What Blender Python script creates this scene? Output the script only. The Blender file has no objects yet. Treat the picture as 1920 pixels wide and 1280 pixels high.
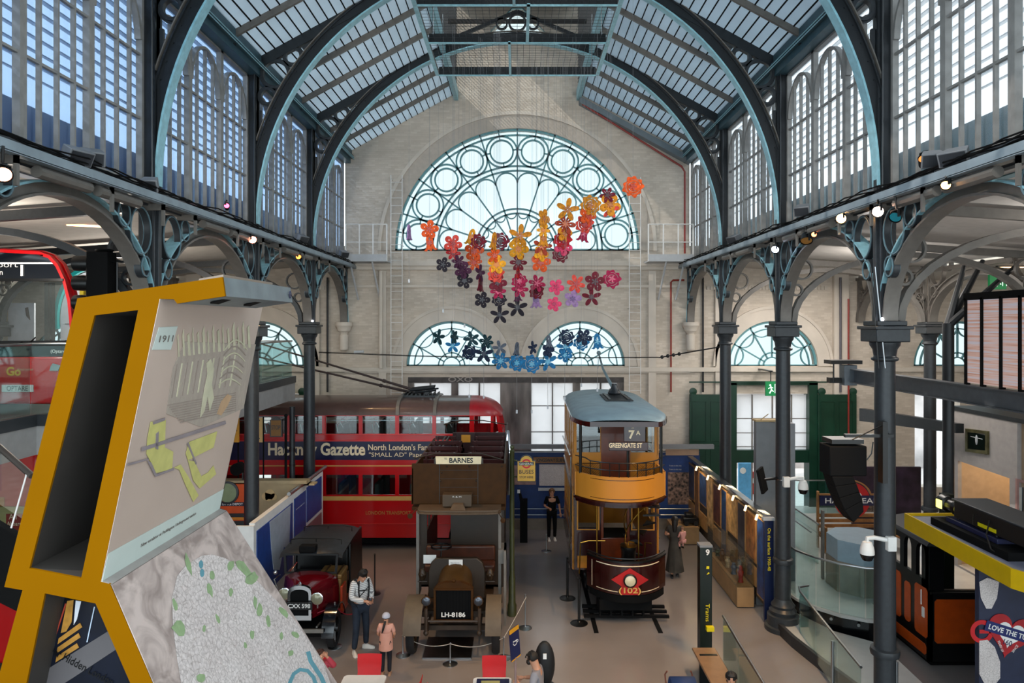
import bpy, bmesh, math, random
from mathutils import Vector, Matrix
random.seed(7)
PI = math.pi
SC = bpy.context.scene
COL = SC.collection
H = 6.9            # eye height above the ground floor
F = 1300.0         # focal length in pixels of the 1920 wide frame

# ---------------------------------------------------------------- camera, world, sun, exposure
cam_data = bpy.data.cameras.new('camera')
cam_data.sensor_width = 36.0
cam_data.lens = F / 1920 * 36
cam_data.shift_x = -10 / 1920
cam_data.shift_y = -34 / 1920
cam_data.clip_start = 0.05
cam = bpy.data.objects.new('camera', cam_data)
COL.objects.link(cam)
cam.location = (0, 0, H)
cam.rotation_euler = (PI / 2, 0, 0)
SC.camera = cam
SC.view_settings.view_transform = 'Standard'
SC.view_settings.look = 'None'
SC.view_settings.gamma = 1
SC.view_settings.use_curve_mapping = False
SC.view_settings.exposure = 0.38
W = bpy.data.worlds.new('sky')
SC.world = W
W.use_nodes = True
bg = W.node_tree.nodes['Background']
bg.inputs[0].default_value = (0.80, 0.93, 1.0, 1)
bg.inputs[1].default_value = 2.0

def sun(name, energy, direction, color, angle):
    l = bpy.data.lights.new(name, 'SUN'); l.energy = energy; l.color = color; l.angle = angle
    o = bpy.data.objects.new(name, l); COL.objects.link(o)
    o.rotation_euler = Vector(direction).to_track_quat('-Z', 'Y').to_euler()
    o.location = (0, 10, 30)
    return o
sun('sun', 2.2, (0.62, 0.30, -0.62), (1.0, 0.93, 0.85), math.radians(0.6))

def area(name, loc, target, sx, sy, power, color=(1, 1, 1)):
    l = bpy.data.lights.new(name, 'AREA'); l.shape = 'RECTANGLE'; l.size = sx; l.size_y = sy
    l.energy = power; l.color = color
    o = bpy.data.objects.new(name, l); COL.objects.link(o)
    o.location = loc
    o.rotation_euler = (Vector(target) - Vector(loc)).to_track_quat('-Z', 'Y').to_euler()
    return o
def point(name, loc, power, color=(1, .9, .78), size=.15):
    l = bpy.data.lights.new(name, 'POINT'); l.energy = power; l.color = color; l.shadow_soft_size = size
    o = bpy.data.objects.new(name, l); COL.objects.link(o); o.location = loc
    return o
def spot(name, loc, target, power, angle, color=(1, .85, .65), size=.06, blend=.5, parent=None):
    l = bpy.data.lights.new(name, 'SPOT'); l.energy = power; l.color = color
    l.spot_size = math.radians(angle); l.spot_blend = blend; l.shadow_soft_size = size
    o = bpy.data.objects.new(name, l); COL.objects.link(o)
    o.location = loc
    o.rotation_euler = (Vector(target) - Vector(loc)).to_track_quat('-Z', 'Y').to_euler()
    return o
# fill light added behind the viewer to brighten the fronts facing it
area('front_fill', (1.5, -9, 14.0), (0, 24, 9.0), 9, 5, 190, (1.0, 0.96, 0.92))

# ---------------------------------------------------------------- helpers
def srgb(h):
    h = h.lstrip('#')
    out = []
    for i in (0, 2, 4):
        v = int(h[i:i + 2], 16) / 255
        out.append(v / 12.92 if v <= .04045 else ((v + .055) / 1.055) ** 2.4)
    return (*out, 1)

MATS = {}
def mat(name, color, rough=.5, metal=0., var=.06, scale=6., bump=0., coat=0., emit=None, estr=0., spec=.5):
    if name in MATS: return MATS[name]
    m = bpy.data.materials.new(name); m.use_nodes = True
    nt = m.node_tree; b = nt.nodes['Principled BSDF']
    base = srgb(color) if isinstance(color, str) else color
    b.inputs['Base Color'].default_value = base
    b.inputs['Roughness'].default_value = rough
    b.inputs['Metallic'].default_value = metal
    b.inputs['Specular IOR Level'].default_value = spec
    if coat: b.inputs['Coat Weight'].default_value = coat; b.inputs['Coat Roughness'].default_value = .08
    if emit:
        b.inputs['Emission Color'].default_value = srgb(emit) if isinstance(emit, str) else emit
        b.inputs['Emission Strength'].default_value = estr
    if var or bump:
        tc = nt.nodes.new('ShaderNodeTexCoord'); n = nt.nodes.new('ShaderNodeTexNoise')
        n.inputs['Scale'].default_value = scale; n.inputs['Detail'].default_value = 5
        nt.links.new(tc.outputs['Object'], n.inputs['Vector'])
        if var:
            r = nt.nodes.new('ShaderNodeMapRange')
            r.inputs[1].default_value = .3; r.inputs[2].default_value = .7
            r.inputs[3].default_value = 1 - var * 1.6; r.inputs[4].default_value = 1 + var
            nt.links.new(n.outputs['Fac'], r.inputs[0])
            mx = nt.nodes.new('ShaderNodeMix'); mx.data_type = 'RGBA'; mx.blend_type = 'MULTIPLY'
            mx.inputs['Factor'].default_value = 1
            mx.inputs['A'].default_value = base
            nt.links.new(r.outputs[0], mx.inputs['B'])
            nt.links.new(mx.outputs['Result'], b.inputs['Base Color'])
        if bump:
            bp = nt.nodes.new('ShaderNodeBump'); bp.inputs['Strength'].default_value = bump
            bp.inputs['Distance'].default_value = .02
            nt.links.new(n.outputs['Fac'], bp.inputs['Height'])
            nt.links.new(bp.outputs['Normal'], b.inputs['Normal'])
    MATS[name] = m
    return m

def glass_mat(name, tint=(.8, .92, .92), refl=.12, rough=.03):
    """thin clear sheet glass: mostly see-through with a reflection"""
    if name in MATS: return MATS[name]
    m = bpy.data.materials.new(name); m.use_nodes = True; nt = m.node_tree
    for n in list(nt.nodes): nt.nodes.remove(n)
    out = nt.nodes.new('ShaderNodeOutputMaterial'); tr = nt.nodes.new('ShaderNodeBsdfTransparent')
    gl = nt.nodes.new('ShaderNodeBsdfGlossy'); mx = nt.nodes.new('ShaderNodeMixShader')
    lw = nt.nodes.new('ShaderNodeLayerWeight'); lw.inputs[0].default_value = .25
    mr = nt.nodes.new('ShaderNodeMapRange'); mr.inputs[3].default_value = refl; mr.inputs[4].default_value = .5
    tr.inputs[0].default_value = (*tint, 1); gl.inputs['Roughness'].default_value = rough
    nt.links.new(lw.outputs['Fresnel'], mr.inputs[0]); nt.links.new(mr.outputs[0], mx.inputs[0])
    nt.links.new(tr.outputs[0], mx.inputs[1]); nt.links.new(gl.outputs[0], mx.inputs[2])
    nt.links.new(mx.outputs[0], out.inputs[0])
    MATS[name] = m
    return m

def translucent_mat(name, color, trans=.6, through=.0, rough=.7):
    """obscured glass or thin sheet that lets daylight through"""
    if name in MATS: return MATS[name]
    m = bpy.data.materials.new(name); m.use_nodes = True; nt = m.node_tree
    for n in list(nt.nodes): nt.nodes.remove(n)
    out = nt.nodes.new('ShaderNodeOutputMaterial'); d = nt.nodes.new('ShaderNodeBsdfDiffuse'); t = nt.nodes.new('ShaderNodeBsdfTranslucent')
    mx = nt.nodes.new('ShaderNodeMixShader'); mx.inputs[0].default_value = trans
    tc = nt.nodes.new('ShaderNodeTexCoord'); nz = nt.nodes.new('ShaderNodeTexNoise'); nz.inputs['Scale'].default_value = 1.3
    nt.links.new(tc.outputs['Object'], nz.inputs['Vector'])
    r = nt.nodes.new('ShaderNodeMapRange'); r.inputs[3].default_value = .85; r.inputs[4].default_value = 1.1
    nt.links.new(nz.outputs['Fac'], r.inputs[0])
    cm = nt.nodes.new('ShaderNodeMix'); cm.data_type = 'RGBA'; cm.blend_type = 'MULTIPLY'; cm.inputs['Factor'].default_value = 1
    cm.inputs['A'].default_value = srgb(color); nt.links.new(r.outputs[0], cm.inputs['B'])
    for s_ in (d, t): nt.links.new(cm.outputs['Result'], s_.inputs[0])
    nt.links.new(d.outputs[0], mx.inputs[1]); nt.links.new(t.outputs[0], mx.inputs[2])
    if through:
        tr = nt.nodes.new('ShaderNodeBsdfTransparent'); m2 = nt.nodes.new('ShaderNodeMixShader'); m2.inputs[0].default_value = through
        nt.links.new(mx.outputs[0], m2.inputs[1]); nt.links.new(tr.outputs[0], m2.inputs[2]); nt.links.new(m2.outputs[0], out.inputs[0])
    else:
        nt.links.new(mx.outputs[0], out.inputs[0])
    MATS[name] = m
    return m

def node_mat(name, fn, rough=.6, bump=None, coat=0.):
    """material whose colour comes from a small node graph: fn(nt) returns the colour socket"""
    if name in MATS: return MATS[name]
    m = bpy.data.materials.new(name); m.use_nodes = True; nt = m.node_tree
    b = nt.nodes['Principled BSDF']; b.inputs['Roughness'].default_value = rough
    if coat: b.inputs['Coat Weight'].default_value = coat
    r = fn(nt, b)
    if r is not None: nt.links.new(r, b.inputs['Base Color'])
    MATS[name] = m
    return m

def acc(parent):
    v = Vector((0, 0, 0))
    while parent is not None:
        v += parent.location; parent = parent.parent
    return v

class B:
    """collects shapes in world coordinates and links them as one mesh object"""
    def __init__(s): s.v = []; s.f = []; s.M = None
    def add(s, vs, fs):
        n = len(s.v)
        s.v += [tuple(s.M @ Vector(p)) if s.M is not None else tuple(p) for p in vs]
        s.f += [tuple(i + n for i in f) for f in fs]
        return s
    def box(s, x0, x1, y0, y1, z0, z1):
        vs = [(x, y, z) for x in (x0, x1) for y in (y0, y1) for z in (z0, z1)]
        return s.add(vs, [(0, 1, 3, 2), (4, 6, 7, 5), (0, 4, 5, 1), (2, 3, 7, 6), (0, 2, 6, 4), (1, 5, 7, 3)])
    def hexa(s, p):   # eight corners: bottom four then top four
        return s.add(p, [(3, 2, 1, 0), (4, 5, 6, 7), (0, 1, 5, 4), (1, 2, 6, 5), (2, 3, 7, 6), (3, 0, 4, 7)])
    def quad(s, a, b, c, d, t=0.):
        if not t: return s.add([a, b, c, d], [(0, 1, 2, 3)])
        a, b, c, d = map(Vector, (a, b, c, d)); n = (b - a).cross(d - a).normalized() * t
        return s.hexa([a, b, c, d, a + n, b + n, c + n, d + n])
    def prism(s, pts, axis, lo, hi):
        def mk(p, w):
            return (p[0], w, p[1]) if axis == 'y' else (w, p[0], p[1]) if axis == 'x' else (p[0], p[1], w)
        n = len(pts)
        vs = [mk(p, lo) for p in pts] + [mk(p, hi) for p in pts]
        return s.add(vs, [tuple(range(n)), tuple(range(2 * n - 1, n - 1, -1))] + [(i, (i + 1) % n, n + (i + 1) % n, n + i) for i in range(n)])
    def band(s, pts, axis, lo, hi, w, closed=False):
        """a flat bar of width w following pts, as deep as lo..hi along the axis"""
        n = len(pts); L = []; R = []
        for i in range(n):
            a = pts[i - 1] if (i > 0 or closed) else pts[i]; b = pts[(i + 1) % n] if (i < n - 1 or closed) else pts[i]
            dx, dz = b[0] - a[0], b[1] - a[1]; l = math.hypot(dx, dz) or 1
            nx, nz = -dz / l * w / 2, dx / l * w / 2
            L.append((pts[i][0] + nx, pts[i][1] + nz)); R.append((pts[i][0] - nx, pts[i][1] - nz))
        def mk(p, v):
            return (p[0], v, p[1]) if axis == 'y' else (v, p[0], p[1]) if axis == 'x' else (p[0], p[1], v)
        vs = [mk(p, v) for v in (lo, hi) for p in L] + [mk(p, v) for v in (lo, hi) for p in R]
        fs = []
        m = n if closed else n - 1
        for i in range(m):
            j = (i + 1) % n
            fs += [(i, j, 2 * n + j, 2 * n + i), (n + j, n + i, 3 * n + i, 3 * n + j), (i, n + i, n + j, j), (2 * n + i, 2 * n + j, 3 * n + j, 3 * n + i)]
        if not closed: fs += [(0, 2 * n, 3 * n, n), (n - 1, 2 * n - 1, 4 * n - 1, 3 * n - 1)]
        return s.add(vs, fs)
    def tube(s, path, r, seg=8, cap=True):
        path = [Vector(p) for p in path]; n = len(path)
        rs = r if isinstance(r, (list, tuple)) else [r] * n
        vs = []; up = None
        for i in range(n):
            t = (path[min(i + 1, n - 1)] - path[max(i - 1, 0)])
            t = t.normalized() if t.length > 1e-9 else Vector((0, 0, 1))
            if up is None: up = Vector((0, 0, 1)) if abs(t.z) < .9 else Vector((1, 0, 0))
            a = t.cross(up)
            if a.length < 1e-5: a = t.orthogonal()
            a.normalize(); b = t.cross(a).normalized(); up = -b if b.dot(up) < 0 else b
            b = up - t * up.dot(t); b.normalize(); a = t.cross(b)
            for k in range(seg):
                an = 2 * PI * k / seg
                vs.append(path[i] + a * math.cos(an) * rs[i] + b * math.sin(an) * rs[i])
        fs = [(i * seg + k, i * seg + (k + 1) % seg, (i + 1) * seg + (k + 1) % seg, (i + 1) * seg + k) for i in range(n - 1) for k in range(seg)]
        if cap: fs += [tuple(range(seg)), tuple(range((n - 1) * seg, n * seg))]
        return s.add(vs, fs)
    def lathe(s, prof, c, seg=24, axis='z', cap=True, a0=0., a1=2 * PI):
        """prof: (radius, height) pairs turned about the axis through c"""
        vs = []; full = abs(a1 - a0 - 2 * PI) < 1e-6; m = seg if full else seg + 1
        for r, h in prof:
            for k in range(m):
                an = a0 + (a1 - a0) * k / seg; u, v = r * math.cos(an), r * math.sin(an)
                vs.append((c[0] + u, c[1] + v, c[2] + h) if axis == 'z' else (c[0] + u, c[1] + h, c[2] + v) if axis == 'y' else (c[0] + h, c[1] + u, c[2] + v))
        fs = [(i * m + k, i * m + (k + 1) % m, (i + 1) * m + (k + 1) % m, (i + 1) * m + k) for i in range(len(prof) - 1) for k in range(seg)]
        if cap: fs += [tuple(range(m)), tuple(range((len(prof) - 1) * m, len(prof) * m))]
        return s.add(vs, fs)
    def ball(s, c, r, seg=16, rings=8, sc=(1, 1, 1)):
        vs = []; fs = []
        for i in range(rings + 1):
            th = PI * i / rings
            for k in range(seg):
                an = 2 * PI * k / seg
                vs.append((c[0] + r * sc[0] * math.sin(th) * math.cos(an), c[1] + r * sc[1] * math.sin(th) * math.sin(an), c[2] + r * sc[2] * math.cos(th)))
        fs = [(i * seg + k, i * seg + (k + 1) % seg, (i + 1) * seg + (k + 1) % seg, (i + 1) * seg + k) for i in range(rings) for k in range(seg)]
        return s.add(vs, fs)
    def mesh(s, me):
        n = len(s.v)
        s.v += [tuple(s.M @ v.co) if s.M is not None else tuple(v.co) for v in me.vertices]
        s.f += [tuple(i + n for i in p.vertices) for p in me.polygons]
        return s
    def build(s, name, m=None, parent=None, smooth=True, bev=0., loc=None, ang=35):
        me = bpy.data.meshes.new(name)
        off = acc(parent) if parent is not None else Vector((0, 0, 0))
        if loc is not None: off = off + Vector(loc)
        me.from_pydata([tuple(Vector(v) - off) for v in s.v], [], s.f)
        bm = bmesh.new(); bm.from_mesh(me)
        bmesh.ops.remove_doubles(bm, verts=bm.verts, dist=1e-5)
        bmesh.ops.recalc_face_normals(bm, faces=bm.faces)
        bm.to_mesh(me); bm.free()
        if smooth:
            me.shade_smooth(); me.set_sharp_from_angle(angle=math.radians(ang))
        if m is not None: me.materials.append(m)
        o = bpy.data.objects.new(name, me); COL.objects.link(o)
        if loc is not None: o.location = loc
        if parent is not None: o.parent = parent
        if bev:
            b = o.modifiers.new('edge', 'BEVEL'); b.width = bev; b.segments = 2; b.limit_method = 'ANGLE'
        return o

def build_each(b, name, m=None, parent=None, **kw):
    """one object for every separate piece collected in b"""
    n = len(b.v); par = list(range(n))
    def find(i):
        while par[i] != i: par[i] = par[par[i]]; i = par[i]
        return i
    for f in b.f:
        r = find(f[0])
        for i in f[1:]: par[find(i)] = r
    groups = {}
    for f in b.f: groups.setdefault(find(f[0]), []).append(f)
    out = []
    for fs in groups.values():
        idx = sorted({i for f in fs for i in f}); mp = {i: k for k, i in enumerate(idx)}
        q = B(); q.v = [b.v[i] for i in idx]; q.f = [tuple(mp[i] for i in f) for f in fs]
        out.append(q.build(name, m, parent, **kw))
    return out

def tag(o, label=None, cat=None, group=None, kind=None):
    if label: o['label'] = label
    if cat: o['category'] = cat
    if group: o['group'] = group
    if kind: o['kind'] = kind
    return o
def thing(name, loc, label=None, cat=None, group=None, kind=None):
    o = bpy.data.objects.new(name, None); COL.objects.link(o); o.location = loc
    o.empty_display_size = .1
    return tag(o, label, cat, group, kind)
def struct(name, loc=(0, 0, 0)):
    return thing(name, loc, kind='structure')
def kids(o):
    return [c for c in COL.objects if c.parent == o]
def copy_tree(o, loc=None, label=None, rotz=None, group=None, _p=None, _index=None):
    if _index is None:
        _index = {}
        for c in COL.objects:
            if c.parent: _index.setdefault(c.parent.name, []).append(c)
    c = o.copy(); COL.objects.link(c)
    if _p is not None: c.parent = _p
    if loc is not None: c.location = loc
    if rotz is not None: c.rotation_euler[2] = rotz
    if label: c['label'] = label
    if group: c['group'] = group
    for ch in _index.get(o.name, []): copy_tree(ch, _p=c, _index=_index)
    return c

def P(px, py, Y):
    s = Y / F
    return Vector(((px - 970) * s, Y, H - (py - 606) * s))
def XX(px, Y): return (px - 970) * Y / F
def ZZ(py, Y): return H - (py - 606) * Y / F
def arc(cx, cz, r, a0, a1, n=24, rz=None):
    rz = rz or r
    return [(cx + r * math.cos(math.radians(a0 + (a1 - a0) * i / n)), cz + rz * math.sin(math.radians(a0 + (a1 - a0) * i / n))) for i in range(n + 1)]
def circ(cx, cz, r, n=32): return [(cx + r * math.cos(2 * PI * i / n), cz + r * math.sin(2 * PI * i / n)) for i in range(n)]

def shape(outer_list, lo, hi, axis='y'):
    """flat plate with holes: a list of closed outlines, even-odd filled; returns a temporary mesh in world coordinates"""
    cu = bpy.data.curves.new('tmp', 'CURVE'); cu.dimensions = '2D'; cu.fill_mode = 'BOTH'
    cu.extrude = abs(hi - lo) / 2
    for pts in outer_list:
        sp = cu.splines.new('POLY'); sp.points.add(len(pts) - 1); sp.use_cyclic_u = True
        for i, p in enumerate(pts): sp.points[i].co = (p[0], p[1], 0, 1)
    ob = bpy.data.objects.new('tmp', cu)
    me = bpy.data.meshes.new_from_object(ob)
    mid = (lo + hi) / 2
    if axis == 'y': M = Matrix(((1, 0, 0, 0), (0, 0, -1, mid), (0, 1, 0, 0), (0, 0, 0, 1)))
    elif axis == 'x': M = Matrix(((0, 0, 1, mid), (1, 0, 0, 0), (0, 1, 0, 0), (0, 0, 0, 1)))
    else: M = Matrix(((1, 0, 0, 0), (0, 1, 0, 0), (0, 0, 1, mid), (0, 0, 0, 1)))
    me.transform(M)
    bpy.data.objects.remove(ob); bpy.data.curves.remove(cu)
    return me

def lettering(text, origin, right, up, width=None, height=None, m=None, parent=None, name='lettering', depth=.002, bold=0., shear=0., center=True):
    """writing as a thin raised mesh; origin is the middle (or left end) of the text, fitted to width and cap height"""
    cu = bpy.data.curves.new('t', 'FONT'); cu.body = text; cu.size = 1; cu.extrude = .01; cu.offset = bold; cu.shear = shear; cu.resolution_u = 3
    cu.align_x = 'LEFT'
    ob = bpy.data.objects.new('t', cu); me = bpy.data.meshes.new_from_object(ob)
    bpy.data.objects.remove(ob); bpy.data.curves.remove(cu)
    xs = [v.co.x for v in me.vertices]; ys = [v.co.y for v in me.vertices]
    if not xs: return None
    x0, x1, y0, y1 = min(xs), max(xs), min(ys), max(ys)
    sy = (height / (y1 - y0)) if height else None; sx = (width / (x1 - x0)) if width else None
    sx = sx or sy; sy = sy or sx
    r = Vector(right).normalized(); u = Vector(up).normalized(); n = r.cross(u)
    o3 = Vector(origin)
    b = B()
    cx, cy = ((x0 + x1) / 2 if center else x0), (y0 + y1) / 2
    b.v = [tuple(o3 + r * ((v.co.x - cx) * sx) + u * ((v.co.y - cy) * sy) + n * (depth * (1 if v.co.z > 0 else 0))) for v in me.vertices]
    b.f = [tuple(p.vertices) for p in me.polygons]
    bpy.data.meshes.remove(me)
    return b.build(name, m, parent, smooth=False)
FRONT = ((1, 0, 0), (0, 0, 1))      # writing that faces the viewer

# ---------------------------------------------------------------- materials used widely
M_iron = mat('dark iron paint', '#2d3135', .38, var=.12, bump=.12, scale=14)
M_irond = mat('darker iron paint', '#1b1f23', .4, var=.1, bump=.1, scale=14)
M_ironb = mat('pale blue iron edge', '#8fc0cc', .4, var=.12, scale=9)
M_taupe = mat('taupe grey iron paint', '#6d6862', .42, var=.1)
M_steel = mat('brushed steel', '#a9adb0', .28, 1., var=.05)
M_chrome = mat('chrome', '#d8dadc', .1, 1., var=0)
M_brass = mat('brass', '#b58a3a', .28, 1., var=.05)
M_black = mat('black paint', '#0c0c0d', .35, var=.1)
M_blackm = mat('matt black', '#060607', .8, var=.1, spec=.2)
M_rubber = mat('rubber tyre', '#17171a', .8, var=.15, bump=.2, scale=30)
M_white = mat('white paint', '#e6e4e0', .5, var=.04)
M_cream = mat('cream plaster', '#d9d0c4', .75, var=.06, scale=2.5, bump=.1)
M_lgrey = mat('light grey paint', '#b9bbbd', .55, var=.04)
M_grey = mat('mid grey paint', '#77797c', .5, var=.05)
M_dgrey = mat('dark grey paint', '#303338', .45, var=.06)
M_glass = glass_mat('clear glass', (.9, .96, .96), .08)
M_glassg = glass_mat('green tinted glass', (.84, .95, .945), .05)
M_red = mat('bus red', '#c00b12', .22, var=.05, coat=.5, scale=1.5)
M_navy = mat('navy blue paint', '#16204a', .4, var=.05)
M_green = mat('dark green paint', '#0e3a28', .4, var=.12)
M_wood = mat('oak wood', '#9a6a3a', .5, var=.25, scale=4)
M_skin = mat('skin', '#c58f72', .5, var=.04)
M_hair = mat('dark hair', '#17120f', .6, var=.2, scale=40)
# ================================================================ THE HALL
NW = 6.0                      # half width of the nave at the columns
CY = [20.0, 15.66, 11.32, 6.98]   # column rows, from the end wall towards the viewer
WY = 24.15                    # end wall
SPR = 9.14; RR = 5.86         # springing height and radius of the nave ribs
EZ = H + 5.95                 # roof underside at the eaves
SL = .547                     # roof slope
def roofz(x): return EZ + SL * (5.9 - abs(x))

def brick_paint(nt, b, plane='xz', c1='#d6cbbd', c2='#c4b8a9', mort='#c9bdae', stains=True):
    tc = nt.nodes.new('ShaderNodeTexCoord'); sp = nt.nodes.new('ShaderNodeSeparateXYZ'); cb = nt.nodes.new('ShaderNodeCombineXYZ')
    nt.links.new(tc.outputs['Object'], sp.inputs[0])
    nt.links.new(sp.outputs['X' if plane == 'xz' else 'Y'], cb.inputs[0]); nt.links.new(sp.outputs['Z'], cb.inputs[1])
    br = nt.nodes.new('ShaderNodeTexBrick'); br.inputs['Scale'].default_value = 1
    br.inputs['Brick Width'].default_value = .225; br.inputs['Row Height'].default_value = .075; br.inputs['Mortar Size'].default_value = .006
    br.inputs['Color1'].default_value = srgb(c1); br.inputs['Color2'].default_value = srgb(c2); br.inputs['Mortar'].default_value = srgb(mort)
    br.inputs['Bias'].default_value = .2
    nt.links.new(cb.outputs[0], br.inputs['Vector'])
    nz = nt.nodes.new('ShaderNodeTexNoise'); nz.inputs['Scale'].default_value = .9; nz.inputs['Detail'].default_value = 7
    nt.links.new(tc.outputs['Object'], nz.inputs['Vector'])
    r = nt.nodes.new('ShaderNodeMapRange'); r.inputs[1].default_value = .35; r.inputs[2].default_value = .7; r.inputs[3].default_value = 1.06; r.inputs[4].default_value = .82
    nt.links.new(nz.outputs['Fac'], r.inputs[0])
    mx = nt.nodes.new('ShaderNodeMix'); mx.data_type = 'RGBA'; mx.blend_type = 'MULTIPLY'; mx.inputs['Factor'].default_value = 1
    nt.links.new(br.outputs['Color'], mx.inputs['A']); nt.links.new(r.outputs[0], mx.inputs['B'])
    bp = nt.nodes.new('ShaderNodeBump'); bp.inputs['Strength'].default_value = .5; bp.inputs['Distance'].default_value = .01
    nt.links.new(br.outputs['Fac'], bp.inputs['Height']); bp.invert = True
    nt.links.new(bp.outputs[0], b.inputs['Normal'])
    return mx.outputs['Result']
M_brick = node_mat('painted brick', brick_paint, .7)
M_bricky = node_mat('painted brick side', lambda nt, b: brick_paint(nt, b, 'yz'), .7)
M_trim = mat('cream painted moulding', '#cfc5b8', .6, var=.07, scale=1.5)

def floor_col(nt, b):
    tc = nt.nodes.new('ShaderNodeTexCoord')
    n1 = nt.nodes.new('ShaderNodeTexNoise'); n1.inputs['Scale'].default_value = .45; n1.inputs['Detail'].default_value = 8
    n2 = nt.nodes.new('ShaderNodeTexNoise'); n2.inputs['Scale'].default_value = 5; n2.inputs['Detail'].default_value = 6
    for n in (n1, n2): nt.links.new(tc.outputs['Object'], n.inputs['Vector'])
    cr = nt.nodes.new('ShaderNodeValToRGB'); e = cr.color_ramp.elements
    e[0].position = .3; e[0].color = srgb('#7d7673'); e[1].position = .75; e[1].color = srgb('#8f8885')
    nt.links.new(n1.outputs['Fac'], cr.inputs[0])
    b.inputs['Roughness'].default_value = .19
    return cr.outputs[0]
M_floor = node_mat('polished grey screed', floor_col, .3)
fl = B().box(-20, 20, -8, 26, -.3, 0).build('floor', M_floor, smooth=False); tag(fl, kind='structure')

# ---- end wall with its fanlights
FANX = 0.0
R1 = 4.26; Z1 = ZZ(470, WY)        # great fan
LX = XX(846.5, WY); RX = XX(1087.5, WY); R2 = 1.56; Z2 = ZZ(686, WY)
AXs = [XX(1448.5, WY), -XX(1448.5, WY) - .09, XX(1797, WY), -XX(1797, WY)]   # aisle fanlights
def half(cx, cz, r, n=40): return arc(cx, cz, r, 0, 180, n)
gable = [(-6.0, 0), (6.0, 0), (6.0, roofz(6.0) + .15), (2.2, roofz(2.2) + .15), (2.2, 18.4), (-2.2, 18.4), (-2.2, roofz(2.2) + .15), (-6.0, roofz(6.0) + .15)]
DOOR_Z = ZZ(707, WY)
holes = [[(-1.1, 16.9), (1.1, 16.9), (.2, 17.9), (-.2, 17.9)], half(FANX, Z1, R1), half(LX, Z2, R2), half(RX, Z2, R2)]
openings = [[(XX(765, WY), .0), (XX(1170, WY), .0), (XX(1170, WY), DOOR_Z), (XX(765, WY), DOOR_Z)]]
w = B().mesh(shape([gable] + holes + openings, WY, WY + .45)).build('wall_end', M_brick, smooth=False); tag(w, kind='structure')
# aisle ends of the same wall
DX0, DX1 = XX(1377, WY), XX(1518, WY)
ra = [(6.0, 0), (20, 0), (20, 9.6), (6.0, 9.6)]
w = B().mesh(shape([ra, half(AXs[0], Z2, R2), half(AXs[2], Z2, R2), [(DX0, .0), (DX1, .0), (DX1, ZZ(738, WY)), (DX0, ZZ(738, WY))],
     [(XX(1715, WY), 1.2), (XX(1800, WY), 1.2), (XX(1800, WY), ZZ(728, WY)), (XX(1715, WY), ZZ(728, WY))]], WY, WY + .45)).build('wall_end_right', M_brick, smooth=False); tag(w, kind='structure')
la = [(-20, 0), (-6.0, 0), (-6.0, 9.6), (-20, 9.6)]
w = B().mesh(shape([la, half(AXs[1], Z2, R2), half(AXs[3], Z2, R2), [(-DX1, .0), (-DX0, .0), (-DX0, ZZ(738, WY)), (-DX1, ZZ(738, WY))]], WY, WY + .45)).build('wall_end_left', M_brick, smooth=False); tag(w, kind='structure')
# street side beyond the doors
M_street = mat('pale street paving', '#cfc8c4', .8)
t = B().box(-20, 20, WY + .5, 40, -.3, 0).build('ground_outside', M_street, smooth=False); tag(t, kind='structure')

# outer walls of the aisles, hall front
for nm, x0, x1 in (('wall_left', -19.0, -18.6), ('wall_right', 18.6, 19.0)):
    t = B().box(x0, x1, -8, WY, 0, 9).build(nm, M_bricky, smooth=False); tag(t, kind='structure')

# raised arch mouldings, ledges and pilasters of the end wall
tn = [0]
def trim(b, m=None, nm='trim'):
    tn[0] += 1
    o = b.build('%s_%d' % (nm, tn[0]), m or M_trim, smooth=True); tag(o, kind='structure'); return o
b = B(); b.mesh(shape([half(0, Z1, 4.86) , half(0, Z1, 4.74)], WY - .05, WY)); trim(b)
b = B()
for i in range(1):
    ring = [half(0, Z1 - 0.0, 4.74)[::1], half(0, Z1, 4.27)]
    b.mesh(shape([arc(0, Z1, 4.74, 0, 180, 48), arc(0, Z1, 4.27, 0, 180, 48)], WY - .012, WY - .004))
trim(b, mat('reveal plaster', '#b8aea2', .7, var=.06))
for cx in (LX, RX, AXs[0], AXs[1]):
    b = B(); b.band(arc(cx, Z2, 2.04, 0, 180, 40), 'y', WY - .10, WY, .10); b.band(arc(cx, Z2, 1.78, 0, 180, 40), 'y', WY - .06, WY, .42); trim(b)
b = B(); b.box(-6, 6, WY - .14, WY, ZZ(696, WY), ZZ(688, WY)); b.box(-6, 6, WY - .09, WY, ZZ(699, WY), ZZ(696, WY)); trim(b)
for sx in (-1, 1):
    b = B(); b.box(*sorted((6 * sx, 18.6 * sx)), WY - .14, WY, ZZ(696, WY), ZZ(688, WY)); trim(b)
b = B(); b.box(-6, 6, WY - .22, WY, ZZ(499, WY), ZZ(494, WY)); b.box(-6, 6, WY - .12, WY, ZZ(506, WY), ZZ(499, WY)); b.box(-6, 6, WY - .07, WY, ZZ(492, WY) - .09, ZZ(484, WY) - .09); trim(b)
b = B(); b.box(-6, 6, WY - .07, WY, ZZ(539, WY), ZZ(534, WY)); trim(b)
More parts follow.
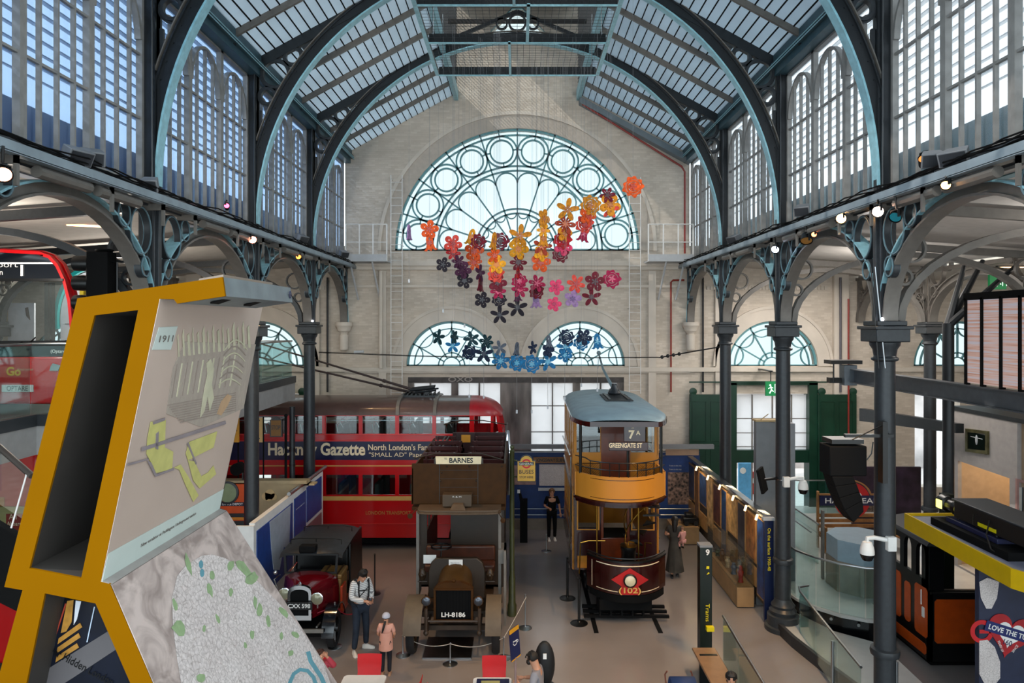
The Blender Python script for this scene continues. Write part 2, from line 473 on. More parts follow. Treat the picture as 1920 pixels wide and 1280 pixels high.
for sx in (-1, 1):
    b = B(); x0 = XX(1215, WY) * sx; b.box(*sorted((x0, x0 + .26 * sx)), WY - .10, WY, 0, ZZ(508, WY)); trim(b)
    b = B(); x0 = XX(1340, WY) * sx; b.box(*sorted((x0, x0 + .22 * sx)), WY - .10, WY, 0, 9.3); trim(b)
    b = B(); x0 = XX(1560, WY) * sx; b.box(*sorted((x0, x0 + .5 * sx)), WY - .18, WY, 0, 9.3); trim(b)
    # decorated string course of the aisle end
    b = B(); b.box(*sorted((6.6 * sx, 10.8 * sx)), WY - .05, WY, ZZ(543, WY), ZZ(537, WY))
    for k in range(34): b.box(*sorted(((6.7 + k * .12) * sx, (6.76 + k * .12) * sx)), WY - .09, WY, ZZ(543, WY), ZZ(537, WY))
    trim(b)
    # corbel under the end arch of the arcade
    cx = 6.0 * sx; b = B()
    b.lathe([(.30, 0), (.30, -.12), (.25, -.18), (.22, -.30), (.14, -.36), (.12, -.42), (.16, -.44), (.15, -.95), (.05, -1.02)], (cx, WY - .16, H + .04), 4 if False else 12)
    trim(b)
# dark weathered rib along the gable verge, and beams at the roof edge
b = B()
for sx in (-1, 1):
    x0, x1 = 2.14 * sx, 5.95 * sx
    z0, z1 = roofz(x0), roofz(x1)
    if sx > 0: b.hexa([(x0, WY - .35, z0 - .42), (x1, WY - .35, z1 - .42), (x1, WY, z1 - .42), (x0, WY, z0 - .42), (x0, WY - .35, z0 - .2), (x1, WY - .35, z1 - .2), (x1, WY, z1 - .2), (x0, WY, z0 - .2)])
trim(b, mat('verge beam paint', '#6f7a80', .5))

# great fanlight: glass, bars
M_skyglass = glass_mat('pale blue window glass', (.66, .68, .67), .02, .1)
M_frost = translucent_mat('frosted street glass', '#f2f0f0', .75, .35)
M_bar = mat('teal glazing bar', '#5f949b', .45, var=.06)
wn = [0]
def window(loc=(0, 0, 0)):
    wn[0] += 1
    return struct('window_%d' % wn[0], loc)
wr = window((0, WY, Z1))
g = B().mesh(shape([half(0, Z1, R1)], WY + .10, WY + .11)).build('glass', M_skyglass, wr, smooth=False)
b = B(); y0, y1 = WY + .02, WY + .10; rp = lambda r, a: (r * math.cos(math.radians(a)), Z1 + r * math.sin(math.radians(a)))
wb = .055
b.band(arc(0, Z1, R1 - .03, 0, 180, 60), 'y', y0, y1, .09); b.band(arc(0, Z1, R1 - .22, 0, 180, 60), 'y', y0, y1, wb)
b.box(-R1, R1, y0, y1, Z1, Z1 + .07)
ra_, rb_ = 2.96, 2.78
b.band(arc(0, Z1, ra_, 0, 180, 50), 'y', y0, y1, wb); b.band(arc(0, Z1, ra_ - .16, 0, 180, 50), 'y', y0, y1, wb)
b.band(arc(0, Z1, .48, 0, 180, 20), 'y', y0, y1, wb); b.band(arc(0, Z1, .33, 0, 180, 20), 'y', y0, y1, wb); b.band(arc(0, Z1, 1.47, 0, 180, 40), 'y', y0, y1, wb); b.band(arc(0, Z1, 1.31, 0, 180, 40), 'y', y0, y1, wb)
NC = 10
for k in range(NC):
    a = 180 / NC * (k + .5); cx, cz = rp(3.50, a)
    b.band(circ(cx, cz, .54), 'y', y0, y1, wb, True); b.band(circ(cx, cz, .40), 'y', y0, y1, wb, True)
    for q in range(4):
        aa = math.radians(a + 90 * q); b.band([(cx + .40 * math.cos(aa), cz + .40 * math.sin(aa)), (cx + .54 * math.cos(aa), cz + .54 * math.sin(aa))], 'y', y0, y1, .04)
    b.band([rp(R1 - .22, a), rp(R1, a)], 'y', y0, y1, .04)
for k in range(NC + 1):
    a = 180 / NC * k; b.band([rp(.48, a), rp(R1, a)], 'y', y0, y1, .05)
for k in range(NC):
    a = 180 / NC * (k + .5); rad = 2.10 * math.sin(math.radians(8.4)) ; cx, cz = rp(2.38, a)
    b.band(arc(cx, cz, .37, a - 95, a + 95, 14), 'y', y0, y1, .045)
    p1, p2 = rp(2.12, a - 8.2), rp(2.12, a + 8.2)
    cx, cz = rp(1.31, a); b.band(arc(cx, cz, .17, a + 90, a + 270, 10), 'y', y0, y1, .035)
b.build('window_frame', M_bar, wr)

o_ = window((0, WY, 16.2)); B().mesh(shape([[(-1.1, 16.9), (1.1, 16.9), (.2, 17.9), (-.2, 17.9)]], WY + .1, WY + .11)).build('glass', M_skyglass, o_, smooth=False); b = B(); b.band([(-1.1, 16.9), (1.1, 16.9), (.2, 17.9), (-.2, 17.9)], 'y', WY + .02, WY + .1, .08, True); b.build('window_frame', M_bar, o_)
def fan(cx):
    wr = window((cx, WY, Z2))
    B().mesh(shape([half(cx, Z2, R2)], WY + .10, WY + .11)).build('glass', M_skyglass, wr, smooth=False)
    b = B(); rp = lambda r, a: (cx + r * math.cos(math.radians(a)), Z2 + r * math.sin(math.radians(a)))
    b.band(arc(cx, Z2, R2 - .03, 0, 180, 40), 'y', y0, y1, .09); b.band(arc(cx, Z2, R2 - .26, 0, 180, 40), 'y', y0, y1, .04)
    b.box(cx - R2, cx + R2, y0, y1, Z2, Z2 + .05)
    b.band(arc(cx, Z2, .46, 0, 180, 20), 'y', y0, y1, .045); b.band(arc(cx, Z2, .30, 0, 180, 20), 'y', y0, y1, .04)
    for a in range(0, 181, 30): b.band([rp(.30, a), rp(R2, a)], 'y', y0, y1, .04)
    for k in range(6):
        a = 30 * k + 15; c = rp(1.42, a)
        b.band(arc(c[0], c[1], .37, a + 105, a + 255, 10), 'y', y0, y1, .035)
    b.build('window_frame', M_bar, wr)
for cx in (LX, RX, *AXs): fan(cx)

# street windows under the middle fanlights: frosted panes printed with a faded photograph
def faded(nt, b):
    tc = nt.nodes.new('ShaderNodeTexCoord'); n = nt.nodes.new('ShaderNodeTexNoise'); n.inputs['Scale'].default_value = 1.1; n.inputs['Detail'].default_value = 9
    mp = nt.nodes.new('ShaderNodeMapping'); mp.inputs['Scale'].default_value = (1.6, 1, .35)
    nt.links.new(tc.outputs['Object'], mp.inputs[0]); nt.links.new(mp.outputs[0], n.inputs['Vector'])
    cr = nt.nodes.new('ShaderNodeValToRGB'); e = cr.color_ramp.elements
    e[0].position = .35; e[0].color = srgb('#4a4441'); e[1].position = .68; e[1].color = srgb('#a29a94')
    nt.links.new(n.outputs['Fac'], cr.inputs[0]); return cr.outputs[0]
M_photo = node_mat('faded street photograph', faded, .6)
x0, x1 = XX(765, WY), XX(1170, WY)
panes = [(776, 805), (808, 846), (859, 897), (900, 938), (996, 1035), (1037, 1074), (1088, 1125), (1128, 1158)]
tz, bz = ZZ(718, WY), 1.9
rects = [[(XX(a, WY), bz), (XX(c, WY), bz), (XX(c, WY), tz), (XX(a, WY), tz)] for a, c in panes]
wr = window(((x0 + x1) / 2, WY, 0))
B().mesh(shape([[(x0, 0), (x1, 0), (x1, DOOR_Z), (x0, DOOR_Z)]] + rects, WY + .05, WY + .15)).build('window_frame', M_photo, wr, smooth=False)
for a, c in panes:
    b = B().box(XX(a, WY), XX(c, WY), WY + .09, WY + .10, bz, tz); b.build('glass', M_frost, wr, smooth=False)
b = B()
for a, c in panes:
    for zz in (ZZ(761, WY), ZZ(810, WY)): b.box(XX(a, WY), XX(c, WY), WY + .06, WY + .09, zz - .015, zz + .015)
b.build('glazing_bar', M_taupe, wr, smooth=False)
B().box(x0, x1, WY + .02, WY + .05, ZZ(717, WY), DOOR_Z).build('printed_frieze', mat('dark printed frieze', '#4b4644', .6, var=.3, scale=3), wr, smooth=False)
lettering('OXO', (XX(863, WY), WY + .012, ZZ(711, WY)), *FRONT, width=.85, height=.17, m=mat('faded letter white', '#9a928c', .6), parent=wr, depth=.004, bold=.02)
# outside glow surfaces are the street itself: a pale building across the road
t = B().box(-20, 20, 33, 33.3, -.3, 4.5).build('wall_opposite', mat('pale stone opposite', '#b8b2b0', .8, var=.25, scale=.8), smooth=False); tag(t, kind='structure')

# ---- columns and the arcade
def column(sx, Y, base=True, top=True, X=None, nm='column', r=.165):
    X = NW * sx if X is None else X
    o = struct(nm, (X, Y, 0))
    b = B().lathe([(.40, 0), (.40, .10), (.34, .12), (.34, .34), (.28, .36), (.30, .44), (.24, .50), (.26, .56), (.21, .62), (r + .01, .70)], (X, Y, 0), 28); b.build('base', M_iron, o)
    b = B().lathe([(r, .68), (r, 1.48), (r + .05, 1.50), (r + .06, 1.55), (r + .05, 1.60), (r, 1.62), (r - .01, H - .62)], (X, Y, 0), 28, cap=False)
    b.build('shaft', M_iron, o)
    b = B().lathe([(r - .01, -.62), (r + .04, -.60), (r + .04, -.56), (r, -.54), (r + .02, -.42), (r + .06, -.36), (r + .07, -.30)], (X, Y, H), 28)
    b.box(X - .27, X + .27, Y - .27, Y + .27, H - .30, H - .08); b.box(X - .31, X + .31, Y - .31, Y + .31, H - .10, H - .04); b.box(X - .24, X + .24, Y - .24, Y + .24, H - .04, H + .04)
    b.build('capital', M_iron, o, bev=.015)
    return o
for Y in CY[:3] + [CY[3]]:
    for sx in (-1, 1):
        o = column(sx, Y)
        X = NW * sx
        b = B(); b.box(X - .13, X + .13, Y - .10, Y + .10, H, 8.95); b.box(X - .17, X + .17, Y - .04, Y + .04, H, 8.95)
        b.box(X - .05, X + .05, Y - .15, Y + .15, H, 8.95)
        b.build('upper_post', M_iron, o, bev=.01)
        # clerestory post up to the eaves
        b = B(); b.box(X - .10, X + .14, Y - .12, Y + .12, 8.95, EZ); b.box(X - .16, X + .02, Y - .05, Y + .05, 8.95, EZ)
        b.tube([(X - .12 * sx, Y - .16, 9.0), (X - .12 * sx, Y - .16, EZ - .1)], .018, 6)
        b.build('clerestory_post', M_irond, o)
rows = [WY + .2] + CY + [CY[3] - 4.34]
M_lip = mat('blue grey ring paint', '#64808a', .4, var=.15)
def arcade(X, sx, ya, yb, ztop=8.75, spr=H + .04, m=M_taupe, lit=True, circles=True):
    """one arch of an arcade between supports at ya > yb, in the plane x = X"""
    c = (ya + yb) / 2; r = (ya - yb) / 2 - .16; rz = ztop - spr - .18
    n = 28
    o = struct('arcade_arch', (X, c, spr))
    b = B(); A = [(c + r * math.cos(PI * i / n), spr + rz * math.sin(PI * i / n)) for i in range(n + 1)]
    b.band(A, 'x', X - .12, X + .12, .035); b.band([(c + (r + .08) * math.cos(PI * i / n), spr + (rz + .08) * math.sin(PI * i / n)) for i in range(n + 1)], 'x', X - .05, X + .05, .16)
    b.build('arch_soffit', m, o)
    b = B(); b.band([(c + (r + .16) * math.cos(PI * i / n), spr + (rz + .16) * math.sin(PI * i / n)) for i in range(n + 1)], 'x', X - .125, X + .125, .03)
    b.build('arch_moulding', M_ironb if lit else m, o)
    if circles:
        b = B(); bl = B(); X = X - .07 * sx
        for s_ in (-1, 1):
            e = ya if s_ > 0 else yb
            for (dy, dz, q, qz) in ((.49, 1.41, .30, .37), (.95, 1.60, .16, .19), (.35, .86, .13, .16)):
                yy = e - s_ * dy
                b.band([(yy + q * math.cos(2 * PI * i / 24), spr + dz + qz * math.sin(2 * PI * i / 24)) for i in range(24)], 'x', X - .05, X + .05, .045, True)
                bl.band([(yy + (q - .005) * math.cos(2 * PI * i / 24), spr + dz + (qz - .005) * math.sin(2 * PI * i / 24)) for i in range(24)], 'x', X - .065, X + .065, .02, True)
            b.band([(e - s_ * .12, spr), (e - s_ * .12, ztop + .05)], 'x', X - .05, X + .05, .05)
        b.box(X - .06, X + .06, yb, ya, ztop + .02, ztop + .12)
        b.build('spandrel_rings', M_iron if lit else m, o); bl.build('ring_lips', M_lip if lit else m, o)
    return o
for sx in (-1, 1):
    for i in range(5):
        ya, yb = rows[i], rows[i + 1]
        if i == 0: ya = WY - .02
        arcade(NW * sx, sx, ya, yb)
# longitudinal beam, walkway tray and sill above the arcade
for sx in (-1, 1):
    nm = 'left' if sx < 0 else 'right'
    b = B(); b.box(*sorted((5.86 * sx, 6.14 * sx)), 2.6, WY, 8.88, 8.99); b.box(*sorted((5.93 * sx, 6.10 * sx)), 2.6, WY, 8.99, 9.10)
    o = b.build('beam_arcade_%s' % nm, M_iron, smooth=False); tag(o, kind='structure')
    o = struct('lighting_walkway_%s' % nm, (5.7 * sx, 12, 8.87))
    M_tray = mat('grey blue tray paint', '#8d9aa2', .5, var=.12, scale=3)
    b = B(); b.box(*sorted((5.58 * sx, 5.61 * sx)), 2.6, WY, 8.80, 8.92); b.box(*sorted((5.58 * sx, 5.70 * sx)), 2.6, WY, 8.79, 8.81); b.build('channel_rail', M_tray, o, smooth=False)
    b = B(); b.box(*sorted((5.84 * sx, 5.87 * sx)), 2.6, WY, 8.80, 8.88)
    for k in range(42):
        y = 3 + k * .5; b.box(*sorted((5.60 * sx, 5.86 * sx)), y, y + .14, 8.83, 8.85)
    b.build('tray_rungs', M_taupe, o, smooth=False)
    b = B()
    for k in range(5):   # loose cables looping along the tray
        pts = [(5.62 * sx + .05 * math.sin(i * .9 + k), 3 + i * .55, 8.96 + .035 * math.sin(i * 1.7 + k * 2) + .012 * k) for i in range(39)]
        b.tube(pts, .012, 5)
    b.build('cables', M_blackm, o)
    b = B()
    for y in [y for c in CY for y in (c - 1.7, c - .3, c + .8)] + [22.6]:
        b.box(*sorted((5.62 * sx, 5.95 * sx)), y, y + .05, 8.70, 8.80); b.box(*sorted((5.62 * sx, 5.66 * sx)), y, y + .05, 8.45, 8.8)
    b.build('brackets', M_taupe, o, smooth=False)
    b = B()
    for y in [y for c in CY for y in (c - 3.1, c - 1.9)]:
        b.tube([(5.70 * sx, y, 8.70), (5.70 * sx, y + 1.0, 8.70)], .075, 10)
    b.build('duct', M_taupe, o)

# clerestory glazing: three arched lights to a bay
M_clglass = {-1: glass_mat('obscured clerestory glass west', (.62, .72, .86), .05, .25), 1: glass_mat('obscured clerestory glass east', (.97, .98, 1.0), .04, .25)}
M_mull = mat('clerestory frame paint', '#8b8884', .5, var=.12)
SZ, TZ_ = 9.10, EZ - .38
def light(X, sx, ya, yb):
    """one arched light between mullions"""
    c = (ya + yb) / 2; w = (ya - yb)
    o = window((X, c, SZ)); b = B()
    b.box(X - .05, X + .05, ya - .06, ya, SZ, TZ_); b.box(X - .05, X + .05, yb, yb + .06, SZ, TZ_)
    r = w / 2 - .08; sp = 11.45; rz = .78
    b.band([(c + r * math.cos(PI * i / 18), sp + rz * math.sin(PI * i / 18)) for i in range(19)], 'x', X - .05, X + .05, .05)
    b.box(X - .05, X + .05, yb, ya, SZ, SZ + .06); b.box(X - .05, X + .05, yb, ya, TZ_ - .05, TZ_)
    for k in (1, 2, 3):
        y = yb + w * k / 4; b.box(X - .03, X + .03, y - .018, y + .018, SZ, sp + rz * math.sqrt(max(0, 1 - ((y - c) / r) ** 2)))
    for z in (10.20, 11.22): b.box(X - .025, X + .025, yb, ya, z - .018, z + .018)
    b.build('window_frame', M_mull, o)
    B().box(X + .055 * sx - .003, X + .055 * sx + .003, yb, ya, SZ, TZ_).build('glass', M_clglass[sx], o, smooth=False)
for sx in (-1, 1):
    X = 6.08 * sx
    for i in range(5):
        ya, yb = rows[i], rows[i + 1]
        if i == 0: ya = WY
        ya2, yb2 = ya - (.12 if i else 0), yb + .12
        n = 3; w = (ya2 - yb2) / n
        for k in range(n): light(X, sx, ya2 - k * w, ya2 - (k + 1) * w)
    nm = 'left' if sx < 0 else 'right'
    # eaves beam in stepped mouldings
    b = B(); b.box(*sorted((5.80 * sx, 6.2 * sx)), 2.6, WY, EZ - .38, EZ - .22); b.box(*sorted((5.70 * sx, 6.2 * sx)), 2.6, WY, EZ - .22, EZ - .12); b.box(*sorted((5.76 * sx, 6.2 * sx)), 2.6, WY, EZ - .12, EZ + .10)
    o = b.build('beam_eaves_%s' % nm, mat('teal eaves paint', '#3a5762', .4, var=.1), smooth=False); tag(o, kind='structure')
    b = B()
    for k in range(2): b.tube([(5.68 * sx, 2.6, EZ - .25 + .06 * k), (5.68 * sx, WY, EZ - .25 + .06 * k)], .012, 6)
    o = b.build('trim_eaves_%s' % nm, M_ironb); tag(o, kind='structure')
    # sun louvres, coloured whiter on the right for its brighter light, and the upstand of the aisle roof outside the glass
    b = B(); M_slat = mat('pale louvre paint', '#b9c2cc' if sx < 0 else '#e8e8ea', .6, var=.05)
    z = 10.25
    while z < 13.0:
        b.hexa([(6.62 * sx, 2.6, z), (6.62 * sx, WY, z), (6.80 * sx, WY, z + .07), (6.80 * sx, 2.6, z + .07), (6.62 * sx, 2.6, z + .02), (6.62 * sx, WY, z + .02), (6.80 * sx, WY, z + .09), (6.80 * sx, 2.6, z + .09)])
        z += .19
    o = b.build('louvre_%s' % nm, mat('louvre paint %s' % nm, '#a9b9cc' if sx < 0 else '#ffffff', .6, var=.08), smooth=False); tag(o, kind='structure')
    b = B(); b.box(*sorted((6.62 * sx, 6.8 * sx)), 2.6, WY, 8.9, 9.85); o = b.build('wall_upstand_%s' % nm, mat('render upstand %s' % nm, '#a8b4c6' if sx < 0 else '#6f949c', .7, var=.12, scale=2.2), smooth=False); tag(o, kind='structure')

# ---- nave roof
ROOFM = translucent_mat('obscured roof sheet', '#cbd5dc', .46)
for sx in (-1, 1):
    nm = 'left' if sx < 0 else 'right'
    xo, xi = 6.1 * sx, 2.14 * sx
    b = B(); y0_, y1_ = 2.0, WY
    zo, zi = roofz(xo), roofz(xi)
    b.hexa([(xo, y0_, zo), (xi, y0_, zi), (xi, y1_, zi), (xo, y1_, zo), (xo, y0_, zo + .04), (xi, y0_, zi + .04), (xi, y1_, zi + .04), (xo, y1_, zo + .04)])
    o = b.build('ceiling_%s' % nm, ROOFM, smooth=False); tag(o, kind='structure')
    b = B(); x = 2.26
    while x < 5.85:
        z = roofz(x); b.hexa([(x * sx, y0_, z - .022), ((x + .018) * sx, y0_, z - .022 - .01), ((x + .018) * sx, y1_, z - .032), (x * sx, y1_, z - .022), (x * sx, y0_, z), ((x + .018) * sx, y0_, z - .01), ((x + .018) * sx, y1_, z - .01), (x * sx, y1_, z)])
        x += .199
    b.build('roof_joints', M_blackm, o, smooth=False)
    # common rafters, two between each pair of ribs
    ys = []
    rr = [WY] + CY + [CY[3] - 4.34]
    for i in range(len(rr) - 1):
        for k in (1, 2): ys.append(rr[i] + (rr[i + 1] - rr[i]) * k / 3)
    for y in ys:
        r_ = struct('beam_rafter', (5.9 * sx, y, EZ))
        b = B(); b.hexa([(5.9 * sx, y - .035, roofz(5.9) - .15), (2.2 * sx, y - .035, roofz(2.2) - .15), (2.2 * sx, y + .035, roofz(2.2) - .15), (5.9 * sx, y + .035, roofz(5.9) - .15), (5.9 * sx, y - .035, roofz(5.9)), (2.2 * sx, y - .035, roofz(2.2)), (2.2 * sx, y + .035, roofz(2.2)), (5.9 * sx, y + .035, roofz(5.9))])
        b.build('rafter', M_taupe, r_, smooth=False)
        b = B(); b.tube([(5.82 * sx, y, EZ - .12), (5.82 * sx, y, EZ - .24)], .06, 8); b.build('shoe', M_irond, r_)
    # lantern edge beam
    b = B(); b.box(*sorted((2.06 * sx, 2.20 * sx)), 2.0, WY, roofz(2.14) - .25, roofz(2.14) + .12)
    o = b.build('beam_lantern_%s' % nm, M_ironb, smooth=False); tag(o, kind='structure')
    # louvred lantern side
    b = B(); z = roofz(2.14) + .12
    while z < 18.1:
        b.hexa([(2.10 * sx, 2, z), (2.10 * sx, WY, z), (2.22 * sx, WY, z + .09), (2.22 * sx, 2, z + .09), (2.10 * sx, 2, z + .02), (2.10 * sx, WY, z + .02), (2.22 * sx, WY, z + .11), (2.22 * sx, 2, z + .11)])
        z += .12
    o = b.build('lantern_louvre_%s' % nm, mat('dark lantern boards', '#4a4542', .8), smooth=False); tag(o, kind='structure')
    # red service pipe down the gable
b = B(); b.box(-2.3, 2.3, 2, WY + .3, 18.2, 18.4)
o = b.build('ceiling_lantern', mat('lantern ceiling boards', '#3c3835', .8, var=.2), smooth=False); tag(o, kind='structure')
b = B(); 
for k in range(14):
    y = 3 + k * 1.5; b.box(-2.1, 2.1, y, y + .08, 16.0, 16.12)
o = b.build('beam_lantern_ties', mat('lantern tie paint', '#2c2a29', .7), smooth=False); tag(o, kind='structure')

# ---- nave ribs
for Y in CY + [CY[3] - 4.34]:
    o = struct('beam_rib', (0, Y, SPR))
    n = 64
    b = B(); A = arc(0, SPR, RR + .13, 0, 180, n); b.band(A, 'y', Y - .045, Y + .045, .25)
    for off, w_ in ((RR + .245, .03),): b.band(arc(0, SPR, off, 0, 180, n), 'y', Y - .09, Y + .09, w_)
    b.build('rib_web', M_irond, o)
    B().band(arc(0, SPR, RR + .30, 0, 180, n), 'y', Y - .03, Y - .10, .02).build('rib_moulding', M_taupe, o)
    B().band(arc(0, SPR, RR, 0, 180, n), 'y', Y - .10, Y + .10, .035).build('rib_flange', M_ironb, o)
    b = B()
    for k in range(60):
        a = PI * (k + .5) / 60; b.ball(((RR + .19) * math.cos(a), Y - .05, SPR + (RR + .19) * math.sin(a)), .016, 6, 4)
    b.build('rivets', M_irond, o)
    for sx in (-1, 1):
        b = B()
        # principal rafter and spandrel with three rings
        b.band([(5.95 * sx, roofz(5.95) - .13), (2.2 * sx, roofz(2.2) - .13)], 'y', Y - .06, Y + .06, .22)
        b.build('principal_rafter', M_irond, o, smooth=False)
        b = B()
        b.band([(5.92 * sx, 9.0), (5.92 * sx, roofz(5.9))], 'y', Y - .06, Y + .06, .12)
        for (x, z, q) in ((5.46, H + 5.62, .30), (5.06, H + 6.02, .18), (5.63, H + 5.12, .17)):
            b.band(circ(x * sx, z, q, 28), 'y', Y - .05, Y + .05, .06, True)
            b.band(circ(x * sx, z, q + .04, 28), 'y', Y - .02, Y + .02, .05, True)
        b.band([(5.80 * sx, H + 4.8), (5.78 * sx, H + 3.4)], 'y', Y - .03, Y + .03, .06)
        b.band([(4.85 * sx, H + 6.2), (4.2 * sx, H + 6.62)], 'y', Y - .03, Y + .03, .05)
        b.build('spandrel', M_iron, o)
    # crown tracery above the rib
    b = B()
    zc = SPR + RR + .27
    for x, q in ((0, .24), (-.45, .15), (.45, .15)): b.band(circ(x, zc + .30 + (0 if x == 0 else -.04), q, 24), 'y', Y - .04, Y + .04, .05, True)
    for s_ in (-1, 1): b.band([(0, zc + .62), (s_ * 2.1, roofz(2.14) + .1)], 'y', Y - .04, Y + .04, .10)
    b.build('crown_tracery', M_irond, o)

# ---- aisles: ceilings, half ribs, outer arcade
M_ceil = mat('aisle ceiling plaster', '#b7b2ac', .8, var=.05)
OX = 11.9
for sx in (-1, 1):
    nm = 'left' if sx < 0 else 'right'
    b = B(); b.hexa([(6.15 * sx, -2, 8.95), (OX * sx, -2, 8.55), (OX * sx, WY, 8.55), (6.15 * sx, WY, 8.95), (6.15 * sx, -2, 9.0), (OX * sx, -2, 8.6), (OX * sx, WY, 8.6), (6.15 * sx, WY, 9.0)])
    b.box(*sorted((OX * sx, 18.6 * sx)), -2, WY, 8.4, 8.5)
    o = b.build('ceiling_aisle_%s' % nm, M_ceil, smooth=False); tag(o, kind='structure')
    for Y in CY:
        if not (sx < 0 and Y < 8): column(sx, Y, X=OX * sx, nm='column')
        o = struct('beam_aisle_rib', (9 * sx, Y, H))
        b = B(); b.band([(6.1 * sx, 8.80), (OX * sx, 8.42)], 'y', Y - .06, Y + .06, .16)
        n = 20; c = 8.95 * sx; r = 2.72
        b.band([(c + r * math.cos(PI * i / n), H + .04 + 1.5 * math.sin(PI * i / n)) for i in range(n + 1)], 'y', Y - .08, Y + .08, .12)
        for s_ in (-1, 1):
            for dx, dz, q in ((.42, 1.22, .22), (.30, .75, .12)):
                b.band(circ(c + s_ * (r + .12 - dx + .1), H + dz, q, 20), 'y', Y - .04, Y + .04, .04, True)
        b.build('rib', M_taupe if sx > 0 else M_iron, o)
    for i in range(4):
        ya, yb = rows[i], rows[i + 1]
        if i == 0: ya = WY - .02
        if sx > 0 or i < 2: arcade(OX * sx, sx, ya, yb, ztop=8.35, lit=False)
# ================================================================ VEHICLES
def wheel(b_t, b_r, cx, cy, cz, r, w, spokes=0, side=1):
    b_t.lathe([(r - .10, -w / 2), (r - .02, -w / 2), (r, -w / 4), (r, w / 4), (r - .02, w / 2), (r - .10, w / 2), (r - .12, 0), (r - .10, -w / 2)], (cx, cy, cz), 28, axis='x', cap=False)
    b_r.lathe([(r - .09, -w / 3), (r - .14, -w / 3), (r - .15, 0), (r - .14, w / 3), (r - .09, w / 3), (r - .09, -w / 3)], (cx, cy, cz), 28, axis='x', cap=False)
    b_r.lathe([(.02, -w / 2 - .04), (.07, -w / 2 - .03), (.09, -w / 3), (.09, w / 3), (.07, w / 2 + .03), (.02, w / 2 + .04)], (cx, cy, cz), 14, axis='x')
    for k in range(spokes):
        a = 2 * PI * k / spokes
        b_r.tube([(cx, cy + .07 * math.cos(a), cz + .07 * math.sin(a)), (cx, cy + (r - .12) * math.cos(a), cz + (r - .12) * math.sin(a))], .02, 6)

# ---- red trolleybus across the end of the hall
TY = 21.1
zt = lambda py: ZZ(py, TY)
xt = lambda px: XX(px, TY)
tb = thing('trolleybus', (-5, 22.2, 0), 'long red double-deck trolleybus with a navy newspaper advert band, parked across the far end', 'bus')
xr, xl = xt(938), -10.2
def roofprof(y0, y1, z0, z1, n=14):
    c = (y0 + y1) / 2; r = (y1 - y0) / 2
    return [(c + r * math.cos(PI * i / n), z0 + (z1 - z0) * math.sin(PI * i / n) ** .6) for i in range(n + 1)]
# side wall with window openings
posts = [540, 607.5, 676, 744.5, 814, 884]
upx = [(xt(a) + .06, xt(c) - .06) for a, c in zip(posts[:-1], posts[1:])]
step = xt(607.5) - xt(540)
x = xt(540)
while x - step > xl: upx.append((x - step + .06, x - .06)); x -= step
wz0, wz1 = zt(813), zt(780); lz0, lz1 = zt(927), zt(890)
bow = []
outline = [(xl, .38), (xr - .05, .38), (xr, 1.0), (xr, 2.6), (xt(944), 3.2), (xt(943), 3.6), (xt(935), 4.1), (xl, 4.1)]
hol = [[(a, wz0), (c, wz0), (c, wz1), (a, wz1)] for a, c in upx] + [[(a, lz0), (c, lz0), (c, lz1), (a, lz1)] for a, c in upx]
hol.append([(xt(889), wz0), (xt(935), wz0), (xt(930), wz1), (xt(889), wz1)])
def archhole(cx, r): return [(cx + r * math.cos(PI * i / 16), .38 + .001 + (r + .15) * math.sin(PI * i / 16)) for i in range(17)]
wa = archhole(xt(585) - .35, .62); wa2 = archhole(xt(880), .62)
outl2 = [(xl, .38)] + wa[::-1] + wa2[::-1] + outline[1:]
b = B(); b.mesh(shape([outl2] + hol, TY, TY + .05)); b.mesh(shape([outline] + hol, TY + 2.25, TY + 2.30))
b.build('body_side', M_red, tb, smooth=False)
b = B()   # bowed front end
for zz0, zz1, m_ in ((.38, lz0, 0), (lz1, wz0, 0)):
    n = 12; pts = [(xr - .25 + .32 * math.sin(PI * i / n), TY + 2.3 * i / n) for i in range(n + 1)]
    b.band(pts, 'z', zz0, zz1, .05)
for k in (0, 3, 9, 12):
    a = PI * k / 12; x_, y_ = xr - .25 + .32 * math.sin(a), TY + 2.3 * k / 12
    b.box(x_ - .04, x_ + .04, y_ - .03, y_ + .03, lz0, 4.1)
b.build('front_end', M_red, tb)
M_broof = mat('brown bus roof', '#5a423c', .3, var=.1, coat=.3)
prof = roofprof(TY, TY + 2.3, 4.08, 4.58)
b = B(); b.prism(prof + [(TY, 4.04), (TY + 2.3, 4.04)][::-1], 'x', xl, xt(880)); b.build('roof', M_broof, tb)
b = B(); n = 10; rings = []
for j in range(n + 1):
    t = j / n; sc_ = math.sqrt(max(.02, 1 - t ** 2.2)); xx = xt(880) + (xt(941) - xt(880)) * t
    rings.append([(xx, TY + 1.15 + (p[0] - TY - 1.15) * (.55 + .45 * sc_), 4.02 + (p[1] - 4.02) * sc_) for p in prof])
m_ = len(prof); b.add([p for r_ in rings for p in r_], [(j * m_ + i, j * m_ + i + 1, (j + 1) * m_ + i + 1, (j + 1) * m_ + i) for j in range(n) for i in range(m_ - 1)])
b.build('roof_dome', mat('faded red dome', '#a8222a', .3, var=.08), tb)
b = B()
for xx in (xt(745), xt(815)): b.band([(p[0], p[1] + .03) for p in prof], 'x', xx - .05, xx + .05, .06)
build_each(b, 'roof_hoop', M_taupe, tb)
b = B(); b.box(xl, xr - .1, TY - .012, TY, zt(862), zt(827)); b.build('advert_band', mat('advert navy', '#10163f', .3), tb, smooth=False)
M_lcream = mat('cream lettering', '#f0dcb8', .5, var=0)
lettering('Hackney Gazette', (xt(594), TY - .014, zt(845)), *FRONT, width=xt(685) - xt(503), height=.50, m=M_lcream, parent=tb, bold=.03, shear=.0)
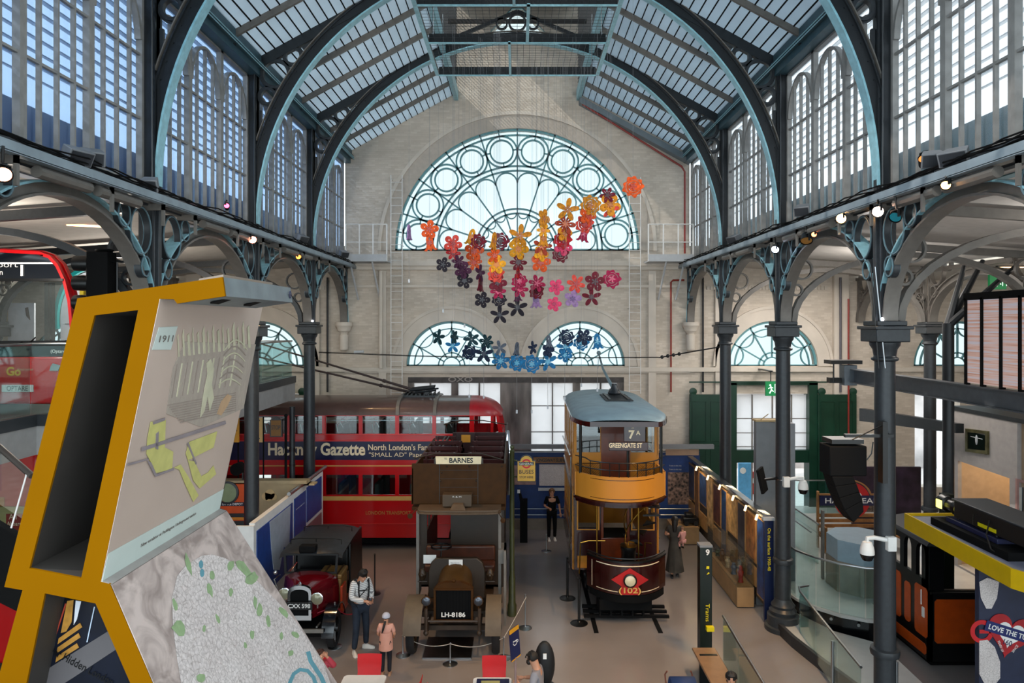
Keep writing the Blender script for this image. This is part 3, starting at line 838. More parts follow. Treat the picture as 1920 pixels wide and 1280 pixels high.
lettering("North London's Famous", (xt(758), TY - .014, zt(838)), *FRONT, width=xt(826) - xt(691), height=.19, m=M_lcream, parent=tb, bold=.012)
lettering('"SMALL AD" Paper', (xt(745), TY - .014, zt(853)), *FRONT, width=xt(798) - xt(692), height=.17, m=M_lcream, parent=tb)
M_goldt = mat('gold transfer', '#b88a3c', .4, var=.05)
lettering('LONDON TRANSPORT', (xt(728), TY - .004, zt(961)), *FRONT, width=xt(772) - xt(688), height=.11, m=M_goldt, parent=tb)
M_bcream = mat('cream waist band', '#d9a95c', .4, var=.05)
b = B(); b.box(xl, xr - .1, TY - .010, TY, zt(938), zt(930)); b.box(xl, xr - .1, TY - .010, TY, zt(874), zt(872)); b.build('waist_band', M_bcream, tb, smooth=False)
b = B(); b.box(xl, xr - .1, TY - .02, TY, zt(827), zt(825)); b.box(xl, xr - .1, TY - .02, TY, zt(815), zt(813)); b.box(xl, xr, TY - .02, TY, zt(982), zt(981)); b.build('beading', mat('beading red', '#d8322f', .3), tb, smooth=False)
b = B()
for a, c in upx: b.box(a, c, TY + .02, TY + .03, wz0, wz1).box(a, c, TY + .02, TY + .03, lz0, lz1)
build_each(b, 'window_glass', M_glass, tb, smooth=False)
M_seat = mat('dark bus seat', '#15201c', .7)
b = B(); b.box(xl, xr - .2, TY + .1, TY + 2.2, zt(815) - .35, zt(815) - .3); b.box(xl, xr - .2, TY + .1, TY + 2.2, .5, .55)
for a, c in upx:
    b.box(a + .3, a + .45, TY + .25, TY + 1.0, 3.25, 3.78); b.box(a + .3, a + .45, TY + 1.35, TY + 2.1, 3.25, 3.78)
    b.box(a + .3, a + .45, TY + .25, TY + 1.0, .9, 1.95); b.box(a + .3, a + .45, TY + 1.35, TY + 2.1, .9, 1.95)
build_each(b, 'seat', M_seat, tb, bev=.03)
b = B()
for a, c in upx:
    b.tube([(a + .30, TY + .22, 3.55), (a + .25, TY + .22, 3.8), (a + .37, TY + .22, 3.86), (a + .46, TY + .22, 3.7)], .018, 6); b.box(a, c, TY + .03, TY + .05, wz1 - .14, wz1 - .12)
build_each(b, 'grab_rail', M_steel, tb)
bt, br = B(), B()
for xx in (xt(585) - .35, xt(880)):
    bt.lathe([(.30, -.12), (.47, -.12), (.50, 0), (.47, .12), (.30, .12)], (xx, TY + .25, .50), 28, axis='y'); br.lathe([(.05, -.14), (.3, -.13), (.3, .1)], (xx, TY + .25, .50), 20, axis='y')
build_each(bt, 'tyre', M_rubber, tb); build_each(br, 'wheel_hub', M_red, tb)
b = B(); b.box(xl, xr - .4, TY + .15, TY + 2.1, .15, .45); b.build('underframe', M_blackm, tb, smooth=False)
# trolley gantry and two long poles
b = B(); b.box(xt(745), xt(818), TY + .8, TY + 1.5, 4.56, 4.62)
for k in range(9): b.box(xt(748) + k * .13, xt(748) + k * .13 + .04, TY + .75, TY + 1.55, 4.62, 4.68)
for s_ in (-1, 1): b.tube([(xt(790), TY + 1.15 + s_ * .25, 4.66), (xt(806), TY + 1.15 + s_ * .25, 4.86), (xt(760), TY + 1.15 + s_ * .25, 4.78)], .05, 8); b.tube([(xt(770), TY + 1.15 + s_ * .33, 4.72), (xt(812), TY + 1.15 + s_ * .33, 4.78)], .03, 6)
b.build('trolley_gantry', M_irond, tb)
for k, (p0, p1) in enumerate((((800, 738), (545, 661)), ((790, 740), (545, 683)))):
    a = P(p0[0], p0[1], TY + 1.0 + .5 * k); c = P(p1[0], p1[1], TY + 1.2 + .2 * k); d = (c - a); e = a + d * 1.5
    b = B(); b.tube([a, a + d * .4, a + d, e], [.05, .035, .028, .025], 8)
    b.tube([a + d * .30, a + d * .32], .06, 8); b.build('trolley_pole', mat('brown pole paint', '#3a2c2a', .5), tb)

# ---- khaki open-top bus of the First World War
KY = 15.5
kb = thing('open_top_bus', (-1.3, 16.5, 0), 'khaki brown open-top motor bus from the First World War with a cream Barnes board', 'bus')
M_khaki = mat('khaki brown paint', '#42270b', .5, var=.12, spec=.15)
M_khakd = mat('dark khaki paint', '#2a1d0f', .45, var=.12)
M_mar = mat('maroon seat wood', '#3d1210', .35, var=.15, coat=.3)
x0, x1 = XX(772, KY), XX(948, KY)
zt0, zt1 = ZZ(945, KY), ZZ(869, KY)
b = B(); b.box(x0, x1, KY, KY + .05, zt0, zt1); b.box(x0, x0 + .04, KY, 19.6, zt0, zt1 - .1); b.box(x1 - .04, x1, KY, 19.6, zt0, zt1 - .1)
b.box(x0, x1, KY, 19.6, 2.72, 2.80); b.box(x0, x1, 19.55, 19.6, 2.8, 3.3)
b.build('upper_deck', M_khaki, kb, smooth=False, bev=.01)
b = B(); xs = [XX(824, KY), XX(896, KY)]
for xx in xs: b.box(xx - .008, xx + .008, KY - .006, KY, zt0, zt1)
for k in range(1, 5): b.box(xs[0], xs[1], KY - .004, KY, zt0 + .19 * k - .004, zt0 + .19 * k + .004)
for xx, zz in ((XX(838, KY), zt1 - .06), (XX(880, KY), zt1 - .06), (XX(828, KY), zt1 - .2), (XX(826, KY), zt1 - .38), (XX(941, KY), zt1 - .06), (XX(893, KY), zt1 - .38)): b.ball((xx, KY - .01, zz), .02, 8, 5)
b.build('panel_joints', M_khakd, kb, smooth=False)
b = B(); b.hexa([(XX(818, KY), KY - .05, zt1), (XX(902, KY), KY - .05, zt1), (XX(902, KY), KY - .02, zt1), (XX(818, KY), KY - .02, zt1), (XX(817, KY), KY - .05, ZZ(855, KY)), (XX(903, KY), KY - .05, ZZ(855, KY)), (XX(903, KY), KY - .02, ZZ(855, KY)), (XX(817, KY), KY - .02, ZZ(855, KY))])
sb = b.build('destination_board', mat('cream board', '#efdcb4', .6), kb, smooth=False)
lettering('BARNES', (XX(865, KY), KY - .052, ZZ(862, KY)), *FRONT, width=.53, height=.115, m=M_black, parent=sb, bold=.03)
lettering('TO', (XX(836, KY), KY - .052, ZZ(859, KY)), *FRONT, width=.06, height=.04, m=M_black, parent=sb, bold=.02)
b = B(); b.box(XX(814, KY), XX(906, KY), KY - .02, KY + .02, zt1, zt1 + .12)
b.tube([(x0 + .05, KY, zt1 + .12), (XX(816, KY), KY, zt1 + .22), (XX(904, KY), KY, zt1 + .22), (x1 - .05, KY, zt1 + .08)], .015, 6)
b.tube([(x1 - .02, KY, zt1), (x1 - .02, KY, zt1 + .1), (x1 - .02, 19.4, zt1 + .35)], .015, 6); b.tube([(x0 + .3, 19.4, zt1 + .3), (x0 + .8, 19.4, zt1 + .42), (x1 - .7, 19.4, zt1 + .42), (x1, 19.4, zt1 + .3)], .015, 6)
b.build('top_rail', M_khakd, kb)
for r_, y in enumerate((16.2, 17.0, 17.8, 18.6)):
    for a, c in ((x0 + .12, x0 + .92), (x1 - .92, x1 - .08)):
        b = B(); z = 3.2
        for k in range(3): b.box(a, c, y + .30 + .03 * k, y + .33 + .03 * k, z + .20 + .16 * k, z + .30 + .16 * k)
        for k in range(4): b.box(a, c, y - .15 + .11 * k, y - .07 + .11 * k, z, z + .03)
        for xx in (a + .05, c - .08): b.box(xx, xx + .04, y - .15, y + .35, 2.8, z); b.box(xx, xx + .04, y + .30, y + .40, z, z + .62)
        b.build('slatted_seat', M_mar, kb, smooth=False)
b = B(); b.box(XX(849, 19.35), x1, 19.3, 19.35, 2.8, ZZ(810, 19.35)); b.box(XX(855, 18.9), XX(890, 18.9), 18.9, 18.93, 2.9, ZZ(811, 18.9)); b.build('rear_panel', mat('deep maroon panel', '#2b0d0d', .4, var=.1), kb, smooth=False, bev=.01)
b = B(); b.box(XX(865, 18.9), XX(882, 18.9), 18.89, 18.9, ZZ(829, 18.9), ZZ(815, 18.9)); b.build('notice', mat('yellow notice', '#c78a1e', .6), kb, smooth=False)
b = B()
for k in range(2): b.tube([(x0 - .02 + .12 * k, 18.0, 2.9), (x0 + .1 + .1 * k, 18.3, 3.35), (x0 + .42 + .1 * k, 18.7, 3.85), (x0 + .6 + .1 * k, 19.0, 3.5)], .022, 8)
b.tube([(x1 + .04, 18.6, 2.3), (x1 + .04, 18.9, 3.4), (x1 - .02, 19.3, 3.9)], .06, 8)
build_each(b, 'stair_rail', M_steel, kb)
b = B(); b.box(XX(832, KY), XX(886, KY), KY - .30, KY - .02, zt0 + .02, ZZ(921, KY)); b.build('lamp_box', mat('brown box', '#4d3a25', .5), kb, bev=.01)
lettering('R & M', (XX(859, KY), KY - .302, zt0 + .24), *FRONT, width=.19, height=.03, m=M_white, parent=kb)
# canopy over the driver
b = B(); cz = 2.86
pts = [(XX(781, 15), 15.5), (XX(781, 15), 15.12), (XX(785, 15), 15.02), (XX(800, 15), 14.97), (XX(858, 15), 14.94), (XX(918, 15), 14.97), (XX(934, 15), 15.02), (XX(939, 15), 15.12), (XX(939, 15), 15.5)]
b.prism(pts, 'z', cz - .05, cz); b.prism([(p[0] * 1.0, p[1] - .02) for p in pts], 'z', cz - .09, cz - .05)
b.hexa([(XX(843, 15), 14.97, cz), (XX(874, 15), 14.97, cz), (XX(868, 15), 15.3, cz), (XX(850, 15), 15.3, cz), (XX(848, 15), 15.1, cz + .1), (XX(868, 15), 15.1, cz + .1), (XX(868, 15), 15.3, cz + .12), (XX(850, 15), 15.3, cz + .12)])
b.build('cab_canopy', mat('dusty khaki', '#5b4632', .6, var=.1), kb, bev=.01)
b = B()
for sx, px in ((-1, 783), (1, 937)):
    xx = XX(px, 15.1); b.hexa([(xx - .03, 15.1, .95), (xx + .03, 15.1, .95), (xx + .03, 15.5, .95), (xx - .03, 15.5, .95), (xx - .03, 15.1, 2.8), (xx + .03, 15.1, 2.8), (xx + .03, 15.2, 2.8), (xx - .03, 15.2, 2.8)])
b.build('cab_post', M_taupe, kb, smooth=False)
# saloon below the top deck
b = B(); b.mesh(shape([[(x0 + .1, .75), (x1 - .1, .75), (x1 - .1, 2.72), (x0 + .1, 2.72)], [(x0 + .25, 1.75), (XX(845, 16.2), 1.75), (XX(845, 16.2), 2.55), (x0 + .25, 2.55)]], 16.2, 16.25))
b.box(x0 + .06, x0 + .1, 16.2, 19.6, .75, 1.7); b.box(x1 - .1, x1 - .06, 16.2, 19.6, .75, 1.7)
for y in (16.2, 17.0, 17.85, 18.7, 19.5):
    for xx in (x0 + .06, x1 - .1): b.box(xx, xx + .05, y, y + .1, 1.7, 2.72)
b.box(x0 + .1, x1 - .1, 16.2, 19.6, .75, .80)
b.build('saloon', M_khakd, kb, smooth=False)
b = B(); b.box(x0 + .25, x1 - .25, 15.7, 16.1, 1.25, 1.42); b.box(x0 + .25, x1 - .25, 16.05, 16.15, 1.4, 1.75); b.build('driver_seat', mat('brown leather', '#4a2413', .45, var=.2), kb, bev=.04)
b = B(); b.band([(XX(827, 15.3) + .22 * math.cos(2 * PI * i / 24), 15.35 + .22 * math.sin(2 * PI * i / 24)) for i in range(24)], 'z', 1.95, 1.98, .03, True)
b.tube([(XX(827, 15.3), 15.35, 1.97), (XX(827, 15.3), 15.05, 1.1)], .02, 6)
for k in range(4): a = PI / 2 * k; b.tube([(XX(827, 15.3), 15.35, 1.96), (XX(827, 15.3) + .22 * math.cos(a), 15.35 + .22 * math.sin(a), 1.96)], .012, 6)
b.build('steering_wheel', M_black, kb)
# scuttle, bonnet, radiator
RY = 14.4; rz = lambda py: ZZ(py, RY); rx = lambda px: XX(px, RY); cxr = rx(850)
b = B(); xa, xb_ = XX(803, 15), XX(910, 15)
pts = [(xa, .95), (xa, 1.55), (xa + .06, 1.72), (xa + .18, 1.82), (xb_ - .18, 1.82), (xb_ - .06, 1.72), (xb_, 1.55), (xb_, .95)]
b.prism(pts, 'y', 15.0, 15.12); b.build('scuttle', M_khakd, kb, bev=.02)
b = B(); n = 12
def bon(w, z0, zt_, y): return [(cxr - w, y, z0), (cxr - w, y, z0 + (zt_ - z0) * .55)] + [(cxr - w * math.cos(PI * i / n), y, z0 + (zt_ - z0) * (.62 + .38 * math.sin(PI * i / n))) for i in range(1, n)] + [(cxr + w, y, z0 + (zt_ - z0) * .55), (cxr + w, y, z0)]
R1_, R2_ = bon(.38, .85, 1.50, 14.5), bon(.36, .85, 1.73, 15.0); m_ = len(R1_)
b.add(R1_ + R2_, [(i, i + 1, m_ + i + 1, m_ + i) for i in range(m_ - 1)] + [tuple(range(m_)), tuple(range(m_, 2 * m_))]); b.build('bonnet', mat('olive khaki bonnet', '#422c10', .4, var=.12, spec=.3), kb)
b = B(); fr = [(rx(813), rz(1166)), (rx(813), rz(1104)), (rx(820), rz(1097)), (rx(835), rz(1092)), (rx(865), rz(1092)), (rx(880), rz(1097)), (rx(887), rz(1104)), (rx(887), rz(1166))]
b.mesh(shape([fr, [(rx(817), rz(1162)), (rx(883), rz(1162)), (rx(883), rz(1106)), (rx(817), rz(1106))]], RY, RY + .12)); b.box(rx(813), rx(887), RY - .02, RY, rz(1106), rz(1103)); b.lathe([(.03, 0), (.045, .03), (.02, .06)], (cxr, RY + .06, rz(1093)), 12)
b.build('radiator_shell', M_khaki, kb, smooth=False)
b = B(); b.box(rx(817), rx(883), RY + .04, RY + .1, rz(1162), rz(1106))
for k in range(24): xx = rx(817) + (rx(883) - rx(817)) * (k + .5) / 24; b.box(xx - .004, xx + .004, RY + .03, RY + .04, rz(1162), rz(1106))
b.build('radiator_core', M_blackm, kb, smooth=False)
lettering('LH-8186', (rx(850), RY + .0, rz(1152)), *FRONT, width=rx(872) - rx(827), height=.10, m=M_white, parent=kb, bold=.03)
b = B(); b.box(XX(841, 14.9), XX(867, 14.9), 14.96, 14.97, ZZ(1064, 14.96), ZZ(1049, 14.96)); sg = b.build('notice', M_white, kb, smooth=False)
lettering('Please do not touch\nor climb on this vehicle', (XX(854, 14.9), 14.958, ZZ(1056, 14.96)), *FRONT, width=.22, height=.05, m=M_black, parent=sg)
b = B(); b.box(XX(795, 15.3), XX(819, 15.3), 15.2, 15.21, ZZ(1056, 15.2), ZZ(1040, 15.2)); b.build('notice', M_white, kb, smooth=False)
def lamp(px, py, Y, r, nm='headlamp', parent=kb, m=None, depth=.16, glassm=None):
    c = P(px, py, Y); b = B(); b.lathe([(.02, depth), (r * .7, depth * .8), (r, .03), (r * 1.08, 0), (r * .95, -.01)], c, 20, axis='y'); b.tube([(c.x, c.y + .06, c.z - r), (c.x, c.y + .06, c.z - r - .10)], .015, 6)
    o = b.build(nm, m or M_khaki, parent)
    b = B(); b.lathe([(r * .93, -.012), (r * .6, -.03), (.01, -.038)], c, 20, axis='y'); b.build('lamp_glass', glassm or mat('lamp lens', '#50545c', .1, .6, var=0), o)
    return o
lamp(799, 1127, 14.3, .095); lamp(897, 1127, 14.3, .095)
for px in (792, 919):
    c = P(px, 1076, 14.95); b = B(); b.lathe([(.03, .12), (.05, .10), (.07, .05), (.09, 0), (.07, -.08), (.05, -.12)], c, 14); b.tube([(c.x - .1, c.y, c.z - .16), (c.x + .1, c.y, c.z - .16)], .012, 6); b.ball((c.x, c.y - .08, c.z), .04, 10, 6); b.build('side_lamp', M_khakd, kb)
for (pa, pb) in ((760, 793), (911, 940)):
    xa, xc = XX(pa, 14.3), XX(pb, 14.3)
    b = B(); b.band([(14.55 + .62 * math.cos(math.radians(a)), .5 + .66 * math.sin(math.radians(a))) for a in range(30, 171, 10)], 'x', xa, xc, .03); b.build('mudguard', mat('dusty grey khaki', '#5a4d3d', .6, var=.1), kb)
for px in (773, 930):
    bt, br = B(), B(); wheel(bt, br, XX(px, 14.5), 14.6, .52, .52, .16, 12); bt.build('tyre', M_rubber, kb); br.build('wheel', M_khakd, kb)
for px in (800, 940):
    bt, br = B(), B(); wheel(bt, br, x0 + .25 if px == 800 else x1 - .25, 18.4, .52, .52, .22, 12); bt.build('tyre', M_rubber, kb); br.build('wheel', M_khakd, kb)
b = B(); b.box(x0 + .1, x1 - .1, 14.56, 14.66, .46, .56); b.tube([(rx(800), 14.25, .78), (rx(900), 14.25, .78)], .025, 8)
for px in (801, 900):
    xx = rx(px); b.tube([(xx, 14.22, 1.05), (xx, 14.2, .62), (xx, 14.5, .50)], .035, 8); b.tube([(xx, 14.2, .6), (xx, 15.4, .6)], .03, 6); b.ball((xx, 14.2, .56), .055, 10, 6)
b.box(x0 + .3, x1 - .3, 15.0, 19.5, .55, .68)
b.build('chassis', mat('worn brown iron', '#3b2c20', .5, var=.2), kb)
b = B(); b.box(x1 - .03, x1 + .02, 14.9, 15.5, .4, 2.0); b.box(x1 - .15, x1 + .02, 15.0, 15.5, 1.7, 2.0); b.build('side_guard', M_taupe, kb, smooth=False)
for px, py in ((769, 967), (943, 975)):
    c = P(px, py, 14.9); b = B(); b.lathe([(.055, 0), (.055, -.02), (.01, -.025)], c, 16, axis='y'); b.tube([c, (c.x + (.14 if px < 800 else -.1), c.y + .1, c.z + .14)], .01, 6); b.build('rear_view_mirror', M_khaki, kb)

# ---- electric tramcar 102
tr = thing('tramcar', (2.43, 16.3, 0), 'maroon and cream double-deck electric tramcar with open front balcony, number 102 and route 7A', 'tram')
M_tcream = mat('tram cream paint', '#bd7c2b', .35, var=.05, coat=.12, spec=.25, scale=1.2)
M_tmar = mat('tram maroon paint', '#2c0706', .25, var=.08, coat=.5)
M_troof = mat('tram roof canvas', '#7d929a', .55, var=.10, bump=.1, scale=3)
M_tdoor = mat('tram varnished door', '#6b2a0a', .35, var=.15, coat=.3)
xa, xb = 1.38, 3.48; cx = 2.43; rear = 21.4
def bowf(y_side, bulge, x0=xa, x1=xb, n=20, e=2.4):
    return [(x0 + (x1 - x0) * i / n, y_side - bulge * (1 - abs(2 * i / n - 1) ** e)) for i in range(n + 1)]
fb = bowf(16.45, .70)
b = B(); b.band(fb, 'z', 2.84, 3.40, .05); b.box(xa - .02, xa + .03, 16.4, 17.3, 2.84, 3.40); b.box(xb - .03, xb + .02, 16.4, 17.3, 2.84, 3.40); b.build('balcony_panel', M_tcream, tr)
b = B()
for z in (2.90, 3.33): b.band([(p[0], p[1] - .028) for p in fb], 'z', z - .006, z + .006, .008)
b.band(bowf(16.46, .74, xa - .02, xb + .02), 'z', 2.78, 2.83, .08)
b.build('lining', M_tmar, tr)
b = B(); b.prism(fb + [(xb, rear), (xa, rear)], 'z', 2.70, 2.80); b.build('upper_floor', M_tmar, tr, smooth=False)
# roof shell
b = B(); n = 14; m_ = 17; rings = []
ys = [15.70, 15.78, 15.95, 16.2, 16.6, 17.4, 19, 20.6, 21.1, rear + .1]
for y in ys:
    t = 1.0 if y > 16.6 else (max(0, (y - 15.68) / .92)) ** .45
    t2 = 1.0 if y < 20.6 else 1 - .25 * ((y - 20.6) / .9) ** 2
    hw = 1.12 * (.62 + .38 * t) if y < 16.6 else 1.12 * t2
    rings.append([(cx - hw * math.cos(PI * i / (m_ - 1)), y, 4.66 + .26 * min(t, t2) ** 1 * math.sin(PI * i / (m_ - 1)) ** .8) for i in range(m_)])
b.add([p for r_ in rings for p in r_], [(j * m_ + i, j * m_ + i + 1, (j + 1) * m_ + i + 1, (j + 1) * m_ + i) for j in range(len(ys) - 1) for i in range(m_ - 1)] + [tuple(j * m_ for j in range(len(ys))) + tuple(j * m_ + m_ - 1 for j in range(len(ys) - 1, -1, -1))])
b.build('roof', M_troof, tr, ang=50)
rim = [(r_[0][0], r_[0][1]) for r_ in rings][::-1] + [(r_[-1][0], r_[-1][1]) for r_ in rings]
b = B(); b.band([(rings[5][0][0], 17.4)] + [(r_[0][0], r_[0][1]) for r_ in rings[:5]][::-1] + [(r_[-1][0], r_[-1][1]) for r_ in rings[:6]], 'z', 4.56, 4.67, .05); b.box(xa - .07, xa - .02, 17.4, rear, 4.58, 4.66); b.box(xb + .02, xb + .07, 17.4, rear, 4.58, 4.66); b.build('cornice', M_tmar, tr)
# trolley mast plank and pole
b = B()
for x_ in (2.30, 2.78): b.box(x_, x_ + .06, 17.6, 19.2, 4.95, 4.98)
for k in range(9): b.box(2.22, 2.92, 17.6 + .19 * k, 17.68 + .19 * k, 4.92, 4.95)
b.build('mast_plank', M_irond, tr, smooth=False)
b = B(); b.lathe([(.16, 0), (.18, .05), (.14, .12), (.08, .2), (.07, .3)], (2.58, 18.8, 4.97), 16); b.box(2.46, 2.70, 18.7, 18.95, 5.02, 5.12); b.build('mast_base', M_irond, tr)
b = B(); b.tube([(2.57, 18.9, 5.1), (2.45, 20.5, 5.55), (2.43, 21.6, 5.95)], [.05, .035, .03], 8); b.ball((2.43, 21.6, 5.98), .07, 10, 6); b.tube([(2.43, 21.5, 5.9), (2.40, 21.5, 5.5)], .008, 4); b.build('trolley_pole', mat('pole grey paint', '#6e8790', .4), tr)
# upper saloon bulkhead and sides
UB = 17.3
b = B(); b.mesh(shape([[(xa, 2.8), (xb, 2.8), (xb, 4.66), (xa, 4.66)], [(xa + .08, 3.68), (cx - .38, 3.68), (cx - .38, 4.54), (xa + .08, 4.54)], [(cx + .38, 3.68), (xb - .08, 3.68), (xb - .08, 4.54), (cx + .38, 4.54)]], UB, UB + .05)); b.build('upper_bulkhead', M_tcream, tr, smooth=False)
b = B(); b.box(cx - .32, cx + .32, UB - .03, UB, 2.8, 4.6); b.box(cx - .36, cx - .32, UB - .04, UB, 2.8, 4.6); b.box(cx + .32, cx + .36, UB - .04, UB, 2.8, 4.6); b.build('upper_door', M_tdoor, tr, smooth=False)
b = B(); b.box(xa + .08, cx - .38, UB + .02, UB + .03, 3.68, 4.54).box(cx + .38, xb - .08, UB + .02, UB + .03, 3.68, 4.54); build_each(b, 'bulkhead_glass', M_glass, tr, smooth=False)
b = B(); ny = 5; wy = (rear - UB) / ny
for sx, X in ((-1, xa), (1, xb)):
    hol = [[(UB + k * wy + .07, 3.62), (UB + (k + 1) * wy - .07, 3.62), (UB + (k + 1) * wy - .07, 4.50), (UB + k * wy + .07, 4.50)] for k in range(ny)] + [[(UB + k * wy + .07, 1.75), (UB + (k + 1) * wy - .07, 1.75), (UB + (k + 1) * wy - .07, 2.60), (UB + k * wy + .07, 2.60)] for k in range(ny)]
    b.mesh(shape([[(UB, .75), (rear, .75), (rear, 4.66), (UB, 4.66)]] + hol, X - .025, X + .025, axis='x'))
b.mesh(shape([[(xa, .75), (xb, .75), (xb, 4.66), (xa, 4.66)], [(xa + .15, 3.65), (xb - .15, 3.65), (xb - .15, 4.5), (xa + .15, 4.5)], [(xa + .15, 1.7), (xb - .15, 1.7), (xb - .15, 2.6), (xa + .15, 2.6)]], rear, rear + .05))
b.build('body_side', M_tcream, tr, smooth=False)
b = B(); 
for X in (xa - .04, xb + .04):
    b.box(X - .015, X + .015, UB, rear, .75, 1.25); b.box(X - .015, X + .015, UB, rear, 2.68, 2.84); b.tube([(X, UB, 1.55), (X, rear, 1.55)], .012, 6)
build_each(b, 'side_skirt', M_tmar, tr, smooth=False)
b = B()
for sx, X in ((-1, xa), (1, xb)):
    b.box(X - .01, X + .01, UB, rear, 3.62, 4.5).box(X - .01, X + .01, UB, rear, 1.75, 2.6)
build_each(b, 'side_glass', M_glass, tr, smooth=False)
b = B()
for X in (xa - .10,): b.tube([(X, 16.6, 3.7), (X, 16.6, 2.3), (X - .0, 17.3, 1.3), (X, 17.3, .8)], .02, 8); b.tube([(X, 17.2, 3.65), (X, rear - .5, 3.5)], .02, 8)
b.build('outer_handrail', M_steel, tr)
b = B()
for k in range(ny):
    for x_ in (xa + .2, xb - 1.0): b.box(x_, x_ + .8, UB + k * wy + .3, UB + k * wy + .38, 3.2, 3.8); b.box(x_, x_ + .8, UB + k * wy + .3, UB + k * wy + .7, 3.15, 3.22)
build_each(b, 'upper_seat', mat('dark tram seat', '#1a1310', .6), tr, bev=.02)
# destination stand on the balcony
b = B(); b.box(2.46 - .0, 2.96, 15.98, 16.04, 4.17, 4.56); b.build('route_box', M_tmar, tr, bev=.01)
lettering('7', (2.64, 15.975, 4.34), *FRONT, height=.20, m=M_lcream, parent=tr, bold=.04); lettering('A', (2.79, 15.975, 4.38), *FRONT, height=.10, m=M_lcream, parent=tr, bold=.03)
lettering('_', (2.66, 15.975, 4.49), *FRONT, width=.06, height=.012, m=M_lcream, parent=tr)
b = B(); b.box(2.12, 3.02, 15.98, 16.05, 3.96, 4.16); b.build('destination_box', M_tmar, tr, bev=.01)
lettering('GREENGATE ST', (2.50, 15.975, 4.09), *FRONT, width=.76, height=.11, m=M_lcream, parent=tr, bold=.02)
b = B()
for i in range(3, 18, 2):
    p = fb[i]; b.tube([(p[0], p[1], 3.38), (p[0], p[1], 3.72)], .012, 6)
for z in (3.55, 3.72): b.tube([(p[0], p[1], z + (.05 if z > 3.6 and (p[0] < 1.6 or p[0] > 3.3) else 0)) for p in fb], .014, 6)
for p in (fb[1], fb[-2]): b.tube([(p[0], p[1], 3.38), (p[0], p[1], 4.62)], .035, 8)
b.tube([(2.57, 16.1, 2.8), (2.57, 16.1, 3.96)], .03, 8)
b.build('balcony_railing', M_black, tr)
b = B()   # wire mesh below the saloon windows
for a, c in ((xa + .08, cx - .4), (cx + .4, xb - .08)):
    k = 0
    while a + k * .06 < c:
        x_ = a + k * .06; dx = min(.35, c - x_); b.tube([(x_, UB - .06, 3.05), (x_ + dx, UB - .06, 3.05 + dx)], .004, 4, False); b.tube([(x_ + dx, UB - .06, 3.05), (x_, UB - .06, 3.05 + dx)], .004, 4, False); k += 1
    b.tube([(a, UB - .06, 3.05), (c, UB - .06, 3.05)], .01, 5); b.tube([(a, UB - .06, 3.42), (c, UB - .06, 3.42)], .01, 5)
b.build('wire_mesh', M_black, tr)
# lower bulkhead, door, windows
b = B(); b.mesh(shape([[(xa, .75), (xb, .75), (xb, 2.7), (xa, 2.7)], [(xa + .12, 1.78), (cx - .42, 1.78), (cx - .42, 2.55), (xa + .12, 2.55)], [(cx + .40, 1.78), (xb - .12, 1.78), (xb - .12, 2.55), (cx + .40, 2.55)], [(cx - .30, 1.55), (cx + .28, 1.55), (cx + .28, 2.50), (cx - .30, 2.50)]], UB, UB + .04)); b.build('lower_bulkhead', M_tmar, tr, smooth=False)
b = B(); b.box(cx - .36, cx + .34, UB - .04, UB, .75, 1.55); b.box(cx - .36, cx - .30, UB - .04, UB, 1.55, 2.55); b.box(cx + .28, cx + .34, UB - .04, UB, 1.55, 2.55); b.build('saloon_door', M_tdoor, tr, bev=.01)
b = B(); w_ = .04
for a, c in ((xa + .10, cx - .42), (cx + .40, xb - .1)): b.band([(a, 1.76), (c, 1.76), (c, 2.57), (a, 2.57)], 'y', UB - .03, UB + .01, w_, True)
b.box(xa + .1, cx - .5, UB - .02, UB, .80, 1.10)
build_each(b, 'window_surround', M_tcream, tr, smooth=False)
# spiral stair on the right of the platform
b = B()
for k in range(7):
    a0_ = math.radians(200 - k * 33); c3 = (3.02, 16.72); b.prism([c3, (c3[0] + .42 * math.cos(a0_), c3[1] + .42 * math.sin(a0_)), (c3[0] + .42 * math.cos(a0_ - .58), c3[1] + .42 * math.sin(a0_ - .58))], 'z', 1.05 + .24 * k, 1.09 + .24 * k)
b.build('stair_treads', M_black, tr, smooth=False)
b = B()
for rr_, z0_ in ((.45, .9), (.43, .45)):
    b.tube([(3.02 + rr_ * math.cos(math.radians(200 - t * 9)), 16.72 + rr_ * math.sin(math.radians(200 - t * 9)), 1.0 + z0_ + .24 * t * 9 / 33) for t in range(0, 26)], .016, 8)
for px in (1120, 1198): b.tube([(XX(px, 16.2), 16.25, .95), (XX(px, 16.2), 16.25, 2.68)], .018, 8)
b.tube([(xa + .15, 16.9, 1.55), (xa + .35, 16.9, 1.6), (cx - .3, 16.9, 1.6)], .016, 8); b.tube([(xa + .15, 16.9, 1.55), (xa + .12, 16.9, .8)], .016, 8)
build_each(b, 'brass_rail', M_brass, tr)
b = B(); b.lathe([(.17, .85), (.17, 1.55), (.19, 1.58), (.19, 1.66), (.05, 1.68)], (2.62, 16.35, 0), 20); b.build('controller', M_black, tr)
b = B(); b.lathe([(.19, 0), (.20, .02), (.05, .03)], (2.62, 16.35, 1.66), 20); b.tube([(2.62, 16.35, 1.68), (2.62, 16.35, 1.76), (2.75, 16.3, 1.76)], .015, 6); b.tube([(3.0, 16.3, .95), (3.0, 16.3, 1.75), (3.15, 16.25, 1.75)], .018, 6); b.build('controller_top', M_brass, tr)
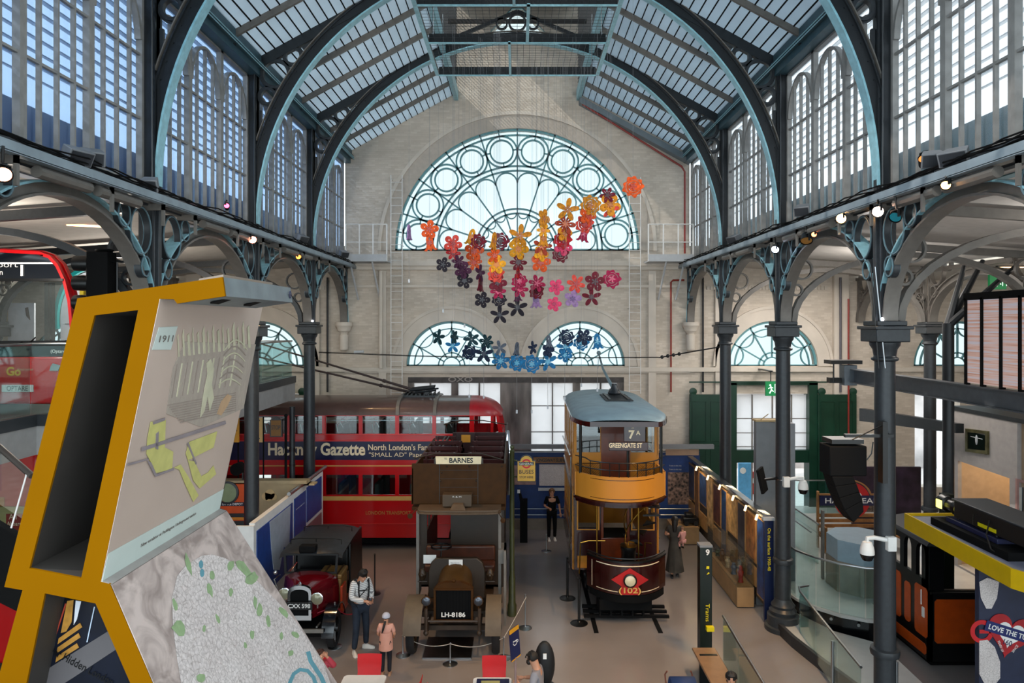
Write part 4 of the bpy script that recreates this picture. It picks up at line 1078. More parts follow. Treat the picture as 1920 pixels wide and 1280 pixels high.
# dash
dsh = bowf(16.35, .62, 1.66, 3.46)
b = B(); b.band(dsh, 'z', .74, 1.46, .05); b.build('dash_panel', M_tmar, tr)
b = B(); b.band([(p[0], p[1] - .0) for p in dsh], 'z', 1.46, 1.50, .08); b.tube([(p[0], p[1] - .02, 1.56) for p in dsh], .018, 8); b.build('dash_rail', M_black, tr)
b = B(); dd = [(p[0], p[1] - .03) for p in dsh]
b.band(dd[1:-1], 'z', 1.385, 1.405, .01)
b.band(dd[1:8], 'z', .80, .815, .01); b.band(dd[13:-1], 'z', .80, .815, .01); p = dd[1]; b.box(p[0] - .01, p[0] + .01, p[1] - .01, p[1], .80, 1.40)
b.build('dash_lining', M_lcream, tr)
yc = 15.70
b = B(); b.prism([(2.56 - .42, 1.10), (2.56, .85 - .02), (2.56 + .42, 1.10), (2.56, 1.36)], 'y', yc - .012, yc + .01)
b.prism([(2.36, .95), (2.36, .76), (2.76, .76), (2.76, .95)], 'y', yc - .01, yc + .01)
b.build('red_diamond', mat('emblem red', '#b01010', .4, var=0), tr, smooth=False)
b = B(); b.lathe([(.15, 0), (.155, -.05), (.125, -.07), (.12, -.06)], (2.56, yc - .01, 1.09), 24, axis='y'); b.build('headlamp_rim', M_black, tr)
b = B(); b.lathe([(.12, -.062), (.06, -.085), (.005, -.09)], (2.56, yc - .01, 1.09), 24, axis='y'); b.build('headlamp_glass', mat('headlamp glass cream', '#d9cdaa', .15, var=.05, coat=.5), tr)
lettering('(102)', (2.56, yc - .014, .84), *FRONT, width=.50, height=.17, m=mat('gold leaf numerals', '#d8a85a', .35), parent=tr, bold=.02)
# buffer beam, truck and life guard
b = B(); b.band(bowf(16.30, .55, 1.75, 3.4), 'z', .56, .72, .08); b.box(1.7, 3.2, 16.3, 21, .55, .72); b.build('platform_bearer', M_blackm, tr)
b = B()
for k in range(3): b.box(1.55, 3.52, 16.05 + .28 * k, 16.13 + .28 * k, .08, .14)
for k in range(5): b.box(1.9 + .25 * k, 1.94 + .25 * k, 16.0, 16.7, .14, .5)
b.box(1.9, 3.1, 15.95, 16.0, .3, .55)
b.build('life_guard', M_blackm, tr, smooth=False)
for y in (18.0, 20.2):
    for x_ in (1.78, 3.08):
        bt, br = B(), B(); wheel(bt, br, x_, y, .40, .38, .12, 6); bt.build('wheel_rim', M_irond, tr); br.build('wheel', M_irond, tr)
tr.rotation_euler[2] = -.02
# rails and their sleepers set in the floor
for px in (1115, 1233):
    xx = XX(px, 15.8); t = B().box(xx - .05, xx + .05, 15.45, 22, 0, .012).build('trim_rail', M_blackm, smooth=False); tag(t, kind='structure')

# ---- motor cab with a dark red bonnet
tx = thing('motor_taxi', (-4.5, 15.8, 0), 'dark red and black vintage taxi, plate CXX 598, facing the viewer beside the khaki bus', 'car')
M_tred = mat('cab crimson', '#5c0713', .18, var=.05, coat=.7)
M_hood = mat('cab hood leathercloth', '#22262b', .45, var=.25, bump=.2, scale=8)
hx0, hx1 = -5.22, -3.84
b = B(); n = 10; rings = []
for y, zz, ins in ((15.18, 1.86, .0), (15.3, 1.93, .0), (16.2, 2.0, .0), (17.0, 1.98, .02), (17.25, 1.88, .06), (17.4, 1.6, .08), (17.42, .7, .08)):
    rings.append([(hx0 + ins, y, zz - .14)] + [(hx0 + ins + (hx1 - hx0 - 2 * ins) * i / n, y, zz - .10 * abs(2 * i / n - 1) ** 3) for i in range(n + 1)] + [(hx1 - ins, y, zz - .14)])
m_ = n + 3; b.add([p for r_ in rings for p in r_], [(j * m_ + i, j * m_ + i + 1, (j + 1) * m_ + i + 1, (j + 1) * m_ + i) for j in range(len(rings) - 1) for i in range(m_ - 1)])
b.build('hood', M_hood, tx, ang=50)
b = B()
for y in (15.62, 16.6):
    b.tube([(hx0 + .12, y, 1.93), (hx0 + .12, y, 2.03), (hx0 + .3, y, 2.06), (hx1 - .3, y, 2.06), (hx1 - .12, y, 2.03), (hx1 - .12, y, 1.93)], .012, 6); b.tube([(-4.53, y, 1.98), (-4.53, y, 2.06)], .01, 5)
build_each(b, 'luggage_rail', M_black, tx)
b = B(); b.box(-4.78, -4.42, 15.16, 15.36, 1.88, 2.03); b.build('taxi_sign', M_blackm, tx, bev=.02)
b = B(); 
for sx in (hx0 + .06, hx1 - .06): b.hexa([(sx - .03, 16.1, .55), (sx + .03, 16.1, .55), (sx + .03, 17.35, .55), (sx - .03, 17.35, .55), (sx - .03, 16.1, 1.86), (sx + .03, 16.1, 1.86), (sx + .03, 17.25, 1.86), (sx - .03, 17.25, 1.86)])
b.box(hx0 + .1, hx1 - .1, 16.1, 16.15, .55, 1.86)
b.build('passenger_body', M_black, tx, bev=.02)
b = B(); b.box(hx0 + .08, -4.45, 15.25, 16.1, .55, 1.1); b.box(-5.1, -4.5, 15.6, 16.0, 1.1, 1.25); b.build('driver_compartment', M_black, tx, bev=.03)
b = B(); b.box(-4.45, hx1 + .02, 15.2, 16.1, .55, .65); b.box(hx1 - .03, hx1 + .02, 15.15, 15.5, .65, 1.15); b.build('luggage_platform', mat('orange red side', '#a8330e', .4), tx, bev=.01)
b = B(); n = 10
def bn(w, z0, zt_, y, cx_=-4.52): return [(cx_ - w, y, z0), (cx_ - w, y, z0 + (zt_ - z0) * .62)] + [(cx_ - w * math.cos(PI * i / n), y, z0 + (zt_ - z0) * (.78 + .22 * math.sin(PI * i / n))) for i in range(1, n)] + [(cx_ + w, y, z0 + (zt_ - z0) * .62), (cx_ + w, y, z0)]
Rs = [bn(.24, .75, 1.44, 14.45), bn(.40, .72, 1.47, 14.85), bn(.58, .65, 1.50, 15.15), bn(.60, .65, 1.42, 15.25)]; m_ = len(Rs[0])
b.add([p for r_ in Rs for p in r_], [(j * m_ + i, j * m_ + i + 1, (j + 1) * m_ + i + 1, (j + 1) * m_ + i) for j in range(3) for i in range(m_ - 1)] + [tuple(range(m_))]); b.build('bonnet', M_tred, tx, ang=50)
b = B(); cxx = -4.52; tp = lambda w, o: [(cxx - w, .78 - o)] + [(cxx - w * math.cos(PI * i / 10), 1.28 + (.18 + o * .0) * math.sin(PI * i / 10) ** .7) for i in range(11)] + [(cxx + w, .78 - o)]
inner = [(cxx - .19, .84)] + [(cxx - .19 * math.cos(PI * i / 10), 1.26 + .12 * math.sin(PI * i / 10) ** .7) for i in range(11)] + [(cxx + .19, .84)]
b.mesh(shape([tp(.245, .04), inner], 14.38, 14.46)); b.lathe([(.03, 0), (.04, .03), (.01, .07)], (cxx, 14.42, 1.46), 12); b.build('radiator_shell', M_chrome, tx)
b = B(); b.mesh(shape([inner], 14.42, 14.44)); b.build('radiator_core', M_blackm, tx, smooth=False)
b = B(); b.box(cxx - .26, cxx + .28, 14.33, 14.35, .98, 1.14); pl_ = b.build('number_plate', M_black, tx)
lettering('CXX 598', (cxx + .01, 14.328, 1.06), *FRONT, width=.46, height=.09, m=M_white, parent=pl_, bold=.02)
M_lens = mat('yellowish lamp lens', '#8c8a74', .1, .3, var=0)
lamp(594, 1122, 14.35, .12, parent=tx, m=M_chrome, glassm=M_lens); lamp(533, 1113, 14.45, .12, parent=tx, m=M_chrome, glassm=M_lens)
for x_ in (-5.13, -3.93):
    bt, br = B(), B(); wheel(bt, br, x_, 14.85, .38, .38, .14, 10); bt.build('tyre', M_rubber, tx); br.build('wheel', M_black, tx)
    bt, br = B(), B(); wheel(bt, br, x_, 17.0, .38, .38, .14, 10); bt.build('tyre', M_rubber, tx); br.build('wheel', M_black, tx)
    b = B(); b.band([(14.85 + .50 * math.cos(math.radians(a)), .38 + .52 * math.sin(math.radians(a))) for a in range(10, 181, 10)], 'x', x_ - .13, x_ + .13, .025); b.build('wing', mat('gloss black wing', '#0b1018', .12, coat=.8), tx)
b = B(); b.box(-5.1, -4.0, 14.28, 14.32, .52, .60); b.tube([(-4.9, 14.34, .62), (-4.9, 14.6, .6)], .02, 6); b.tube([(-4.15, 14.34, .62), (-4.15, 14.6, .6)], .02, 6); b.build('front_bumper', mat('dull silver', '#8d8b86', .35, .7), tx)
b = B(); b.box(-5.0, -4.05, 14.5, 17.3, .35, .50); b.build('chassis', M_blackm, tx)
b = B(); b.mesh(shape([[(-5.1, 1.42), (-3.95, 1.42), (-3.92, 1.86), (-5.12, 1.86)], [(-5.05, 1.46), (-4.0, 1.46), (-3.97, 1.82), (-5.07, 1.82)]], 15.18, 15.21)); b.build('windscreen_frame', M_black, tx, smooth=False)
b = B(); b.tube([(-4.95, 15.12, 1.5), (-4.8, 15.12, 1.7)], .012, 5); b.tube([(-5.2, 15.1, 1.1), (-5.28, 15.05, 1.35), (-5.15, 15.05, 1.45)], .015, 6); b.ball((-5.25, 15.05, 1.5), .05, 10, 6); b.build('horn', M_chrome, tx)
# luggage standing beside the driver
sc_ = thing('suitcase', (-4.1, 15.55, .65)); tag(sc_, 'tan leather suitcase standing on the open platform of the dark red taxi', 'suitcase')
b = B(); b.box(-4.40, -3.90, 15.32, 15.9, .66, 1.26); b.box(-4.42, -3.88, 15.30, 15.92, 1.26, 1.36); b.build('case', mat('tan leather', '#8a6532', .5, var=.15), sc_, bev=.03)
b = B()
for x_ in (-4.3, -4.0): b.box(x_, x_ + .04, 15.295, 15.925, .66, 1.37)
build_each(b, 'strap', mat('brown strap', '#4d3015', .5), sc_, smooth=False)
# ================================================================ LEFT SIDE AND FOREGROUND
def ray(px, py): return Vector(((px - 970) / F, 1.0, -(py - 606) / F))
def onplane(px, py, p0, n):
    """where the line of sight through a point of the photograph meets a plane of the place"""
    e = Vector((0, 0, H)); d = ray(px, py); return e + d * ((Vector(p0) - e).dot(n) / d.dot(n))
def plate_on(pts, p0, n, off, t=.002):
    """thin flat plate lying on a plane, outline read from the photograph"""
    n = Vector(n).normalized()
    if n.dot(Vector((0, 0, H)) - Vector(p0)) < 0: n = -n
    q = [onplane(a, c, p0, n) for a, c in pts]; b = B(); m_ = len(q)
    lo = [p + n * off for p in q]; hi = [p + n * (off + t) for p in q]
    b.add(lo + hi, [tuple(range(m_)), tuple(range(m_, 2 * m_))] + [(i, (i + 1) % m_, m_ + (i + 1) % m_, m_ + i) for i in range(m_)])
    return b

# landing floor carrying the big display unit
t = B().box(-6, -1.95, -4, 4.4, 4.08, 4.30).build('floor_landing', mat('dark landing floor', '#3a3836', .6), smooth=False); tag(t, kind='structure')
KY0, KY1 = 3.0, 4.2
k0 = lambda px, py: (XX(px, KY0), ZZ(py, KY0))
kd = thing('display_unit', (-2.1, 3.2, 4.3), 'tall leaning display unit with bright yellow frame, 1911 picture and city map', 'display')
M_yel = mat('yellow frame paint', '#7f5300', .8, var=.05, scale=1.5, spec=.03)
face = [k0(*p) for p in ((145, 559), (417, 519), (422, 555), (332, 569), (326, 561), (299, 560), (189, 1090), (206, 1095), (286, 1280), (368, 1470), (-58, 1470), (42, 1106), (8, 1100))]
h1 = [k0(*p) for p in ((177, 591), (259, 581), (152, 1084), (55, 1065))]
h2 = [k0(*p) for p in ((84, 1112), (179, 1131), (290, 1385), (28, 1385))]
B().mesh(shape([face, h1, h2], KY0, KY0 + .012)).build('yellow_frame', M_yel, kd, smooth=False)
body = [k0(*p) for p in ((147, 561), (299, 562), (190, 1091), (207, 1097), (286, 1280), (368, 1469), (-56, 1469), (44, 1107), (10, 1099))]
M_kin = mat('dark inner lining', '#262321', .6, var=.1)
B().mesh(shape([body, h1, h2], KY0 + .012, KY1)).build('carcass', mat('dark unit body', '#3a3633', .6), kd, smooth=False)
b = B(); b.mesh(shape([[(p[0], p[1]) for p in h1]], KY0 + .62, KY0 + .64)); b.build('recess_back', mat('black recess lining', '#16130f', .7), kd, smooth=False)
# canopy arm of the frame
arm = [k0(*p) for p in ((300, 538), (417, 519), (422, 555), (332, 569), (326, 561), (299, 560))]
b = B(); b.prism(arm, 'y', KY0 + .012, 3.9); b.build('canopy_arm', mat('zinc grey sheet', '#7f8a8e', .45, .4, var=.15, scale=6), kd, smooth=False)
b = B(); p = k0(422, 553); q = k0(345, 566)
for y in (3.12, 3.5): b.hexa([(q[0] + .06, y, q[1] - .004), (p[0] - .03, y, p[1] - .004), (p[0] - .03, y + .09, p[1] - .004), (q[0] + .06, y + .09, q[1] - .004), (q[0] + .06, y, q[1] + .004), (p[0] - .03, y, p[1] + .004), (p[0] - .03, y + .09, p[1] + .004), (q[0] + .06, y + .09, q[1] + .004)])
build_each(b, 'lamp_slot', M_blackm, kd, smooth=False)
c_ = P(540, 551, 3.885); b = B(); b.band([(c_.x + .012 * math.cos(2 * PI * i / 20), c_.z + .016 * math.sin(2 * PI * i / 20)) for i in range(20)], 'y', 3.888, 3.896, .006, True)
b = B(); x_ = k0(420, 540)[0] + .004; b.band([(3.86 + .014 * math.cos(2 * PI * i / 20), k0(420, 537)[1] + .018 * math.sin(2 * PI * i / 20)) for i in range(20)], 'x', x_, x_ + .003, .006, True); b.band([(3.86 - .022, k0(420, 537)[1]), (3.86 + .022, k0(420, 537)[1])], 'x', x_, x_ + .003, .005); b.build('roundel_mark', M_navy, kd)
# slanting picture screen
A_ = Vector((XX(299, 3), 3, ZZ(560, 3))); B_ = Vector((XX(189, 3), 3, ZZ(1090, 3)))
nS = (B_ - A_).cross(Vector((0, 1, 0))).normalized()
def screen(pts, off, name, m, par=kd): return plate_on(pts, A_, nS, off).build(name, m, par, smooth=False)
def pic(nt, b):
    tc = nt.nodes.new('ShaderNodeTexCoord'); n = nt.nodes.new('ShaderNodeTexNoise'); n.inputs['Scale'].default_value = 2.2; n.inputs['Detail'].default_value = 3
    nt.links.new(tc.outputs['Object'], n.inputs['Vector']); cr = nt.nodes.new('ShaderNodeValToRGB'); e = cr.color_ramp.elements
    e[0].color = srgb('#b3a094'); e[1].color = srgb('#c8b5a8'); nt.links.new(n.outputs['Fac'], cr.inputs[0]); return cr.outputs[0]
scr = screen([(299, 560), (492, 573), (410, 954), (189, 1090)], .001, 'picture_screen', node_mat('projected picture ground', pic, .35))
M_pale = mat('pale caption strip', '#c4d0ca', .5, var=.03)
def ink(name, col): return mat(name, col, .6, var=.08, scale=14)
def hatch(nt, b):
    tc = nt.nodes.new('ShaderNodeTexCoord'); w = nt.nodes.new('ShaderNodeTexNoise'); w.inputs['Scale'].default_value = 9; w.inputs['Detail'].default_value = 9; w.inputs['Roughness'].default_value = .75
    mp = nt.nodes.new('ShaderNodeMapping'); mp.inputs['Scale'].default_value = (3, 3, .8)
    nt.links.new(tc.outputs['Object'], mp.inputs[0]); nt.links.new(mp.outputs[0], w.inputs['Vector'])
    cr = nt.nodes.new('ShaderNodeValToRGB'); e = cr.color_ramp.elements
    e[0].position = .38; e[0].color = srgb('#a09489'); e[1].position = .62; e[1].color = srgb('#aea495'); x = e.new(.52); x.color = srgb('#a79b90')
    nt.links.new(w.outputs['Fac'], cr.inputs[0]); return cr.outputs[0]
M_hatch = node_mat('faded engraved drawing', hatch, .5)
screen([(189, 1090), (410, 954), (418, 916), (201, 1037)], .004, 'caption_strip', M_pale, scr)
screen([(296, 613), (331, 611), (318, 655), (283, 655)], .004, 'date_label', M_pale, scr)
screen([(345, 640), (478, 645), (455, 765), (375, 800), (310, 775), (322, 690)], .004, 'engraving', M_hatch, scr)
arm2 = [k0(*p) for p in ((352, 530), (404, 521), (404, 512), (358, 520))]
b = B(); b.prism(arm2, 'y', KY0 + .08, 3.7); b.build('top_housing', mat('taupe housing', '#8a7a6c', .6), kd, smooth=False)
M_ln = ink('pale drawn line', '#c3bfa4'); M_dl = ink('soft drawn line', '#96897f')
for k in range(15):
    x_ = 332 + 9.4 * k; y_ = 668 - 1.2 * k; w_ = 2.2 + (k % 3); screen([(x_, y_), (x_ + w_, y_), (x_ + w_ - 3, y_ - 42 - 9 * (k % 2)), (x_ - 2, y_ - 38)], .006, 'drawn_window', M_ln, scr)
for k in range(12):
    x_ = 318 + 10 * k; screen([(x_, 745 - 2 * k), (x_ + 2, 745 - 2 * k), (x_ + 12, 682 - 1.6 * k), (x_ + 10, 682 - 1.6 * k)], .006, 'drawn_column', M_ln if k % 2 else M_dl, scr)
for k in range(7):
    cx_, cy_ = 440 - k * 2, 655 + 11 * k; screen([(cx_ - 22 + 44 * i / 8, cy_ - (20 - 1.2 * k) * math.sin(PI * i / 8)) for i in range(9)] + [(cx_ + 20 - 40 * i / 8, cy_ - (17 - 1.2 * k) * math.sin(PI * (8 - i) / 8)) for i in range(9)], .007, 'drawn_arch', M_dl if k % 2 else M_ln, scr)
for k in range(9): screen([(312 + 3 * k, 758 + 4 * k), (440, 735 + 4 * k), (440, 736.5 + 4 * k), (312 + 3 * k, 760 + 4 * k)], .006, 'drawn_line', M_dl, scr)
screen([(372, 782), (378, 740), (386, 700), (384, 680), (392, 672), (398, 690), (394, 720), (398, 745), (390, 770), (386, 742), (380, 770)], .008, 'drawn_steam', M_ln, scr)
screen([(404, 775), (412, 752), (424, 738), (432, 742), (424, 760), (412, 778)], .007, 'drawn_glow', ink('faded orange ink', '#bb9a78'), scr)
yel_i = ink('faded yellow ink', '#c0bb72')
for pts in (((280, 790), (308, 786), (306, 838), (322, 846), (320, 878), (290, 886), (272, 850), (274, 820)), ((352, 828), (405, 808), (398, 838), (350, 862), (346, 850)), ((350, 862), (362, 864), (375, 892), (388, 885), (398, 872), (403, 888), (372, 915), (360, 900)), ((324, 876), (336, 870), (350, 892), (370, 928), (360, 940), (344, 905), (334, 880))):
    screen(pts, .006, 'drawn_section', yel_i, scr)
for pts in (((262, 838), (420, 788), (421, 794), (262, 845)), ((272, 862), (280, 866), (290, 888), (322, 876), (323, 880), (288, 893)), ((283, 790), (306, 782), (306, 787), (284, 795)), ((289, 812), (294, 808), (293, 842), (288, 840)), ((236, 868), (275, 858), (275, 861), (236, 872)), ((350, 828), (366, 868), (364, 870), (348, 832))):
    screen(pts, .008, 'drawn_line', ink('faded grey ink', '#8b8184'), scr)
eY = Vector((0, 1, 0)); eU = (A_ - B_).normalized()
def wr(text, px, py, P0, nn, up, w_, h_, m, par, off=.008, flip=1):
    o_ = onplane(px, py, P0, nn) + nn * off
    r_ = Vector(up).cross(nn); return lettering(text, o_, r_, up, width=w_, height=h_, m=m, parent=par)
nv = nS if nS.dot(Vector((0, 0, H)) - A_) > 0 else -nS
def plane_text(text, px, py, P0, nn, up, w_, h_, m, par, off=.008):
    up = Vector(up); up = (up - nn * up.dot(nn)).normalized(); r_ = up.cross(nn).normalized()
    return lettering(text, onplane(px, py, P0, nn) + nn * off, r_, up, width=w_, height=h_, m=m, parent=par, depth=.001)
M_inkd = mat('grey brown ink', '#6d6660', .7, var=0)
plane_text('1911', 309, 634, A_, nv, eU, .12, .030, M_inkd, scr)
plane_text('New escalator at Paddington Underground station', 317, 990, A_, nv, eU, .56, .022, M_inkd, scr)
# grey ledge and slanting map
mp0 = Vector((XX(206, 3), 3, ZZ(1095, 3))); mp1 = Vector((XX(286, 3), 3, ZZ(1280, 3)))
nM = (mp1 - mp0).cross(Vector((0, 1, 0))).normalized(); nMv = nM if nM.dot(Vector((0, 0, H)) - mp0) > 0 else -nM
b = B(); q = [onplane(a, c, A_, nv) for a, c in ((189, 1090), (410, 954))] + [onplane(a, c, mp0, nMv) for a, c in ((424, 958), (208, 1097))]
b.add([p + Vector((0, 0, .004)) for p in q] + [p - Vector((0, 0, .10)) for p in q], [(0, 1, 2, 3), (7, 6, 5, 4), (0, 1, 5, 4), (1, 2, 6, 5), (2, 3, 7, 6), (3, 0, 4, 7)]); b.build('grey_ledge', mat('zinc ledge', '#a29c97', .5, .2, var=.1), kd, smooth=False)
def mapcol(nt, b):
    tc = nt.nodes.new('ShaderNodeTexCoord'); v = nt.nodes.new('ShaderNodeTexVoronoi'); v.feature = 'DISTANCE_TO_EDGE'; v.inputs['Scale'].default_value = 32
    nz = nt.nodes.new('ShaderNodeTexNoise'); nz.inputs['Scale'].default_value = 60; nz.inputs['Detail'].default_value = 6
    n2 = nt.nodes.new('ShaderNodeTexNoise'); n2.inputs['Scale'].default_value = 3; n2.inputs['Detail'].default_value = 4
    for n in (v, nz, n2): nt.links.new(tc.outputs['Object'], n.inputs['Vector'])
    cr = nt.nodes.new('ShaderNodeValToRGB'); e = cr.color_ramp.elements; e[0].position = .3; e[0].color = srgb('#bbb2af'); e[1].position = .66; e[1].color = srgb('#e2d9d6')
    nt.links.new(nz.outputs['Fac'], cr.inputs[0])
    c2 = nt.nodes.new('ShaderNodeValToRGB'); e = c2.color_ramp.elements; e[0].position = .02; e[0].color = (.62, .60, .58, 1); e[1].position = .07; e[1].color = (1, 1, 1, 1)
    nt.links.new(v.outputs['Distance'], c2.inputs[0])
    mx = nt.nodes.new('ShaderNodeMix'); mx.data_type = 'RGBA'; mx.blend_type = 'MULTIPLY'; mx.inputs['Factor'].default_value = .8
    nt.links.new(cr.outputs[0], mx.inputs['A']); nt.links.new(c2.outputs[0], mx.inputs['B'])
    c3 = nt.nodes.new('ShaderNodeValToRGB'); e = c3.color_ramp.elements; e[0].position = .35; e[0].color = (.88, .86, .86, 1); e[1].position = .7; e[1].color = (1, 1, 1, 1)
    nt.links.new(n2.outputs['Fac'], c3.inputs[0])
    m2 = nt.nodes.new('ShaderNodeMix'); m2.data_type = 'RGBA'; m2.blend_type = 'MULTIPLY'; m2.inputs['Factor'].default_value = 1
    nt.links.new(mx.outputs['Result'], m2.inputs['A']); nt.links.new(c3.outputs[0], m2.inputs['B']); return m2.outputs['Result']
M_map = node_mat('printed street map', mapcol, .5)
def relief(nt, b):
    tc = nt.nodes.new('ShaderNodeTexCoord'); n = nt.nodes.new('ShaderNodeTexNoise'); n.inputs['Scale'].default_value = 5; n.inputs['Detail'].default_value = 10; n.inputs['Distortion'].default_value = 1.5
    nt.links.new(tc.outputs['Object'], n.inputs['Vector']); cr = nt.nodes.new('ShaderNodeValToRGB'); e = cr.color_ramp.elements
    e[0].position = .38; e[0].color = srgb('#8e7f79'); e[1].position = .62; e[1].color = srgb('#c2b1aa'); nt.links.new(n.outputs['Fac'], cr.inputs[0]); return cr.outputs[0]
corner = [(208, 1097), (424, 958), (642, 1298), (700, 1385), (700, 1470), (368, 1470)]
mb = plate_on(corner, mp0, nM, .001, .004).build('map_panel', node_mat('etched map border', relief, .5), kd, smooth=False)
def mapshape(pts, off, name, m): return plate_on(pts, mp0, nM, off, .001).build(name, m, mb, smooth=False)
ov = []
for a in range(0, 360, 8):   # oval of the city map
    ca, sa = math.cos(math.radians(a)), math.sin(math.radians(a)); rot = math.radians(58)
    ex, ey = 240 * ca, 118 * sa; ov.append((470 + ex * math.cos(rot) - ey * math.sin(rot), 1245 + ex * math.sin(rot) + ey * math.cos(rot)))
mapshape([(360, 1052), (375, 1043), (395, 1040), (420, 1047), (450, 1065), (480, 1090), (520, 1130), (548, 1160), (580, 1205), (605, 1245), (620, 1290), (640, 1380), (640, 1440), (380, 1440), (345, 1330), (330, 1240), (322, 1180), (320, 1120), (330, 1080), (345, 1062)], .007, 'city_map', M_map)
M_park = mat('map park green', '#8ba377', .6, var=.1, scale=30); M_riv = mat('map river teal', '#5b93a0', .6, var=.08)
b0 = [(350, 1058, 5, 22, -15), (390, 1088, 0, 0, 0), (395, 1080, 5, 9, -20), (390, 1105, 5, 14, -15), (430, 1110, 4, 9, 0), (325, 1135, 4, 12, -15), (332, 1178, 11, 15, -25), (455, 1068, 20, 8, 50), (470, 1085, 9, 14, 40), (430, 1060, 6, 10, 30), (476, 1130, 4, 12, 0), (500, 1165, 4, 10, -10), (456, 1275, 0, 0, 0), (374, 1272, 9, 10, 0), (470, 1190, 4, 8, 0), (457, 1210, 3, 6, 0), (525, 1193, 4, 9, 0), (550, 1190, 8, 5, 40), (484, 1145, 6, 14, 10), (530, 1150, 5, 12, -40), (543, 1225, 5, 6, 0), (405, 1160, 3, 9, -20), (380, 1180, 3, 6, 0)]
for (x_, y_, rx_, ry_, ro) in b0:
    if not rx_: continue
    pts = []
    for i in range(9):
        a = 2 * PI * i / 9; r_ = .75 + .5 * random.random(); ex, ey = rx_ * r_ * math.cos(a), ry_ * r_ * math.sin(a); c_, s_ = math.cos(math.radians(ro)), math.sin(math.radians(ro)); pts.append((x_ + ex * c_ - ey * s_, y_ + ex * s_ + ey * c_))
    mapshape(pts, .009, 'park_patch', M_park)
for (x_, y_) in ((374, 1059), (376, 1075)): mapshape([(x_ + 4 * math.cos(2 * PI * i / 10), y_ + 8 * math.sin(2 * PI * i / 10)) for i in range(10)], .009, 'reservoir', M_riv)
def rivband(path, w_):
    L, R = [], []
    for i, p in enumerate(path):
        a = path[max(i - 1, 0)]; c = path[min(i + 1, len(path) - 1)]; dx, dy = c[0] - a[0], c[1] - a[1]; l = math.hypot(dx, dy); L.append((p[0] - dy / l * w_, p[1] + dx / l * w_)); R.append((p[0] + dy / l * w_, p[1] - dx / l * w_))
    return L + R[::-1]
mapshape(rivband([(575, 1222), (580, 1240), (590, 1255), (600, 1270), (606, 1285), (610, 1300)], 4), .009, 'river', M_riv)
mapshape(rivband([(543, 1300), (541, 1280), (548, 1264), (560, 1256), (574, 1258), (585, 1270), (592, 1290), (596, 1310)], 3.5), .009, 'river', M_riv)
# lower opening: lit picture and title
sc2 = plate_on([(80, 1112), (182, 1131), (300, 1385), (36, 1385)], (0, 3.16, 0), Vector((0, -1, 0)), 0, .004).build('photo_panel', mat('dark photograph', '#0e1322', .3, var=.4, scale=5), kd, smooth=False)
def ph(pts, nm, m): return plate_on(pts, (0, 3.16, 0), Vector((0, -1, 0)), .006, .002).build(nm, m, sc2, smooth=False)
M_gold = mat('lamp lit stair print', '#c08a3a', .4, var=.35, scale=12); M_goldp = mat('pale gold print', '#f0dca0', .4, var=.1); M_rd = mat('red rail print', '#b0402a', .5)
ph([(128, 1125), (140, 1123), (136, 1165), (126, 1182), (116, 1185)], 'printed_doorway', M_gold); ph([(144, 1124), (154, 1126), (146, 1160), (140, 1170)], 'printed_light', mat('white print', '#e8ecf4', .4))
for k in range(3): ph([(112 - 2 * k, 1195 + 17 * k), (152 - 3 * k, 1166 + 19 * k), (156 - 3 * k, 1174 + 19 * k), (110 - 2 * k, 1206 + 17 * k)], 'printed_step', M_gold)
ph([(124, 1130), (127, 1130), (104, 1200), (97, 1225), (95, 1222)], 'printed_handrail', M_rd)
for k in range(6): ph([(98 - 3 * k, 1150 + 14 * k), (103 - 3 * k, 1148 + 14 * k), (100 - 3 * k, 1158 + 14 * k), (95 - 3 * k, 1160 + 14 * k)], 'printed_railing', M_gold)
ph([(178, 1136), (180, 1136), (166, 1202), (164, 1202)], 'printed_edge', mat('pale blue print', '#c5d6ea', .4))
strip = ph([(50, 1278), (207, 1180), (222, 1214), (140, 1268), (50, 1325)], 'title_strip', mat('grey title strip', '#5e5a5c', .5))
nF = Vector((0, -1, 0)); upv = Vector((.47, 0, .88))
plane_text('over Hidden London', 152, 1244, (0, 3.16, 0), nF, upv, .34, .036, M_black, sc2, off=.010)

# ---- traffic light behind the unit
tl = thing('traffic_light', (-7.0, 11.0, 5.3), 'black traffic signal head with hooded lamps, seen side-on above the yellow frame', 'traffic light')
c = P(190, 515, 11.0)
b = B(); b.box(c.x - .17, c.x + .17, c.y - .13, c.y + .13, c.z - .55, c.z + .36); b.lathe([(.03, .36), (.13, .37), (.14, .40), (.02, .42)], (c.x + .05, c.y, c.z), 14); b.build('signal_case', M_blackm, tl, bev=.03)
for k in range(3):
    z = c.z + .18 - .31 * k; b = B()
    b.lathe([(.115, 0), (.125, -.10), (.12, -.24), (.105, -.24), (.11, -.10), (.10, 0)], (c.x - .17, c.y, z), 18, axis='x', cap=False, a0=0, a1=2 * PI)
    b.build('lamp_hood', M_black, tl)
b = B(); b.tube([(c.x, c.y, 5.3), (c.x, c.y, c.z - .5)], .06, 12); b.tube([(c.x, c.y, 5.3), (c.x, c.y, 5.36)], .14, 16); b.tube([(c.x + .17, c.y, c.z + .2), (c.x + .25, c.y, c.z + .2), (c.x + .25, c.y, c.z - .3)], .015, 6); b.build('pole', M_black, tl)
tl.location.z = 5.3

